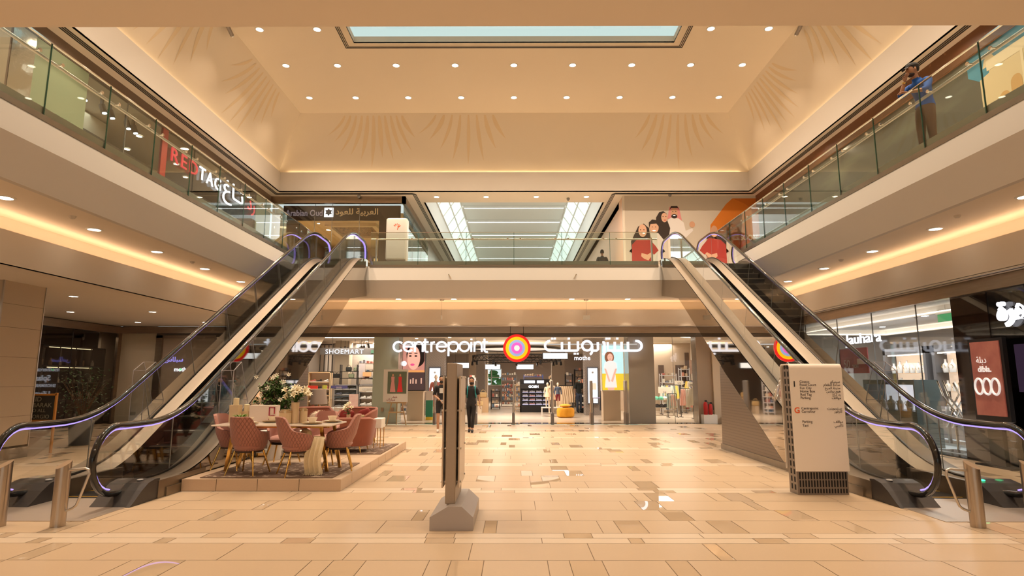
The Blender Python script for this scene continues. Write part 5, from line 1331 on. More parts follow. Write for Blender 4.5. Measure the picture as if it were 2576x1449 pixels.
for i, (u0, u1) in enumerate(((1650, 1663), (1692, 1714), (1716, 1726))):
    mb = MB(); mb.box(ux(u0, 31.4), ux(u1, 31.4), 31.5, 31.58, 1.3, 2.35 if i < 2 else 3.0); tag(mb.build('wall_niche', M('brown_niche', (.16, .10, .07), .6)), 'dark brown wall panel at the back of the baby clothes area, %s' % ('left', 'middle', 'right')[i], 'panel')
for i, (u0, u1, y, z, n, cs, nm) in enumerate(((1652, 1698, 28.6, 1.35, 7, (7, 5, 3, 8), 'long pale rail behind the caps'), (1668, 1690, 26.3, 1.0, 4, (5, 7, 1, 2), 'low rail left of the wheeled one'))):
    rail(ux(u0, y), ux(u1, y), y, z, 'clothes rail with small mixed garments, %s' % nm)
    for k in range(n):
        c = cs[k % 4]; cn_ = {1: 'salmon', 7: 'cream', 2: 'sage', 3: 'yellow', 5: 'green', 8: 'violet'}[c]
        garment(ux(u0 + 3 + k * (u1 - u0 - 5) / n, y), y - .05, z - .02, R.uniform(.45, .65), .22, c, 'small_garment', '%s small garment on the %s' % (cn_, nm), '%s garments on the %s' % (cn_, nm))
gondola(ux(1655, 30.5), ux(1690, 30.5), 30.4, 1.9, 'the tall pale shelf at the back left of the baby clothes', 5, M('white_metal', (.8, .78, .8), .4), seed=11)
gondola(ux(1704, 30.8), ux(1724, 30.8), 30.8, 2.2, 'the tall pale shelf at the back right of the baby clothes', 6, MATS['white_metal'], seed=12)
# fire extinguishers
t = thing('extinguisher_box', 'white box holding the fire extinguishers at the brown pillar', 'box', (7.35, 24.3, 0))
mb = MB(); mb.box(7.05, 7.55, 22.62, 22.98, 0, .32); o = mb.build('box', white_p, t)
for i, (x, s) in enumerate(((7.18, 1.), (7.36, .85))):
    t = thing('fire_extinguisher', 'red fire extinguisher in the white box, the %s one' % ('left taller', 'right shorter')[i], 'fire extinguisher', (x, 22.8, .3))
    mb = MB(); mb.lathe([(.07, 0), (.08, .02), (.08, .38 * s), (.05, .45 * s), (.02, .47 * s)], (x, 22.8, .32), 14); mb.build('cylinder', M('extinguisher_red', (.45, .02, .02), .3), t, True)
    mb = MB(); mb.box(x - .02, x + .06, 22.78, 22.82, .32 + .47 * s, .32 + .53 * s); mb.tube([(x, 22.8, .32 + .5 * s), (x + .1, 22.78, .32 + .45 * s), (x + .11, 22.78, .32 + .2 * s)], .012, 6); mb.build('valve_and_hose', black, t)
t = thing('round_bench_table', 'small round topped metal table at the foot of the pale pillar', 'table', (8.1, 22.7, 0))
mb = MB(); mb.lathe([(.3, 0), (.3, .02)], (8.1, 22.6, .3), 20); mb.build('top', steel, t)
for a in (0, 2.1, 4.2): mb = MB(); mb.cyl((8.1 + .2 * cos(a), 22.6 + .2 * sin(a), 0), (8.1 + .15 * cos(a), 22.6 + .15 * sin(a), .3), .012, n=6); mb.build('leg', steel, t)
# easel with poster
t = thing('easel', 'pale wooden easel standing before the green pillar', 'easel', (-4.25, 21.7, 0))
for (a, b) in (((-4.55, 21.75, 0), (-4.35, 21.85, 1.1)), ((-3.85, 21.75, 0), (-4.1, 21.85, 1.1)), ((-4.3, 22.25, 0), (-4.22, 21.9, 1.1))): mb = MB(); mb.cyl(a, b, .022, n=6); mb.build('leg', wood, t)
mb = MB(); mb.box(-4.5, -3.92, 21.72, 21.76, .44, .48); mb.box(-4.55, -3.85, 21.66, 21.74, .78, .82); mb.build('rail', wood, t)
t = thing('poster_board', 'white poster leaning on the easel with two women in rose and red dresses', 'poster', (-4.25, 21.65, .82))
mb = MB(); mb.box(-4.68, -3.80, 21.62, 21.65, .82, 1.98); mb.build('board', M('poster_grey_white', (.72, .70, .68), .5), t)
mb = MB(); mb.box(-4.53, -3.85, 21.612, 21.62, 1.12, 1.90); mb.build('photo_area', M('photo_green_grey', (.16, .17, .14), .6, noise=.5, nscale=5, col2=(.08, .14, .08)), t)
for dx, c, nm in ((-.12, (.62, .30, .30), 'rose'), (.14, (.70, .04, .05), 'red')):
    x = -4.22 + dx; m = M('figure_' + nm, c, .6)
    flat([(x - .06, 1.72), (x + .06, 1.72), (x + .05, 1.55), (x + .10, 1.18), (x - .10, 1.18), (x - .05, 1.55)], m, 'printed_dress_' + nm, t, 21.608)
    flat([(x + .035 * cos(a), 1.77 + .045 * sin(a)) for a in [i * pi / 5 for i in range(10)]], M('figure_skin', (.55, .32, .22), .6), 'printed_head', t, 21.606)
text(ar('عيد'), .13, (-4.35, 21.615, .98), MATS['maroon_ink'], 'arabic_lettering', t, depth=.003); text(ar('مبارك'), .13, (-4.55, 21.615, .87), MATS['maroon_ink'], 'arabic_lettering', t, depth=.003)
for x in (-5.0, -4.62):
    mb = MB(); mb.box(x - .05, x + .05, 23.03, 23.05, .42, .56); tag(mb.build('socket_plate', bronze), 'small bronze socket plate low on the green pillar, the %s one' % ('left' if x < -4.8 else 'right'), 'socket')
mb = MB(); mb.box(-14.6, -14.4, 23.08, 23.1, .3, .4); tag(mb.build('socket_plate', bronze), 'small socket plate low on the cream pier', 'socket')
# ================================================================ UPPER LEVEL
# perfume shop upper left (front at Y=23.2)
mb = MB(); mb.box(-9.75, -4.36, 23.12, 23.3, 8.62, 8.9); mb.box(-4.5, -4.36, 23.12, 60, 8.62, 8.9); mb.box(4.36, 4.5, 24, 60, 8.62, 8.9)
struct('trim_10', mb, bronze)
pane('window_11', -9.6, -4.44, 23.22, 23.24, 5.4, 8.62, shop_glass, (-8.0, -7.3, -6.2))
pane('window_12', -4.44, -4.42, 23.24, 30, 5.4, 8.62, glass('corridor_glass', (.85, .93, .88), .2), (25.5, 27.8), steel)
t = thing('shop_sign', 'dark brown sign panel with gold outlined latin and arabic lettering and star emblem', 'sign', (-7, 23.4, 8))
mb = MB(); mb.box(-9.35, -4.6, 23.42, 23.5, 7.98, 8.6); mb.box(-5.45, -4.6, 23.42, 23.5, 5.4, 7.98); mb.build('panel', M('dark_brown_panel', (.045, .028, .02), .25), t)
gl = M('gold_letter', (.55, .48, .38), .3, .6, emit=(.55, .6, 1), es=.12)
text('Arabian Oud', .36, (-9.25, 23.40, 8.16), gl, 'lettering', t, depth=.03, width=1.5, bold=.003)
text(ar('العربية للعود'), .34, (-7.22, 23.40, 8.22), M('gold_letter2', (.62, .45, .22), .3, .6, emit=(1, .7, .35), es=.15), 'arabic_lettering', t, depth=.03, width=1.72, bold=.004)
mb = MB(); mb.box(-7.68, -7.32, 23.38, 23.42, 8.12, 8.50); mb.build('lit_square', emi('lit_square', (.95, .97, 1), 2), t)
mb = MB(); st = []
for k in range(12): a = pi / 2 + k * pi / 6; r = .16 if k % 2 == 0 else .10; st.append((-7.5 + r * cos(a), 23.375, 8.31 + r * sin(a)))
mb.poly(st[::-1]); mb.build('star_emblem', M('emblem_blue', (.12, .17, .28), .4), t)
mb = MB(); mb.box(-9.7, -4.5, 29.9, 30, 5.4, 8.7); mb.box(-9.75, -9.65, 23.3, 30, 5.4, 8.7)
struct('wall_upper_shop', mb, M('amber_wall', (.70, .52, .30), .6))
mb = MB(); mb.box(-9.7, -4.5, 23.5, 30, 8.25, 8.3)
struct('ceiling_upper_shop', mb, M('amber_ceiling', (.80, .62, .38), .6))
t = thing('coffered_ceiling_panel', 'dark carved lattice panel set in the perfume shop ceiling', 'ceiling panel', (-7, 26, 8.2))
mb = MB(); mb.box(-7.9, -6.1, 25, 27, 8.20, 8.25); mb.build('lattice', pattern('lattice', (.03, .015, .01), (.35, .2, .08), 'voronoi', 7, .4, .05), t)
mb = MB(); mb.box(-8.1, -5.9, 24.8, 25, 8.1, 8.25); mb.box(-8.1, -5.9, 27, 27.2, 8.1, 8.25); mb.box(-8.1, -7.9, 25, 27, 8.1, 8.25); mb.box(-6.1, -5.9, 25, 27, 8.1, 8.25); mb.build('frame', MATS['amber_ceiling'], t)
area((-7, 26, 8.05), 1.5, 120, (1, .75, .42), (0, 0, 0), sy=2)
area((-5.0, 25, 8.1), .4, 25, (1, .75, .42)); area((-9.0, 25, 8.1), .4, 25, (1, .75, .42))
for i, x in enumerate((-8.9, -8.4, -6.9, -5.3)):
    put_dl(x, 24.4 + .5 * (i % 2), 8.25, 'small downlight in the amber ceiling of the perfume shop, %s' % ordl(i, 4), 'downlights in the perfume shop', .6)
for i, x in enumerate((-9.1, -8.0, -6.6)):
    t = thing('perfume_cabinet', 'tall dark cabinet with lit amber shelves, %s in the upper perfume shop' % ('left', 'middle', 'right')[i], 'cabinet', (x, 29.4, 5.4))
    mb = MB(); mb.box(x - .5, x + .5, 29.3, 29.8, 5.4, 7.7); mb.build('carcass', M('walnut', (.12, .06, .03), .4), t)
    for k in range(3): mb = MB(); mb.box(x - .42, x + .42, 29.28, 29.3, 5.9 + k * .6, 6.4 + k * .6); mb.build('lit_niche', M('amber_niche', (.5, .35, .15), .5, emit=(1, .65, .25), es=.5), t)
t = thing('sales_counter', 'dark low counter inside the perfume shop', 'counter', (-7, 25, 5.4))
mb = MB(); mb.box(-7.9, -6.5, 24.6, 25.1, 5.4, 7.0); mb.build('body', MATS['dark_brown_panel'], t); mb = MB(); mb.box(-7.95, -6.45, 24.55, 25.15, 7.0, 7.05); mb.build('top', gold, t)
# ---- upper right hoarding wall with family mural (Y=23.1)
mb = MB(); mb.box(4.36, 9.75, 23.1, 23.3, 5.4, 8.9)
struct('wall_upper_back', mb, M('hoarding_white', (.60, .55, .49), .55))
mb = MB(); mb.box(4.36, 4.5, 23.3, 60, 5.4, 8.9)
struct('wall_corridor_right', mb, M('peach_hoarding', (.74, .50, .36), .6))
mb = MB(); mb.box(-4.5, -4.44, 30, 60, 5.4, 8.9)
struct('wall_corridor_left', mb, bronze)
mu = thing('hoarding_mural', 'white hoarding print of a family of four with orange facets and coming soon lettering', 'mural', (6.9, 23.08, 5.4))
def U(px, py): return ((px - 1293) * .016, 6.2 + (660 - py) * .0162)
def Zm(zx, zy): return U(1440 + zx / 4.83, 460 + zy / 4.83)
lay = [0]
def mpoly(pts, m, name):
    lay[0] += 1; q = MB(); q.poly([(U2[0], 23.098 - .0006 * lay[0], U2[1]) for U2 in [Zm(a, b) for a, b in pts]]); return q.build(name, m, mu)
def mell(cx, cy, rx, ry, m, name, n=18): return mpoly([(cx + rx * cos(2 * pi * i / n), cy - ry * sin(2 * pi * i / n)) for i in range(n)][::-1], m, name)
PR = lambda n, c: M('print_' + n, c, .6)
mpoly([(600, 130), (600, 990), (625, 990), (625, 130)][::-1], PR('pale_edge', (.80, .74, .66)), 'pale_margin')
mpoly([(1930, 195), (2250, 195), (2500, 350), (2500, 700), (1640, 700), (1650, 520), (1850, 265)], PR('orange', (.66, .20, .02)), 'orange_facet')
mpoly([(1930, 195), (2250, 195), (2240, 240), (2120, 300), (2080, 262)], PR('orange_dark', (.55, .15, .015)), 'dark_orange_facet')
skin = PR('skin', (.62, .36, .24)); skin2 = PR('skin2', (.70, .43, .31)); hair = PR('black', (.03, .018, .015))
# man in white thobe with red check headscarf
mpoly([(1125, 640), (1120, 470), (1180, 432), (1270, 440), (1330, 490), (1350, 590), (1430, 560), (1440, 590), (1330, 690), (1150, 700)], PR('white_thobe', (.80, .78, .80)), 'white_robe')
mpoly([(1165, 300), (1280, 300), (1310, 470), (1270, 440), (1180, 432), (1135, 450)], PR('rose_scarf', (.70, .28, .30)), 'rose_headscarf')
mell(1220, 375, 44, 66, skin, 'man_face'); mell(1220, 415, 36, 27, hair, 'man_beard'); mell(1220, 405, 16, 6, PR('white', (.85, .82, .8)), 'man_smile')
mpoly([(1165, 335), (1185, 290), (1260, 288), (1285, 340), (1265, 315), (1190, 313)], hair, 'black_band')
for dx in (-18, 18): mell(1222 + dx, 355, 7, 5, hair, 'man_eye')
mell(1430, 515, 34, 38, skin, 'raised_hand')
# woman in black headscarf
mpoly([(990, 700), (1000, 430), (1040, 365), (1090, 350), (1130, 385), (1135, 470), (1165, 560), (1150, 640), (1080, 700)], hair, 'black_headscarf')
mell(1100, 430, 38, 58, skin2, 'woman_face'); mell(1105, 462, 14, 6, PR('lips', (.6, .1, .1)), 'woman_lips')
for dx in (-14, 20): mell(1098 + dx, 418, 7, 4, hair, 'woman_eye')
# boy
mpoly([(930, 620), (1020, 620), (1080, 700), (1180, 760), (1190, 980), (950, 980)], PR('pale_shirt', (.66, .66, .64)), 'boy_shirt')
mell(972, 550, 55, 72, skin2, 'boy_face'); mpoly([(912, 560), (910, 490), (950, 455), (1020, 465), (1030, 540), (1000, 505), (930, 510)], hair, 'boy_hair')
for dx in (-20, 20): mell(970 + dx, 545, 6, 5, hair, 'boy_eye')
mell(970, 590, 22, 7, PR('white', (.85, .82, .8)), 'boy_smile')
# girl in red
mpoly([(700, 860), (690, 720), (780, 540), (850, 505), (910, 560), (925, 690), (880, 700), (780, 720), (720, 860), (665, 840)], hair, 'girl_hair')
mell(832, 590, 50, 78, skin2, 'girl_face')
mpoly([(695, 985), (700, 760), (760, 700), (900, 680), (985, 780), (1015, 830), (960, 880), (925, 850), (925, 985)], PR('red_tunic', (.38, .035, .03)), 'red_tunic')
for dx in (-24, 16): mell(832 + dx, 580, 7, 5, hair, 'girl_eye')
mell(845, 622, 16, 6, PR('white', (.85, .82, .8)), 'girl_smile')
mpoly([(810, 860), (880, 880), (930, 850), (950, 870), (890, 950), (840, 930), (805, 900)], skin2, 'girl_hand')
# orange dressed figures behind the lettering
mpoly([(1540, 990), (1500, 800), (1600, 650), (1760, 650), (1800, 800), (1780, 990)], PR('rust_dress', (.42, .12, .03)), 'rust_dress')
mell(1690, 590, 40, 60, skin, 'figure_face')
mpoly([(1880, 900), (1900, 700), (1930, 520), (2010, 480), (2080, 560), (2120, 800), (2000, 850)], PR('rust_dress2', (.50, .12, .05)), 'rust_figure')
mell(1985, 590, 55, 70, PR('rust_face', (.50, .20, .10)), 'rust_face')
text('COMING SOON', .30, (U(1786, 606)[0], 23.07, U(1786, 606)[1]), PR('cream_letters', (.80, .68, .55)), 'lettering', mu, depth=.004, width=1.75, bold=.008)
# corridor skylight
mb = MB()
for sx in (-1, 1): mb.box(sx * 3.7, sx * 3.75, 24.0, 62, 8.9, 9.95)
mb.box(-3.7, 3.7, 23.95, 24.0, 8.95, 11.3)
struct('wall_corridor_upstand', mb, white_p)
mb = MB(); mb.box(-2.9, 2.9, 24, 62, 11.1, 11.15)
struct('ceiling_corridor', mb, M('corridor_ceiling_white', (.86, .85, .80), .6))
for sx, n in ((-1, 13), (1, 14)):
    mb = MB(); mb.add([(sx * 3.7, 24, 9.95), (sx * 3.7, 62, 9.95), (sx * 2.9, 62, 11.1), (sx * 2.9, 24, 11.1)], [(0, 1, 2, 3)])
    o = struct('window_%d' % n, mb, M('frosted_clerestory', (.75, .86, .82), .4, emit=(.80, .95, .90), es=.85))
    mb = MB()
    for y in range(24, 62, 2): mb.cyl((sx * 3.68, y, 9.97), (sx * 2.9, y, 11.08), .045, n=4)
    for f in (.0, .5, 1.): mb.cyl((sx * (3.68 - .78 * f), 24, 9.97 + 1.11 * f), (sx * (3.68 - .78 * f), 62, 9.97 + 1.11 * f), .04, n=4)
    tag(mb.build('window_frame', white_p, o))
mb = MB(); mb.box(-4.5, 4.5, 62, 62.1, 5.2, 11.3); struct('wall_corridor_end', mb, white_p)
for i, y in enumerate((28.8, 32, 35, 38.3, 41.9, 46, 50)):
    t = thing('linear_light', 'long white linear light across the corridor ceiling, %s' % ('%s one from the bridge' % ORD[i]), 'ceiling light', (0, y, 11)); t['group'] = 'linear lights across the corridor'
    mb = MB(); mb.box(-2.75, 2.75, y - .05, y + .05, 10.98, 11.02); mb.build('tube', emi('line_light_cool', (.97, 1, .98), 6), t)
    mb = MB(); mb.box(-2.8, 2.8, y - .12, y - .06, 10.98, 11.09); mb.build('housing', white_p, t)
for y in (28, 36, 46): area((0, y, 10.9), 5, 240, (.93, 1, .97), (0, 0, 0), sy=6)
# ---- upper left side (X=-9.75)
bm = M('brown_band', (.15, .105, .075), .4)
def left_panel(y0, y1, z0, z1, m, name, label, cat='panel', x=-9.8, th=.06):
    mb = MB(); mb.box(x, x + th, y0, y1, z0, z1); return tag(mb.build(name, m), label, cat)
mb = MB(); mb.box(-9.85, -9.75, 4.3, 23.12, 8.58, 8.9); mb.box(-9.85, -9.75, 4.3, 10.7, 5.4, 8.58); struct('wall_left_upper', mb, [bm])
left_panel(4.4, 10.6, 5.4, 8.56, M('taupe_panel', (.30, .25, .18), .5), 'wall_panel', 'taupe wall panel at the top left corner behind the railing', x=-9.76)
left_panel(10.7, 11.25, 5.4, 8.56, M('rippled_mirror', (.6, .62, .62), .12, 1., bump=.8, nscale=2.5), 'mirror_panel', 'narrow rippled mirror panel beside the pale green column')
left_panel(11.25, 12.75, 5.4, 8.56, M('pale_green', (.24, .29, .19), .5), 'wall_panel', 'pale green column face on the left upper walkway')
pane('window_15', -9.78, -9.76, 12.75, 15.7, 5.4, 8.56, shop_glass, (14.2,))
left_panel(15.7, 15.95, 5.4, 8.56, M('red_frame', (.35, .04, .03), .4), 'red_post', 'red upright at the near edge of the dark shopfront', 'post')
pane('window_16', -9.78, -9.76, 15.95, 21.8, 5.4, 8.56, smoked, (17.4, 19, 20.5), black)
left_panel(21.8, 23.1, 5.4, 8.56, MATS['pale_green'], 'wall_panel', 'cream green wall panel between dark shopfront and perfume shop')
mb = MB(); mb.box(-14.1, -14, 12.5, 22, 5.4, 8.9); mb.box(-14, -9.8, 12.6, 12.7, 5.4, 8.9); mb.box(-14, -9.8, 21.9, 22, 5.4, 8.9)
struct('wall_upper_left_shop', mb, M('dark_grey_wall', (.07, .065, .06), .6))
mb = MB(); mb.box(-14, -9.8, 12.6, 22, 8.7, 8.75); struct('ceiling_upper_left_shop', mb, pattern('grid_ceiling', (.25, .24, .2), (.62, .58, .5), 'dots', 3.5, .6, .1))
t = thing('air_duct', 'dark wavy edged bulkhead inside the left upper shop', 'duct', (-12, 15, 7))
mb = MB(); mb.box(-13.8, -11.2, 12.8, 21.5, 7.55, 8.1); mb.build('duct_body', M('duct_grey', (.10, .095, .085), .5), t)
mb = MB(); mb.box(-12.6, -11.3, 14.6, 15.7, 8.12, 8.62); tag(mb.build('box_unit', M('unit_cream', (.66, .62, .5), .5)), 'cream box unit under the ceiling of the left upper shop', 'unit')
for i, y in enumerate((12.95, 13.45, 14.15, 14.45, 15.1, 15.4)):
    t = thing('track_spotlight', 'black track spotlight with white lamp in the left upper shop, %s' % ordl(i, 6, 'near'), 'spotlight', (-10.4, y, 8.4))
    mb = MB(); mb.cyl((-10.4, y, 8.48), (-10.33, y + .02, 8.27), .075, n=10); mb.box(-10.43, -10.37, y - .03, y + .03, 8.45, 8.68); mb.build('housing', black, t)
    mb = MB(); mb.cyl((-10.33, y + .02, 8.268), (-10.329, y + .02, 8.262), .06, n=10); mb.build('lamp', lamp_w, t)
area((-11, 14, 8.6), 1.2, 60, (1, .95, .82), (0, 0, 0), sy=2)
for i, (y, x) in enumerate(((16.6, -11), (17.6, -12), (18.9, -11.2), (20.2, -11.6))): put_dl(x, y, 8.69, 'downlight behind the dark glass of the left upper shop, %s' % ordl(i, 4, 'near'), 'downlights behind the dark upper glass', .8, 10)
area((-9.1, 12, 8.85), .2, 30); area((9.1, 12, 8.85), .2, 25); area((-9.1, 18, 8.85), .2, 30); area((9.1, 18, 8.85), .2, 25)
t = thing('shop_sign', 'lit shop lettering in red and white on the dark upper left shopfront, latin and arabic', 'sign', (-9.7, 18, 8))
rd = emi('sign_red', (1, .05, .06), .9)
text('RED', .58, (-9.72, 16.1, 7.76), rd, 'red_lettering', t, xd=(0, 1, 0), depth=.03, width=1.42, spacing=1.25)
text('TAG', .58, (-9.72, 17.62, 7.76), sign_e, 'white_lettering', t, xd=(0, 1, 0), depth=.03, width=1.35, spacing=1.2)
text(ar('تـاغ'), .75, (-9.72, 19.15, 7.78), sign_e, 'arabic_lettering_white', t, xd=(0, 1, 0), depth=.03, width=1.5)
text(ar('رد'), .75, (-9.72, 21.0, 7.78), rd, 'arabic_lettering_red', t, xd=(0, 1, 0), depth=.03, width=.6)
# racks seen dimly behind
for i, y in enumerate((16.6, 18.2, 19.8)):
    mb = MB(); mb.box(-11.6, -10.6, y, y + .7, 5.4, 6.9); tag(mb.build('display_rack', M('dim_rack', (.16, .10, .09), .6)), 'dim display rack behind the dark upper glass, %s' % ordl(i, 3, 'near'), 'rack')
# ---- upper right side (X=9.75): carved band and night sky mural
mb = MB(); mb.box(9.75, 9.85, 4.3, 23.1, 5.4, 8.42)
wn = M('night_sky_mural', (.075, .085, .075), .25, noise=1, nscale=.55, stretch=(1, .35, 1.6), col2=(.24, .27, .20), spec=.7)
nt = wn.node_tree
for n in nt.nodes:
    if n.type == 'MIX':
        l = n.inputs[0].links[0]; src = l.from_socket; nt.links.remove(l)
        mr = nt.nodes.new('ShaderNodeMapRange'); mr.inputs[1].default_value = .55; mr.inputs[2].default_value = .85; nt.links.new(src, mr.inputs[0]); nt.links.new(mr.outputs[0], n.inputs[0])
struct('wall_right_upper', mb, wn)
mb = MB(); mb.box(9.68, 9.85, 4.3, 23.1, 8.42, 8.9)
struct('trim_11', mb, pattern('carved_wood', (.16, .06, .022), (.42, .19, .07), 'wave', 5, .5, .5, bump=.9, rot=(pi / 4, 0, 0), stretch=(1, 1.5, 1.5), width=.3))
t = thing('palace_mural', 'painted cream palace with arched windows against blue sky at the top right', 'mural', (9.7, 10.6, 5.4))
def rp(pts, m, name, d): q = MB(); q.poly([(9.745 - .003 * d, y, z) for y, z in pts]); q.build(name, m, t)
rp([(4.3, 5.4), (4.3, 8.42), (12.0, 8.42), (12.0, 8.0), (11.6, 7.7), (11.6, 5.4)][::-1], M('mural_blue', (.05, .25, .38), .4), 'blue_sky', 1)
rp([(9.0, 5.4), (9.0, 8.0), (11.45, 8.0), (11.45, 7.85), (11.7, 7.8), (11.7, 7.2), (11.45, 7.1), (11.35, 5.4)][::-1], M('mural_cream', (.62, .52, .32), .5), 'palace_wall', 2)
rp([(11.25, 8.0), (11.3, 8.15), (11.42, 8.3), (11.55, 8.15), (11.6, 8.0)][::-1], MATS['mural_cream'], 'finial', 2)
rp([(9.0, 7.9), (9.0, 8.12), (11.5, 8.12), (11.5, 7.9)][::-1], M('mural_pale', (.72, .64, .45), .5), 'cornice', 3)
for y, z0, z1 in ((11.15, 6.6, 7.3), (10.85, 6.5, 7.5), (10.45, 6.4, 7.75), (10.0, 6.4, 7.75)):
    rp([(y + .13, z0), (y + .13, z1 - .13)] + [(y + .13 * cos(a), z1 - .13 + .13 * sin(a)) for a in [i * pi / 8 for i in range(9)]] + [(y - .13, z0)], M('mural_amber', (.52, .33, .13), .5), 'painted_arch_window', 3)
for y in (10.66, 10.24): rp([(y + .03, 5.4), (y + .03, 7.9), (y - .03, 7.9), (y - .03, 5.4)], MATS['mural_pale'], 'painted_pilaster', 4)
# ---- thin palm frond shapes on the sloping walls, slightly darker than the slope
palm_m = M('palm_tone', (.80, .66, .46), .35, spec=.6)
def slope_pt(side, s, v):
    """side back/left/right, s metres along, v 0..1 up the slope"""
    X = 9.378 - 1.178 * v; Yv = 22.76 - 1.16 * v; z = 9.74 + 1.99 * v
    e = .003
    if side == 'back': return (s, Yv - e, z - e)
    return ((-X + e) if side == 'left' else (X - e), s, z - e)
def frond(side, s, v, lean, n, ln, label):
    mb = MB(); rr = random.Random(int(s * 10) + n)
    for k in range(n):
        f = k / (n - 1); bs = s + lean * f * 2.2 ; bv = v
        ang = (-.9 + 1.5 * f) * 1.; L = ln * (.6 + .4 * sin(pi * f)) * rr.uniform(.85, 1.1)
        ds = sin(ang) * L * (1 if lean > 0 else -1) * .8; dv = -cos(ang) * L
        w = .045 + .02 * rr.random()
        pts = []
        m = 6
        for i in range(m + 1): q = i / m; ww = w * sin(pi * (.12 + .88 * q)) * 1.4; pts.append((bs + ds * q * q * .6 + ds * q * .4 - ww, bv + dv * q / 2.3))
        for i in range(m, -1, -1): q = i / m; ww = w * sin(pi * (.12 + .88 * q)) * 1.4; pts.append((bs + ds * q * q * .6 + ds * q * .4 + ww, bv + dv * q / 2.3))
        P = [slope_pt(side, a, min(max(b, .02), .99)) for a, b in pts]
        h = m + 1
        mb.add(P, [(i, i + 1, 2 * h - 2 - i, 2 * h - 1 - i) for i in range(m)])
    tag(mb.build('palm_frond_shape', palm_m), label, 'wall painting', 'palm frond shapes on the sloping walls')
frond('back', -6.5, .96, 1, 11, 1.9, 'faint gold palm frond shape on the back slope, left end')
frond('back', -3.0, .97, 1, 8, 1.8, 'faint gold palm frond shape on the back slope, left of the middle')
frond('back', 7.4, .97, -1, 9, 2.0, 'faint gold palm frond shape on the back slope, right end')
frond('left', 17.5, .95, 1, 9, 2.0, 'faint gold palm frond shape on the left slope, near the corner')
frond('left', 13.0, .95, 1, 9, 2.0, 'faint gold palm frond shape on the left slope, towards the camera')
frond('right', 17.8, .95, 1, 10, 2.0, 'faint gold palm frond shape on the right slope, near the corner')
frond('right', 13.6, .9, 1, 9, 1.9, 'faint gold palm frond shape on the right slope, towards the camera')

# ================================================================ PLATFORM WITH FURNITURE
mb = MB(); PXY = (-4.94, -2.57, 9.17, 14.6)
mb.box(PXY[0] + .01, PXY[1] - .01, PXY[2] + .01, PXY[3], 0, .165)
g = .004
xs = [PXY[0], -4.42, -3.81, -3.19, PXY[1]]; yy = [PXY[2] + i * .62 for i in range(9)] + [PXY[3]]
mb.mat(1)
for a, b in zip(xs[:-1], xs[1:]):
    mb.box(a + g, b - g, PXY[2], PXY[2] + .02, .004, .17)
    for c, d in zip(yy[:-1], yy[1:]): mb.box(a + g, b - g, c + g, d - g, .15, .172)
for c, d in zip(yy[:-1], yy[1:]): mb.box(PXY[1] - .02, PXY[1], c + g, d - g, .004, .168)
tag(mb.build('display_platform', [M('dark_joint2', (.06, .04, .03), .8), M('platform_tile', (.60, .45, .32), .4, noise=.08, nscale=40)]), 'low tiled display platform carrying the dining and lounge furniture', 'platform')
PZ = .174
rugm = pattern('rug_pattern', (.17, .11, .08), (.50, .40, .32), 'noise', 9, .9, .58, width=.02)
rug2 = pattern('rug_pattern_border', (.19, .13, .09), (.42, .34, .27), 'voronoi', 9, .9, .06)
def rug(x0, x1, y0, y1, label):
    t = thing('patterned_rug', label, 'rug', ((x0 + x1) / 2, (y0 + y1) / 2, PZ))
    mb = MB(); mb.rbox(x0, x1, y0, y1, PZ - .001, PZ + .012, .006); mb.build('border', M('rug_brown', (.17, .11, .075), .9), t)
    mb = MB(); mb.box(x0 + .05, x1 - .05, y0 + .04, y1 - .04, PZ + .011, PZ + .014); mb.build('field', rugm, t)
rug(-4.72, -2.72, 9.26, 10.85, 'brown patterned rug under the dining table')
rug(-4.6, -2.63, 12.1, 14.0, 'brown patterned rug under the lounge sofa')
velvet = quilt('quilted_pink_velvet', (.40, .165, .125))
velvet_in = M('pink_velvet', (.45, .195, .15), .75, noise=.2, nscale=8); velvet_in.node_tree.nodes['Principled BSDF'].inputs['Sheen Weight'].default_value = .4
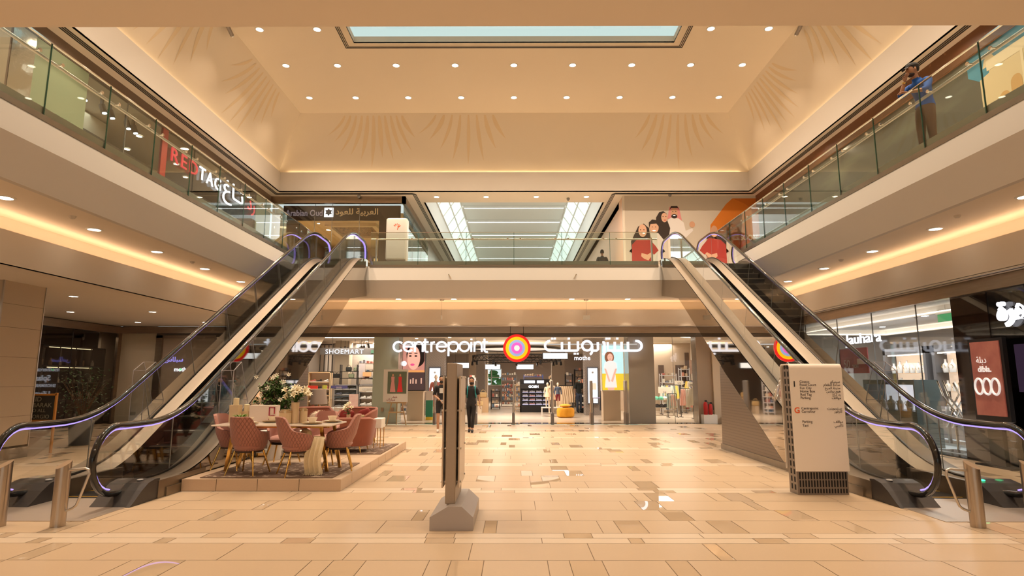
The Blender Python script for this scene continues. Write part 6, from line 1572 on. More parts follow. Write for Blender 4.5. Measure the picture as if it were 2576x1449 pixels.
def make_chair():
    t = thing('dining_chair', 'x', 'chair', (0, 0, 0), 0, 'pink dining chairs')
    def out(u, v):
        a = (u - .5) * 2 * radians(128); A = abs(a)
        k = max(0, 1 - (A / radians(58)) ** 4) if A < radians(58) else 0
        side = max(0., min(1., (radians(128) - A) / radians(75)))
        top = .50 + .07 + .11 * side ** .7 + (.20) * (1 / (1 + math.exp((A - radians(52)) * 15)))
        z0 = .345; z = z0 + (top - z0) * v
        h = (z - .345)
        fl = 1 + .10 * v - .0 * h
        rx = .245 * (.80 + .22 * min(1, v * 2.5)) ; ry = .245 * (.80 + .22 * min(1, v * 2.5))
        lean = .20 * max(0, h - .10) * (1 / (1 + math.exp((A - radians(80)) * 5)))
        wtop = 1 - .05 * max(0, (z - .62) / .28)
        return (rx * sin(a) * fl * wtop, -ry * cos(a) * fl - lean, z)
    mb = MB(); mb.shell(lambda u, v: out(1 - u, v), 44, 12, .0); mb2 = MB(); mb2.shell(lambda u, v: out(1 - u, v), 44, 12, .028)
    mb2.build('shell_back', velvet, t, True, world=False)
    mb = MB(); mb.shell(lambda u, v: tuple(Vector(out(1 - u, v)) + Vector((-out(1 - u, v)[0] * .06, .014, 0))), 44, 12, .03); mb.build('inner_padding', velvet_in, t, True, world=False)
    mb = MB(); mb.ell((0, 0, .42), (.235, .235, .075), 20, 10, lambda p: Vector((p.x * (1 + .0 * p.y), p.y * (1.05 if p.y > 0 else 1), p.z))); mb.build('seat', velvet_in, t, True, world=False)
    mb = MB(); mb.lathe([(.12, .325), (.2, .335), (.215, .36)], n=20); mb.build('seat_pan', M('dark_pan', (.05, .03, .02), .6), t, world=False)
    for sx in (-1, 1):
        for sy in (-1, 1):
            mb = MB(); mb.cyl((sx * .15, sy * .14, .36), (sx * .235, sy * .235, 0), .017, .011, n=10); mb.build('leg', gold, t, True, world=False)
    return t
ch0 = make_chair(); KIDS[ch0.name] = [(c, []) for c in kids(ch0)]
# back of the chair faces local -Y; rz turns it
chairs = [(-4.63, 10.12, -pi / 2 - .15 + 0, 'pink quilted dining chair at the left end of the table, facing right'),
          (-4.14, 9.58, -.15, 'pink quilted dining chair with its diamond stitched back to the camera'),
          (-3.36, 9.52, -.95, 'pink dining chair turned sideways holding a cushion and a cream throw'),
          (-2.88, 10.02, pi / 2 + .25, 'pink dining chair at the right end of the table, facing left'),
          (-4.05, 10.72, pi, 'pink dining chair behind the table, left one'), (-3.35, 10.72, pi + .1, 'pink dining chair behind the table, right one')]
for i, (x, y, rz, lb) in enumerate(chairs):
    if i == 0: ch0.location = (x, y, PZ + .014); ch0.rotation_euler = (0, 0, rz); ch0['label'] = lb
    else: dup(ch0, (x, y, PZ + (.014)), rz, lb)
# dining table
t = thing('dining_table', 'rectangular white stone topped dining table on slanted gold legs', 'table', (-3.78, 9.92, PZ))
marble = M('white_stone', (.80, .72, .62), .12, noise=.12, nscale=3)
mb = MB(); mb.rbox(-4.72, -2.84, 9.48, 10.34, .912, .935, .008); mb.build('tabletop', marble, t)
for x, y, xt, yt in ((-4.60, 9.80, -4.42, 9.62), (-2.98, 9.80, -3.05, 9.62), (-4.60, 10.22, -4.42, 10.2), (-2.90, 10.24, -3.02, 10.2)):
    mb = MB()
    mb.prism([(xt - .025, yt, .91), (xt + .025, yt, .91), (x + .02, y, PZ + .014), (x - .025, y, PZ + .014)], (0, .05, 0)); mb.build('leg', gold, t)
mb = MB(); mb.box(-4.55, -3.0, 9.9, 9.94, .86, .91); mb.box(-4.5, -4.3, 9.6, 10.25, .88, .912); mb.box(-3.2, -3.0, 9.6, 10.25, .88, .912); mb.build('under_frame', gold, t)
TZ = .937
def plate(x, y, label):
    t = thing('place_setting', label, 'plate', (x, y, TZ), 0, 'place settings on the dining table')
    mb = MB(); mb.lathe([(.08, 0), (.15, .012), (.165, .022), (.15, .018), (.08, .008)], (x, y, TZ), 28); mb.build('charger', M('gold_rim_plate', (.62, .45, .26), .3, .4), t, True)
    mb = MB(); mb.lathe([(.06, .01), (.12, .022), (.13, .03), (.11, .026), (.05, .015)], (x, y, TZ), 28); mb.build('plate', M('cream_china', (.80, .70, .56), .25), t, True)
    mb = MB(); mb.lathe([(.045, .02), (.05, .03), (.078, .10), (.074, .10), (.045, .035)], (x, y, TZ), 24); mb.build('bowl', MATS['cream_china'], t, True)
plate(-4.22, 9.68, 'cream bowl on gold rimmed plates at the front left of the table')
plate(-4.02, 10.12, 'cream bowl on gold rimmed plates at the back left of the table')
plate(-3.22, 9.72, 'cream bowl on gold rimmed plates at the front right of the table')
plate(-3.02, 10.12, 'cream bowl on gold rimmed plates at the back right of the table')
woven = pattern('woven_gold', (.55, .38, .20), (.70, .54, .34), 'dots', 60, .5, .25, .3)
def canister(x, y, r, h, label, lid=True):
    t = thing('woven_canister', label, 'canister', (x, y, TZ))
    mb = MB(); mb.lathe([(r, 0), (r, h)], (x, y, TZ), 24); mb.build('body', woven, t, True)
    if lid: mb = MB(); mb.lathe([(r * 1.03, h), (r * 1.03, h + .03), (r * .7, h + .035), (r * .7, h + .05)], (x, y, TZ), 24); mb.build('lid', M('pale_gold', (.68, .50, .28), .25, .6), t, True)
canister(-3.70, 9.84, .10, .17, 'larger gold woven canister in the middle of the table')
canister(-3.46, 9.98, .065, .19, 'smaller gold woven canister right of the tall vase')
for i, (x, y, h, w) in enumerate(((-4.64, 10.12, .28, .075), (-4.51, 10.24, .17, .055))):
    t = thing('candle_holder', '%s square woven holder with a cream pillar candle' % ('taller', 'shorter')[i], 'candle holder', (x, y, TZ))
    mb = MB(); mb.box(x - w, x + w, y - w, y + w, TZ, TZ + h); mb.build('holder', woven, t)
    mb = MB(); mb.lathe([(.045, h), (.045, h + .11), (.02, h + .115)], (x, y, TZ), 18); mb.build('candle', M('candle_wax', (.82, .70, .46), .5), t, True)
# leaves & flowers helpers
leaf_m = M('leaf_green', (.07, .16, .02), .5, noise=.4, nscale=8); leaf_d = M('leaf_dark', (.03, .08, .015), .5)
petal = M('lily_petal', (.88, .80, .58), .5); petal_w = M('white_petal', (.86, .80, .66), .5); stam = M('stamen', (.7, .35, .04), .6)
def leaf(mb, p, d, L, w, droop=.3):
    d = Vector(d).normalized(); s = d.cross(Vector((0, 0, 1))); s = s.normalized() if s.length > .01 else Vector((1, 0, 0))
    P = Vector(p); a = []
    for i in range(4):
        f = i / 3; c = P + d * L * f + Vector((0, 0, -droop * L * f * f)); ww = w * (.35, 1, .7, .05)[i]; a += [c + s * ww, c - s * ww]
    mb.add(a, [(0, 1, 3, 2), (2, 3, 5, 4), (4, 5, 7, 6)])
def lily(mb, p, d, s):
    """six pointed petals opening along d"""
    d = Vector(d).normalized(); u = d.orthogonal().normalized(); v = d.cross(u); P = Vector(p)
    for k in range(6):
        a = k * pi / 3; o = u * cos(a) + v * sin(a); q = []
        sd = d.cross(o)
        for i in range(5):
            f = i / 4; c = P + d * s * (.9 * sin(f * pi * .62)) + o * s * (.08 + .75 * f * f); ww = s * (.06, .17, .2, .14, .01)[i]; q += [c + sd * ww, c - sd * ww]
        mb.add(q, [(0, 1, 3, 2), (2, 3, 5, 4), (4, 5, 7, 6), (6, 7, 9, 8)])
def lilies(name, label, x, y, z, h, vase, n, s, rr, seed):
    r = random.Random(seed); t = thing(name, label, 'flowers', (x, y, z))
    vase(t)
    st = MB(); lf = MB(); fl = MB(); sm = MB()
    for k in range(n):
        a = r.uniform(0, 2 * pi); rad = rr * sqrt(r.random()); tip = (x + rad * cos(a), y + rad * sin(a) * .8, z + h + r.uniform(.10, .26) - rad * .4)
        st.tube([(x, y, z + h - .03), (x + rad * .4 * cos(a), y + rad * .4 * sin(a), z + h + .1), tip], .005, 5)
        d = Vector((cos(a) * rad * 4, sin(a) * rad * 4 - .5, .8 + r.uniform(-.4, .3))); lily(fl, tip, d, s * r.uniform(.8, 1.1))
        sm.cyl(tip, tuple(Vector(tip) + d.normalized() * s * .6), .004, n=4)
        for q in range(3): leaf(lf, (x + rad * .5 * cos(a), y + rad * .5 * sin(a), z + h + .03 + q * .05), (r.uniform(-1, 1), r.uniform(-1, 1), .4), .12, .018)
    st.build('stems', leaf_m, t); lf.build('leaves', leaf_m, t); fl.build('blossoms', petal, t); sm.build('stamens', stam, t)
def tallvase(t):
    mb = MB(); mb.lathe([(.062, 0), (.062, .33), (.055, .33), (.055, .29)], (-3.57, 9.9, TZ), 24); mb.build('vase', woven, t, True)
lilies('lily_vase', 'tall gold woven vase full of cream lilies on the dining table', -3.57, 9.9, TZ, .33, tallvase, 20, .085, .19, 5)
def pot(x, y, z, r, h, m, parent):
    mb = MB(); mb.lathe([(r * .8, 0), (r, h), (r * .9, h), (r * .85, h - .02)], (x, y, z), 20); mb.build('pot', m, parent, True)
t = thing('potted_grass', 'small tufted green plant in a grey pot at the left of the table', 'plant', (-4.44, 9.86, TZ))
pot(-4.44, 9.86, TZ, .085, .085, M('grey_pot', (.30, .26, .2), .6), t)
mb = MB()
for k in range(170):
    a = R.uniform(0, 2 * pi); e = R.uniform(.3, 1.3); leaf(mb, (-4.44 + .04 * cos(a), 9.86 + .04 * sin(a), TZ + .08), (cos(a), sin(a), e), R.uniform(.10, .17), .006, .35)
mb.build('grass_blades', M('grass_green', (.13, .24, .03), .6), t)
t = thing('brand_box', 'white display box with a dark red shop emblem standing on the table', 'box', (-4.28, 10.2, TZ))
mb = MB(); mb.box(-4.43, -3.97, 10.16, 10.30, TZ, TZ + .27); mb.build('box', M('blush_white_card', (.80, .68, .62), .5), t)
mr_ = M('emblem_red', (.35, .02, .05), .5); mb = MB()
for (a, b, c, d) in ((-4.10, -4.085, .03, .24), (-4.10, -4.0, .225, .24), (-4.015, -4.0, .13, .24)): mb.box(a, b, 10.15, 10.16, TZ + c, TZ + d)
mb.build('emblem_frame', mr_, t)
text('HOME', .045, (-4.075, 10.155, TZ + .075), mr_, 'lettering', t, depth=.004, bold=.003, width=.075); text('BOX', .06, (-4.075, 10.155, TZ + .02), mr_, 'lettering', t, depth=.004, bold=.004, width=.08)
# cushion and throw on the third chair
def cushion(x, y, z, w, h, th, rot, m, label, name='cushion'):
    mb = MB(); mb.ell((0, 0, 0), (1, 1, 1), 20, 12, lambda p: Vector(((abs(p.x) ** .45) * (1 if p.x > 0 else -1) * w / 2, p.y * th / 2 * (1 - .3 * (abs(p.x) * abs(p.z))), (abs(p.z) ** .45) * (1 if p.z > 0 else -1) * h / 2)))
    mb.xf(Matrix.Translation((x, y, z)) @ Euler(rot).to_matrix().to_4x4()); return tag(mb.build(name, m, None, True), label, 'cushion')
cushion(-3.28, 9.60, .72, .30, .30, .10, (-.15, .12, -.8), pattern('speckled_cloth', (.40, .30, .16), (.66, .54, .36), 'voronoi', 60, .8, .3), 'speckled beige cushion resting in the sideways dining chair')
mb = MB()
def thr(u, v):
    s = v * 1.15
    # over the right arm then down to the rug
    if s < .2: y = 9.58 - s * .6; z = .745 - (s / .2) ** 2 * .02
    else: y = 9.46 - .05 * sin((s - .2) * 3); z = .725 - (s - .2) * .55
    return (-3.20 + u * .26 + .015 * sin(v * 7), y - .02 * sin(u * 22 + v * 2) * min(1, v * 2) - .02 * u, max(z + .02 * sin(u * 3.1), .205))
mb.shell(thr, 40, 24, .008)
tt = thing('knitted_throw', 'cream fringed throw hanging over the arm of the sideways chair', 'blanket', (-3.1, 9.45, .2))
mb.build('cloth', M('cream_knit', (.82, .70, .48), .95, noise=.15, nscale=40, bump=.5), tt, True)
mb = MB()
for k in range(36):
    x = -3.21 + k * .0078; mb.tube([(x, 9.44, .26), (x + R.uniform(-.01, .01), 9.43 + R.uniform(-.02, .01), .22), (x + R.uniform(-.015, .015), 9.42 + R.uniform(-.03, .02), .195)], .004, 4)
mb.build('fringe', MATS['cream_knit'], tt)
# ---- lounge
rust = M('rust_velvet', (.34, .10, .058), .7, noise=.25, nscale=5); rust.node_tree.nodes['Principled BSDF'].inputs['Sheen Weight'].default_value = .3
def tub(cx, cy, w, d, ztop, rz, label, name, open_front=True, zb=.34, arm=.8):
    """curved tub seat whose back faces local -Y"""
    t = thing(name, label, 'sofa' if w > 1.2 else 'armchair', (cx, cy, PZ + .012), rz)
    def fn(u, v):
        a = (u - .5) * 2 * radians(135); A = abs(a)
        e = .62
        sx_ = math.copysign(abs(sin(a)) ** e, sin(a)); cy_ = math.copysign(abs(cos(a)) ** e, cos(a))
        top = ztop * (1 - (1 - arm) * max(0, (A - radians(70)) / radians(65)))
        z = .13 + (top - .13) * v; k = .93 + .07 * v
        return (w / 2 * sx_ * k, -d / 2 * cy_ * k, z)
    mb = MB(); mb.shell(lambda u, v: fn(1 - u, v), 48, 8, .02); mb.build('outer_shell', rust, t, True, world=False)
    mb = MB(); mb.shell(lambda u, v: tuple(Vector((fn(u, v)[0] * .9, fn(u, v)[1] * .86, fn(u, v)[2] * .99))), 48, 8, .02); mb.build('inner_back', rust, t, True, world=False)
    mb = MB(); mb.grid(lambda u, v: ((fn(u, 1)[0] * (1 - .11 * v)), fn(u, 1)[1] * (1 - .15 * v), fn(u, 1)[2] + .035 * sin(pi * v)), 48, 4); mb.build('top_roll', rust, t, True, world=False)
    mb = MB(); mb.rbox(-w * .42, w * .42, -d * .38, d * .46, .16, .42, .05); mb.build('seat_cushion', rust, t, True, world=False)
    for sx in (-1, 1):
        for sy in (-1, 1): mb = MB(); mb.cyl((sx * w * .36, sy * d * .34, .15), (sx * w * .38, sy * d * .36, 0), .014, .010, n=8); mb.build('leg', gold, t, world=False)
    return t
tub(-3.72, 12.55, 1.72, .85, .66, 0, 'rust pink curved sofa with its back turned to the dining table', 'curved_sofa')
tub(-3.58, 13.9, .85, .75, .78, pi - .25, 'rust pink tub armchair nearest the shop window, with dark red cushions', 'tub_armchair')
tub(-4.48, 13.6, .85, .75, .80, pi + .5, 'rust pink tub armchair at the left with a fluffy cushion', 'tub_armchair')
dred = M('dark_red_velvet', (.22, .02, .018), .7)
cushion(-3.80, 13.8, .82, .30, .30, .10, (0, .35, .2), dred, 'dark red cushion at the left side of the window armchair')
cushion(-3.38, 13.8, .82, .30, .30, .10, (0, -.35, -.2), dred, 'dark red cushion at the right side of the window armchair')
cushion(-3.45, 13.62, .74, .30, .20, .10, (.2, -.2, -.2), MATS['speckled_cloth'], 'beige speckled cushion low on the window armchair')
mb = MB()
for k in range(900):
    a = R.uniform(0, 2 * pi); b = R.uniform(-1, 1); p = Vector((cos(a) * sqrt(1 - b * b) * .24, sin(a) * sqrt(1 - b * b) * .09, b * .13)); c = Vector((-4.30, 13.5, .80)) + p
    leaf(mb, c, p + Vector((R.uniform(-.05, .05), R.uniform(-.05, .05), R.uniform(-.05, .02))), .05, .004, .3)
mb.ell((-4.30, 13.5, .80), (.24, .09, .13), 16, 10)
tag(mb.build('fluffy_cushion', M('cream_fur', (.85, .74, .60), .95)), 'fluffy cream fur cushion on the left armchair', 'cushion')
t = thing('table_lamp', 'table lamp with grey drum shade behind the left armchair', 'lamp', (-4.02, 13.95, PZ))
lx, ly = -4.62, 14.33
t.location = (lx, ly, PZ)
mb = MB(); mb.lathe([(.25, 0), (.25, .02), (.03, .03), (.03, .42), (.24, .43), (.24, .45)], (lx, ly, PZ), 20); mb.build('side_table_base', gold, t)
mb = MB(); mb.lathe([(.07, .45), (.07, .47), (.012, .49), (.012, .95)], (lx, ly, PZ), 14); mb.build('stem', gold, t)
mb = MB(); mb.lathe([(.20, .88), (.16, 1.22), (.155, 1.22), (.195, .88)], (lx, ly, PZ), 28); mb.build('lamp_shade', M('grey_shade', (.42, .36, .32), .8), t, True)
t = thing('photo_frame', 'small gold photo frame standing behind the sofa', 'photo frame', (-4.05, 13.3, .8))
mb = MB(); mb.box(-4.13, -3.99, 13.1, 13.12, .72, .87); mb.build('frame', gold, t); mb = MB(); mb.box(-4.115, -4.005, 13.095, 13.1, .735, .855); mb.build('picture', cream, t); mb = MB(); mb.box(-4.075, -4.045, 13.09, 13.095, .765, .80); mb.build('printed_dark_square', dark, t)
t = thing('coffee_table', 'round gold coffee table between sofa and armchairs', 'table', (-3.75, 13.2, PZ))
mb = MB(); mb.lathe([(.36, .50), (.36, .53)], (-3.75, 13.2, PZ), 28); mb.build('tabletop', marble, t); mb = MB(); mb.lathe([(.22, 0), (.22, .02), (.03, .03), (.03, .5)], (-3.75, 13.2, PZ + .014), 20); mb.build('pedestal', gold, t)
def smallvase(t):
    mb = MB(); mb.lathe([(.05, 0), (.06, .06), (.04, .14), (.045, .18)], (-3.58, 13.15, PZ + .53), 16); mb.build('vase', M('sand_vase', (.55, .42, .28), .5), t, True)
lilies('lily_vase', 'small vase with white lilies on the coffee table behind the sofa', -3.58, 13.15, PZ + .53, .16, smallvase, 7, .085, .11, 9)
t = thing('side_table', 'white block side table at the right end of the sofa', 'table', (-2.78, 13.0, PZ))
mb = MB(); mb.rbox(-3.02, -2.84, 13.05, 13.45, .60, .80, .01); mb.build('body', white_p, t)
for x in (-3.0, -2.86):
    for y in (13.08, 13.42): mb = MB(); mb.cyl((x, y, PZ + .012), (x, y, .6), .01, n=6); mb.build('leg', gold, t)
t = thing('low_bench', 'long low white shelf bench behind the dining chairs', 'bench', (-4.2, 11.6, PZ))
mb = MB(); mb.box(-4.9, -3.75, 11.65, 11.95, .25, .30); mb.box(-4.9, -3.75, 11.65, 11.95, .62, .66); mb.build('shelf', white_p, t)
mb = MB()
for x in (-4.88, -3.78): mb.box(x - .015, x + .015, 11.66, 11.94, PZ, .62)
mb.build('side_frame', gold, t)
# tall flowering plant in white planter
t = thing('flowering_tree', 'tall leafy artificial tree with white blossoms behind the dining table', 'plant', (-4.15, 11.3, PZ))
px_, py_ = -4.44, 11.36
mb = MB(); mb.lathe([(.11, 0), (.15, .42), (.14, .42), (.13, .38)], (px_, py_, PZ), 20); mb.build('planter', white_p, t, True)
tr_ = MB(); lf = MB(); fl = MB()
for k in range(44):
    a = R.uniform(0, 2 * pi); rad = R.uniform(.08, .38) ; zt = R.uniform(1.0, 1.76) - abs(rad) * .4; p1 = (px_ + rad * .4 * cos(a), py_ + rad * .4 * sin(a), (zt + .6) / 2 + .1); p2 = (px_ + rad * cos(a) - .06, py_ + rad * sin(a) * .7, zt)
    tr_.tube([(px_, py_, .55), p1, p2], [.012, .007, .003], 5)
    for q in range(30):
        f = R.uniform(.35, 1.05); b = [p1[i] + (p2[i] - p1[i]) * f + R.uniform(-.05, .05) for i in range(3)]
        leaf(lf, b, (R.uniform(-1, 1), R.uniform(-1, 1), R.uniform(-.4, .7)), R.uniform(.06, .10), .022, .3)
    if k % 4 == 0: lily(fl, p2, (R.uniform(-.5, .5), -.8, .5), .07)
for q in range(16):
    a = R.uniform(0, 2 * pi); rad = R.uniform(.1, .4); lily(fl, (px_ - .05 + rad * cos(a), py_ - .12 + .2 * sin(a), R.uniform(.95, 1.72)), (R.uniform(-.5, .5), -1, .4), .06)
tr_.build('branches', M('bark', (.10, .06, .03), .8), t); lf.build('leaves', leaf_m, t); fl.build('blossoms', petal_w, t)
t = thing('potted_shrub', 'dark leafy potted shrub in the gap beside the stone column', 'plant', (-11.2, 15.2, 0))
mb = MB(); mb.lathe([(.22, 0), (.28, .6), (.26, .6)], (-10.95, 15.4, 0), 18); mb.build('pot', M('slate_pot', (.10, .11, .12), .5), t, True)
lf = MB()
for k in range(420):
    a = R.uniform(0, 2 * pi); r_ = .7 * sqrt(R.random()); zz = R.uniform(.7, 1.9); leaf(lf, (-10.95 + r_ * cos(a) * .8, 15.4 + r_ * sin(a), zz), (R.uniform(-1, 1), R.uniform(-1, 1), R.uniform(-.2, .6)), .10, .02, .3)
br = MB()
for k in range(12): a = k * .52; br.tube([(-10.95, 15.4, .55), (-10.95 + .2 * cos(a), 15.4 + .2 * sin(a), 1.1), (-10.95 + .5 * cos(a), 15.4 + .5 * sin(a), 1.6)], [.015, .01, .004], 5)
br.build('branches', MATS['bark'], t); lf.build('leaves', leaf_d, t)
# ================================================================ DIRECTORY STANDS AND BOLLARDS
slotm = M('slot_black', (.01, .01, .01), .8)
grey_m = M('stand_grey_metal', (.26, .22, .19), .4, .5)
face_m = M('stand_white_face', (.90, .83, .76), .25)
t = thing('directory_stand', 'white folded directory stand with printed floor listings near the right escalator', 'directory sign', (4.45, 9.1, 0))
x0, x1, y0, y1 = 4.08, 4.81, 8.92, 9.18
mb = MB(); mb.box(x0, x1, y0, y1, 0, 1.80); mb.build('perforated_core', grey_m, t)
mb = MB(); W = .10
prof = [(y0 - .03, .33), (y0 - .03, 1.80)] + [(y0 - .03 + .07 - .07 * cos(a), 1.80 + .07 * sin(a)) for a in [i * pi / 12 for i in range(1, 7)]]
yb = y1 + .03
prof += [(yb - .07 + .07 * sin(a), 1.80 + .07 * cos(a)) for a in [i * pi / 12 for i in range(0, 7)]] + [(yb, .33)]
inner = [(y + (.012 if y < 9.05 else -.012), min(z, 1.86) if z > 1.85 else z) for y, z in prof]
n = len(prof)
vs = [(x0 - .02, y, z) for y, z in prof] + [(x1 + .02, y, z) for y, z in prof] + [(x0 - .02, y, z - .012 if z > 1.8 else z) for y, z in inner] + [(x1 + .02, y, z - .012 if z > 1.8 else z) for y, z in inner]
fs = []
for i in range(n - 1): fs += [(i, i + 1, n + i + 1, n + i), (2 * n + i, 3 * n + i, 3 * n + i + 1, 2 * n + i + 1), (i, 2 * n + i, 2 * n + i + 1, i + 1), (n + i, n + i + 1, 3 * n + i + 1, 3 * n + i)]
fs += [(0, n, 3 * n, 2 * n), (n - 1, 3 * n - 1, 4 * n - 1, 2 * n - 1)]
mb.add(vs, fs); mb.build('folded_white_sheet', face_m, t, True)
mb = MB()
def slot_face(mb, xa, xb, y, z, h, w=.012):
    k = 17
    for i in range(k):
        x = xa + (i + .5) * (xb - xa) / k; pts = [(x + w * cos(a) * (1 if 1 else 0), y, z + (h / 2 - w) * (1 if sin(a) > 0 else -1) + w * sin(a)) for a in [j * pi / 5 + .01 for j in range(10)]]
        mb.poly(pts)
for z, h in ((.265, .10), (.155, .10), (.055, .065)): slot_face(mb, x0 + .02, x1 - .01, y0 - .001, z, h)
for k in range(17):
    z = .06 + k * .108
    for j in range(2):
        y = y0 + .05 + j * .10; mb.box(x0 - .001, x0, y, y + .045, z, z + .075)
mb.build('slot_pattern', slotm, t)
ink = M('sign_ink', (.06, .035, .03), .6)
fy = y0 - .0315
rows = [('Cineco', 'سينيكو', 1.590), ('Food Court', 'ساحة الطعام', 1.545), ('Fun City', 'مدينة المرح', 1.497), ('Home Box', 'هوم بوكس', 1.450), ('Red Tag', 'رد تـاغ', 1.403), ('Parking', 'مواقف', 1.356),
        ('Centrepoint', 'سنتربوينت', 1.205), ('Carrefour', 'كارفور', 1.160), ('Parking', 'مواقف', 1.015), ('Taxi', 'تاكسي', .960)]
for a, b, z in rows:
    text(a, .050, (x0 + .115, fy, z), ink, 'directory_entry', t, depth=.002); text(ar(b), .050, (x1 - .02, fy, z), ink, 'arabic_directory_entry', t, depth=.002, align='RIGHT')
text('1', .115, (x0 + .01, fy, 1.535), black, 'floor_number', t, depth=.002, bold=.002); text('G', .115, (x0 + .01, fy, 1.155), M('orange_ink', (.85, .12, .02), .5), 'orange_floor_letter', t, depth=.002, bold=.002)
# upper level directory seen through the bridge glass
t = thing('directory_stand', 'white directory stand with an orange hand emblem on the upper bridge', 'directory sign', (-4.15, 20.7, 5.4))
mb = MB(); mb.rbox(-4.52, -3.78, 20.5, 20.9, 5.78, 7.28, .05); mb.build('white_sheet', M('upper_stand_white', (.72, .70, .66), .3), t, True)
mb = MB(); mb.box(-4.48, -3.82, 20.53, 20.87, 5.4, 5.78); mb.build('perforated_core', grey_m, t)
mb = MB(); mb.box(-4.46, -3.84, 20.526, 20.53, 5.62, 5.74); mb.build('slots', pattern('slot_rows', (.01, .01, .01), (.25, .22, .2), 'wave', 8, .5, .5), t)
om = MATS['orange_ink']; mb = MB()
for a in (150, 120, 85, 50, 20):
    c, s = cos(radians(a)), sin(radians(a)); q0, q1 = (.06, .13) if a != 20 else (.02, .14)
    ribbon(mb, [(-.02 + c * q0, s * q0), (-.02 + c * q1, s * q1)], .022, (-4.12, 20.494, 6.95), depth=-.003)
ribbon(mb, [(0, -.10), (.02, -.03), (.08, .03)], .022, (-4.12, 20.494, 6.95), depth=-.003)
mb.build('hand_emblem', om, t)
# centre stand seen edge-on
t = thing('standing_sign', 'tall bronze grey sign stand seen edge-on in the middle of the floor', 'sign stand', (-.68, 7.6, 0))
sm_ = M('warm_grey_metal', (.40, .32, .245), .42, .3, noise=.08, nscale=20); sl = M('light_grey_metal', (.42, .38, .36), .4, .5)
mb = MB(); X0, X1, Y0, Y1 = -.93, -.45, 6.86, 7.95
mb.add([(X0, Y0, 0), (X1, Y0, 0), (X1, Y0, .14), (X1 - .13, Y0, .255), (X0 + .20, Y0, .255), (X0, Y0, .14),
        (X0, Y1, 0), (X1, Y1, 0), (X1, Y1, .14), (X1 - .13, Y1, .255), (X0 + .20, Y1, .255), (X0, Y1, .14)],
       [(0, 1, 2, 3, 4, 5), (11, 10, 9, 8, 7, 6), (0, 6, 7, 1), (1, 7, 8, 2), (2, 8, 9, 3), (3, 9, 10, 4), (4, 10, 11, 5), (5, 11, 6, 0)])
mb.build('base', sl, t)
mb = MB(); mb.rbox(-.78, -.665, 7.0, 7.82, .25, 1.83, .012); mb.build('core', sm_, t)
for x, nm in ((-.82, 'left'), (-.632, 'right')):
    mb = MB(); mb.box(x - .008, x + .008, 7.05, 7.78, .42, 1.68); mb.build('side_panel', M('cream_panel', (.62, .50, .38), .3), t)
for z in (.48, .85, 1.28, 1.66):
    for y in (7.12, 7.7): mb = MB(); mb.cyl((-.845, y, z), (-.61, y, z), .012, n=8); mb.build('stand_off', steel, t)
# bollards
def bollard(x, y, sx, loop, label):
    t = thing('bollard', label, 'bollard', (x, y, 0))
    r = .075; n = 28; zt = .70
    vs = [(x + r * cos(2 * pi * i / n), y + r * sin(2 * pi * i / n), 0) for i in range(n)] + [(x + r * cos(2 * pi * i / n), y + r * sin(2 * pi * i / n), zt - .02 + .9 * r * (cos(2 * pi * i / n) * sx * .35 + sin(2 * pi * i / n) * .55)) for i in range(n)]
    mb = MB(); mb.add(vs, [(i, (i + 1) % n, n + (i + 1) % n, n + i) for i in range(n)] + [tuple(range(n - 1, -1, -1))]); mb.build('tube', M('striped_steel', (.60, .52, .44), .28, 1., noise=.45, nscale=3, stretch=(28, 28, .3)), t, True)
    mb = MB(); mb.poly(vs[n:]); mb.build('slanted_cap', M('cap_steel', (.45, .34, .24), .5, .6), t)
    if loop:
        d = loop
        mb = MB(); mb.tube([(x + d * r * .9, y, .615), (x + d * .24, y + .02, .63), (x + d * .275, y + .02, .615), (x + d * .285, y + .02, .57), (x + d * .20, y + .02, .30), (x + d * .17, y + .02, .22), (x + d * .13, y + .02, .19), (x + d * r * .9, y, .165)], .014, 10); mb.build('loop_handle', steel, t, True)
bollard(-5.16, 7.05, 1, 1, 'slanted top steel bollard with a bent tube loop, left pair')
bollard(-5.84, 7.05, 1, 0, 'slanted top steel bollard cut by the left picture edge')
bollard(5.22, 7.05, -1, -1, 'slanted top steel bollard with a bent tube loop, right pair')
bollard(5.86, 7.05, -1, 0, 'slanted top steel bollard cut by the right picture edge')
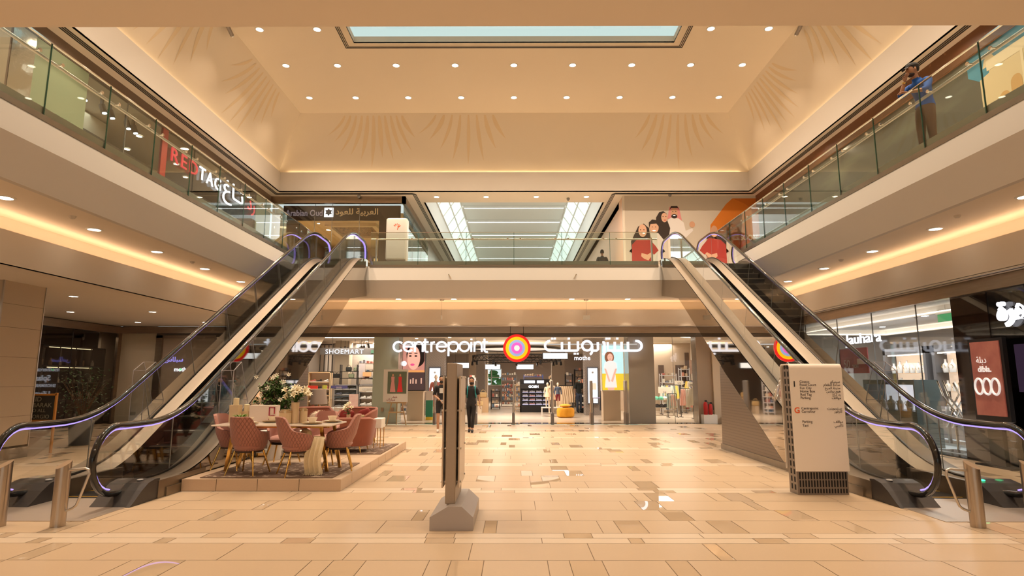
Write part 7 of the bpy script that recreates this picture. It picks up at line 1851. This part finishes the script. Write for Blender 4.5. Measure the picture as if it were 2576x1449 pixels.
# hanging clothes bag on the escalator side
# ================================================================ PEOPLE
def skin(nodes, edges, sub=1):
    me = bpy.data.meshes.new('sk'); me.from_pydata([n[0] for n in nodes], edges, []); o = bpy.data.objects.new('sk', me); COL.objects.link(o)
    m = o.modifiers.new('s', 'SKIN'); m.use_smooth_shade = True
    for i, n in enumerate(nodes):
        r = n[1] if isinstance(n[1], tuple) else (n[1], n[1]); me.skin_vertices[0].data[i].radius = r; me.skin_vertices[0].data[i].use_root = (i == 0)
    s = o.modifiers.new('u', 'SUBSURF'); s.levels = sub; s.render_levels = sub
    dg = bpy.context.evaluated_depsgraph_get(); r = bpy.data.meshes.new_from_object(o.evaluated_get(dg)); bpy.data.objects.remove(o)
    V = [tuple(v.co) for v in r.vertices]; F = [tuple(p.vertices) for p in r.polygons]; bpy.data.meshes.remove(r); return V, F
def person(name, label, loc, rz, P, H=1.0, cols=None, hair='short', cat='person', extras=(), mannequin=False):
    """P: joint positions in metres (facing -Y) ; cols: skin, top, bottom, shoe, hair"""
    t = thing(name, label, cat, loc, rz); t.scale = (H, H, H)
    D = dict(pel=(0, 0, .95), waist=(0, 0, 1.08), chest=(0, 0, 1.28), neck=(0, 0, 1.46), head=(0, -.01, 1.60), lsh=(-.17, 0, 1.40), rsh=(.17, 0, 1.40), lel=(-.23, .02, 1.12), rel=(.23, .02, 1.12), lwr=(-.25, -.05, .88), rwr=(.25, -.05, .88),
             lhip=(-.085, 0, .90), rhip=(.085, 0, .90), lkn=(-.10, -.01, .50), rkn=(.10, -.01, .50), lan=(-.10, .02, .09), ran=(.10, .02, .09), lto=(-.11, -.15, .03), rto=(.11, -.15, .03)); D.update(P)
    fem = P.get('fem', False); sk_, top, bot, sho, hr_ = cols
    k = .92 if fem else 1.
    N = [(D['pel'], (.135, .10)), (D['waist'], (.115 * k, .085)), (D['chest'], (.135 * k, .10)), (D['neck'], (.05, .05)), (D['head'], (.055, .06)),
         (D['lsh'], (.055, .055)), (D['lel'], .040), (D['lwr'], .027), (D['rsh'], (.055, .055)), (D['rel'], .040), (D['rwr'], .027),
         (D['lhip'], (.085, .09)), (D['lkn'], .055), (D['lan'], .038), (D['lto'], .030), (D['rhip'], (.085, .09)), (D['rkn'], .055), (D['ran'], .038), (D['rto'], .030)]
    E = [(0, 1), (1, 2), (2, 3), (3, 4), (2, 5), (5, 6), (6, 7), (2, 8), (8, 9), (9, 10), (0, 11), (11, 12), (12, 13), (13, 14), (0, 15), (15, 16), (16, 17), (17, 18)]
    V, F = skin(N, E, 2)
    body = MB(); body.add(V, F)
    h = Vector(D['head']); tilt = P.get('tilt', 0.); turn = P.get('turn', 0.)
    Mh = Matrix.Translation(h) @ Euler((tilt, 0, turn)).to_matrix().to_4x4()
    def headf(p):
        q = Vector(p); y = q.y
        if q.z < 0: q.x *= 1 - .28 * abs(q.z); y = q.y * (1 - .1 * abs(q.z))
        return Vector((q.x, y, q.z))
    hd = MB(); hd.ell((0, 0, .03), (.075, .095, .115), 20, 14, headf)
    hd.ell((0, -.098, .015), (.013, .02, .024), 8, 6); hd.ell((0, -.088, -.035), (.026, .012, .009), 8, 5)
    for s in (-1, 1): hd.ell((s * .076, .005, .02), (.012, .02, .03), 8, 6)
    hd.xf(Mh); body.add(hd.v, hd.f)
    # hands
    for wr, el, s in (('lwr', 'lel', -1), ('rwr', 'rel', 1)):
        w = Vector(D[wr]); d = (w - Vector(D[el])).normalized(); sd = Vector((0, 1, 0)) if abs(d.y) < .8 else Vector((1, 0, 0)); sd = (sd - d * sd.dot(d)).normalized(); nn = d.cross(sd)
        pal = MB(); pal.ell((0, 0, 0), (.036, .016, .045), 10, 6); m4 = Matrix((sd, nn, d)).transposed().to_4x4(); m4.translation = w + d * .045; pal.xf(m4); body.add(pal.v, pal.f)
        for q, (o, L) in enumerate(((-.027, .065), (-.009, .075), (.009, .07), (.027, .055))):
            b0 = w + d * .078 + sd * o; b1 = b0 + d * L * .55 + nn * s * .006; b2 = b1 + d * L * .4 + nn * s * .02; body.tube([b0, b1, b2], [.0085, .008, .006], 6)
        b0 = w + d * .03 - sd * .033; body.tube([b0, b0 + d * .03 - sd * .02, b0 + d * .058 - sd * .022], [.010, .009, .007], 6)
    body.build('body', M('skin_' + name + str(sk_), sk_, .6), t, True, world=False)
    # clothing: offset copies of parts of the body surface
    vn = {}
    for f in F:
        a, b, c = Vector(V[f[0]]), Vector(V[f[1]]), Vector(V[f[2]]); nr = (b - a).cross(c - a)
        for i in f: vn[i] = vn.get(i, Vector()) + nr
    def cloth(sel, off, nm, col, rough=.85):
        idx = {}; vs = []; fs = []
        for f in F:
            c = sum((Vector(V[i]) for i in f), Vector()) / len(f)
            if sel(c):
                g = []
                for i in f:
                    if i not in idx:
                        idx[i] = len(vs); nv = vn[i].normalized() if vn[i].length > 0 else Vector(); vs.append(Vector(V[i]) + nv * (off(Vector(V[i])) if callable(off) else off))
                    g.append(idx[i])
                fs.append(g)
        if fs: mb = MB(); mb.add(vs, fs); mb.build(nm, M('cloth_%s_%s' % (nm, str(col)), col, rough), t, True, world=False)
    sl = P.get('sleeve', .5); hem = P.get('hem', .92)
    def near(c, a, b):
        A, B = Vector(a), Vector(b); d = B - A; f = max(0, min(1, (c - A).dot(d) / d.length_squared)); return (c - (A + d * f)).length, f
    def arm(c):
        best = None
        for s_, e_, w_ in (('lsh', 'lel', 'lwr'), ('rsh', 'rel', 'rwr')):
            d1, f1 = near(c, D[s_], D[e_]); d2, f2 = near(c, D[e_], D[w_]); q = (d1, f1 * .5) if d1 < d2 else (d2, .5 + f2 * .5)
            if best is None or q[0] < best[0]: best = q
        return best
    def istop(c):
        a = arm(c); dt, _ = near(c, D['pel'], D['neck'])
        if a[0] < dt - .02 or (a[0] < .075 and abs(c.x) > .15): return a[1] < sl
        return hem < c.z < D['neck'][2] + .0 and c.z > hem
    if top: cloth(istop, .016, 'shirt', top)
    lg = P.get('legs', .12)
    def isbot(c):
        a = arm(c)
        if a[0] < .07 and abs(c.x) > .17: return False
        return lg < c.z < hem + .06
    if bot: cloth(isbot, .010, 'trousers', bot)
    if sho: cloth(lambda c: c.z < .095, .012, 'shoes', sho, .5)
    def hpart(nm, fn, col, rough=.8):
        m_ = MB(); fn(m_); m_.xf(Mh); return m_.build(nm, M('%s_%s' % (nm, str(col)), col, rough), t, True, world=False)
    if not mannequin:
        hpart('eyes', lambda m: [m.ell((s * .028, -.089, .035), (.011, .006, .007), 8, 5) for s in (-1, 1)] and None, (.02, .012, .01))
        if hr_ is not None:
            def hf(m):
                m.ell((0, .012, .055), (.082, .10, .105), 18, 12, lambda p: Vector((p.x, p.y if p.y > -.55 or p.z > .25 else -.45, p.z if p.z > -.5 or p.y > .1 else -.2)))
                if hair == 'long': m.ell((0, .085, -.03), (.07, .05, .13), 12, 8)
                if hair == 'tied': m.ell((0, .105, .03), (.04, .04, .045), 10, 8)
            def hf2(m):
                hf(m); m.v = [(x, max(y, -.058) if z < .09 else y, z) for x, y, z in m.v]
            hpart('hair', hf2, hr_)
    for e in extras: e(t, hpart, D, Mh)
    return t
blk = (.018, .018, .022); skn = (.42, .24, .16)
def mask(col, low=True):
    def f(t, hp, D, Mh): hp('face_mask', lambda m: m.ell((0, -.045, -.05 if low else -.03), (.062, .062, .05), 14, 8), col)
    return f
def pack(col):
    def f(t, hp, D, Mh):
        m = MB(); m.rbox(-.15, .15, .10, .26, 1.05, 1.45, .06)
        for s in (-1, 1): m.tube([(s * .10, .12, 1.42), (s * .12, .0, 1.475), (s * .12, -.12, 1.36), (s * .13, -.12, 1.22), (s * .15, .0, 1.12), (s * .13, .12, 1.08)], .022, 6, sy=.5)
        m.build('backpack', M('pack_%s' % str(col), col, .7), t, True, world=False)
    return f
person('person', 'woman in black with lowered mask and teal backpack walking out of the shop', (-1.33, 18.95, 0), 0,
       dict(fem=True, legs=.16, sleeve=.36, hem=.80, lkn=(-.07, -.02, .50), rkn=(.06, -.08, .51), lan=(-.06, .10, .10), ran=(.04, -.12, .08), lto=(-.07, -.05, .03), rto=(.05, -.28, .04), lsh=(-.16, 0, 1.39), rsh=(.16, 0, 1.39), rel=(.24, .05, 1.12), rwr=(.27, -.02, .87), lel=(-.22, .06, 1.12), lwr=(-.22, .10, .88)),
       .97, (skn, blk, (.012, .012, .015), blk, (.015, .010, .008)), 'long', extras=(mask(blk), pack((.02, .28, .32))))
def print_(t, hp, D, Mh):
    m = MB(); m.box(-.06, .07, -.132, -.128, 1.20, 1.36); m.build('shirt_print', M('shirt_print', (.6, .6, .6), .7), t, world=False)
def parcel(t, hp, D, Mh):
    m = MB(); m.rbox(-.02, .14, -.30, -.24, .92, 1.0, .02); m.build('held_bundle', M('held_grey', (.35, .34, .34), .7), t, world=False)
person('person', 'woman in printed black shirt and shorts walking beside the centre sign stand', (-2.28, 19.0, 0), .12,
       dict(fem=True, legs=.60, sleeve=.5, hem=.84, lkn=(-.09, -.06, .50), rkn=(.08, 0, .5), lan=(-.09, -.06, .09), ran=(.08, .14, .12), lto=(-.10, -.22, .03), rto=(.08, .0, .04), lel=(-.22, .0, 1.13), lwr=(-.05, -.20, 1.00), rel=(.22, .0, 1.13), rwr=(.08, -.22, .98)),
       1.0, (skn, blk, blk, (.6, .55, .5), (.02, .012, .01)), 'tied', extras=(mask(blk), print_, parcel))
def cap_(t, hp, D, Mh):
    def f(m):
        m.ell((0, .008, .085), (.086, .105, .075), 18, 10, lambda p: Vector((p.x, p.y, max(p.z, -.1))))
        m.grid(lambda u, v: ((u - .5) * .15 * (1 - .25 * v), -.08 - .085 * v * (1 - (2 * u - 1) ** 2 * .35), .085 - .022 * v - .02 * (2 * u - 1) ** 2), 8, 4)
    hp('baseball_cap', f, (.015, .015, .017))
def beard(t, hp, D, Mh): hp('beard', lambda m: m.ell((0, -.036, -.058), (.056, .055, .034), 14, 8), (.03, .016, .012))
def watch(t, hp, D, Mh):
    w = Vector(D['lwr']); d = (w - Vector(D['lel'])).normalized(); m = MB(); m.cyl(w - d * .03, w - d * .005, .034, n=12); m.build('wristwatch', gold, t, True, world=False)
person('person', 'bearded man in black cap and blue shirt at the right upper railing, hand at chin', (7.32, 10.05, 5.41), -pi / 2 + .25,
       dict(legs=.10, sleeve=.62, hem=.98, pel=(0, .05, .96), waist=(0, .02, 1.10), chest=(0, -.05, 1.30), neck=(0, -.11, 1.47), head=(0, -.17, 1.60), lsh=(-.18, -.06, 1.40), rsh=(.18, -.06, 1.40), turn=-.35, tilt=.12,
            lel=(-.16, -.30, 1.20), lwr=(-.06, -.30, 1.42), rel=(.24, -.20, 1.16), rwr=(.02, -.34, 1.20)),
       1.05, ((.36, .19, .115), (.01, .08, .34), (.10, .055, .035), blk, (.015, .01, .008)), extras=(cap_, beard, watch))
person('person', 'man in dark shirt and blue jeans with a pale mask standing among the shop displays', (ux(1443, 31) + .05, 29.8, 0), .5,
       dict(legs=.10, sleeve=.42, hem=.92), 1.0, ((.3, .17, .11), (.025, .03, .028), (.07, .10, .17), blk, (.012, .01, .01)), extras=(mask((.35, .65, .7)),))
person('person', 'person in black seen from behind on the upper bridge near the hoarding', (ux(1510, 26) + .02, 25.4, 5.41), pi,
       dict(legs=.10, sleeve=.62), 1.02, ((.25, .14, .09), (.03, .032, .035), blk, blk, (.012, .01, .01)))
person('person', 'masked shop assistant with dark headscarf sitting behind the jewellery counter', (11.95, 15.4, -.12), -pi / 2,
       dict(fem=True, legs=.10, sleeve=.98), .9, ((.45, .27, .18), (.03, .04, .07), blk, blk, (.02, .02, .035)), 'long', extras=(mask((.2, .5, .7)),))
# mannequins
mc = (.80, .66, .50)
def mannequin(loc, s, label, top, dressc=None, bot=None, rz=0, skinc=None):
    def gown(t, hp, D, Mh):
        if dressc:
            m = MB(); m.lathe([(.10, 1.42), (.155, 1.30), (.115, 1.10), (.17, .98), (.27, .72), (.26, .72), (.15, 1.0)][::-1], n=20); m.v = [(x * (1 + .05 * sin(9 * math.atan2(y, x)) * max(0, 1.0 - z) * 2), y * .75, z) for x, y, z in m.v]
            m.build('dress', M('gown_%s' % str(dressc), dressc, .8), t, True, world=False)
    return person('mannequin', label, loc, rz, dict(fem=True, legs=.45, sleeve=.95), s, (skinc or mc, top, bot, None, None), cat='mannequin', extras=(gown,), mannequin=True)
mannequin((ux(1375, 27), 27.0, .40), .62, 'child mannequin in a peach dress on a white cube stand', None, (.85, .60, .40))
mannequin((ux(1383, 29), 28.8, 0), .93, 'taller cream mannequin in a sleeveless peach dress behind the child one', None, (.85, .58, .38))
mannequin((ux(1400, 27), 26.9, .40), .62, 'child mannequin in blue shirt and dark red shorts on a white cube stand', (.07, .09, .14), None, (.18, .02, .03))
mannequin((ux(1110, 26) - .15, 26.0, 0), 1.05, 'pale mannequin in a long sleeved rose sweater left of the centre stand', (.50, .18, .15), None, (.55, .25, .2), skinc=(.82, .70, .58))
# small CCTV and sockets on the bridge ceiling
for i, (x, y, z) in enumerate(((-6.2, 23.0, 8.88), (6.2, 22.9, 8.88), (2.2, 23.4, 8.88))):
    mb = MB(); mb.lathe([(.03, -.09), (.06, -.05), (.07, 0)], (x, y, z), 12); tag(mb.build('dome_camera', MATS['dome_grey'], None, True), ('dome camera over the dark sign panel', 'dome camera above the family hoarding', 'small dome camera over the upper bridge')[i], 'camera')
mb = MB(); mb.ell((-3.6, 24.2, 5.75), (.12, .1, .35), 12, 8); tag(mb.build('flower_bundle', M('magenta_flowers', (.45, .03, .35), .6, noise=.6, nscale=20), None, True), 'magenta flower bunch standing at the corridor corner', 'flowers')
# ================================================================ CAMERA, WORLD, VIEW
w = bpy.data.worlds.new('sky'); SC.world = w; w.use_nodes = True
bg = w.node_tree.nodes['Background']; bg.inputs[0].default_value = (.80, .90, .885, 1); bg.inputs[1].default_value = 1.0
cam = bpy.data.cameras.new('camera'); co = bpy.data.objects.new('camera', cam); COL.objects.link(co)
cam.sensor_fit = 'HORIZONTAL'; cam.sensor_width = 36; cam.lens = 36 * 1500 / 2576; cam.clip_end = 200; cam.clip_start = .05
co.location = (0, 0, 1.65)
tl = math.atan(228 / 1500)
co.rotation_euler = (pi / 2 + tl, 0, 5 / 1500.)
SC.camera = co
SC.view_settings.view_transform = 'Standard'; SC.view_settings.look = 'None'; SC.view_settings.gamma = 1; SC.view_settings.use_curve_mapping = False
SC.view_settings.exposure = -0.1
SC.cycles.max_bounces = 8; SC.cycles.diffuse_bounces = 4; SC.cycles.glossy_bounces = 4; SC.cycles.transmission_bounces = 6; SC.cycles.transparent_max_bounces = 16
SC.cycles.sample_clamp_indirect = 4; SC.cycles.use_denoising = True; SC.cycles.use_light_tree = True
SC.cycles.caustics_reflective = False; SC.cycles.caustics_refractive = False
SC.cycles.use_adaptive_sampling = True; SC.cycles.adaptive_threshold = 0.03
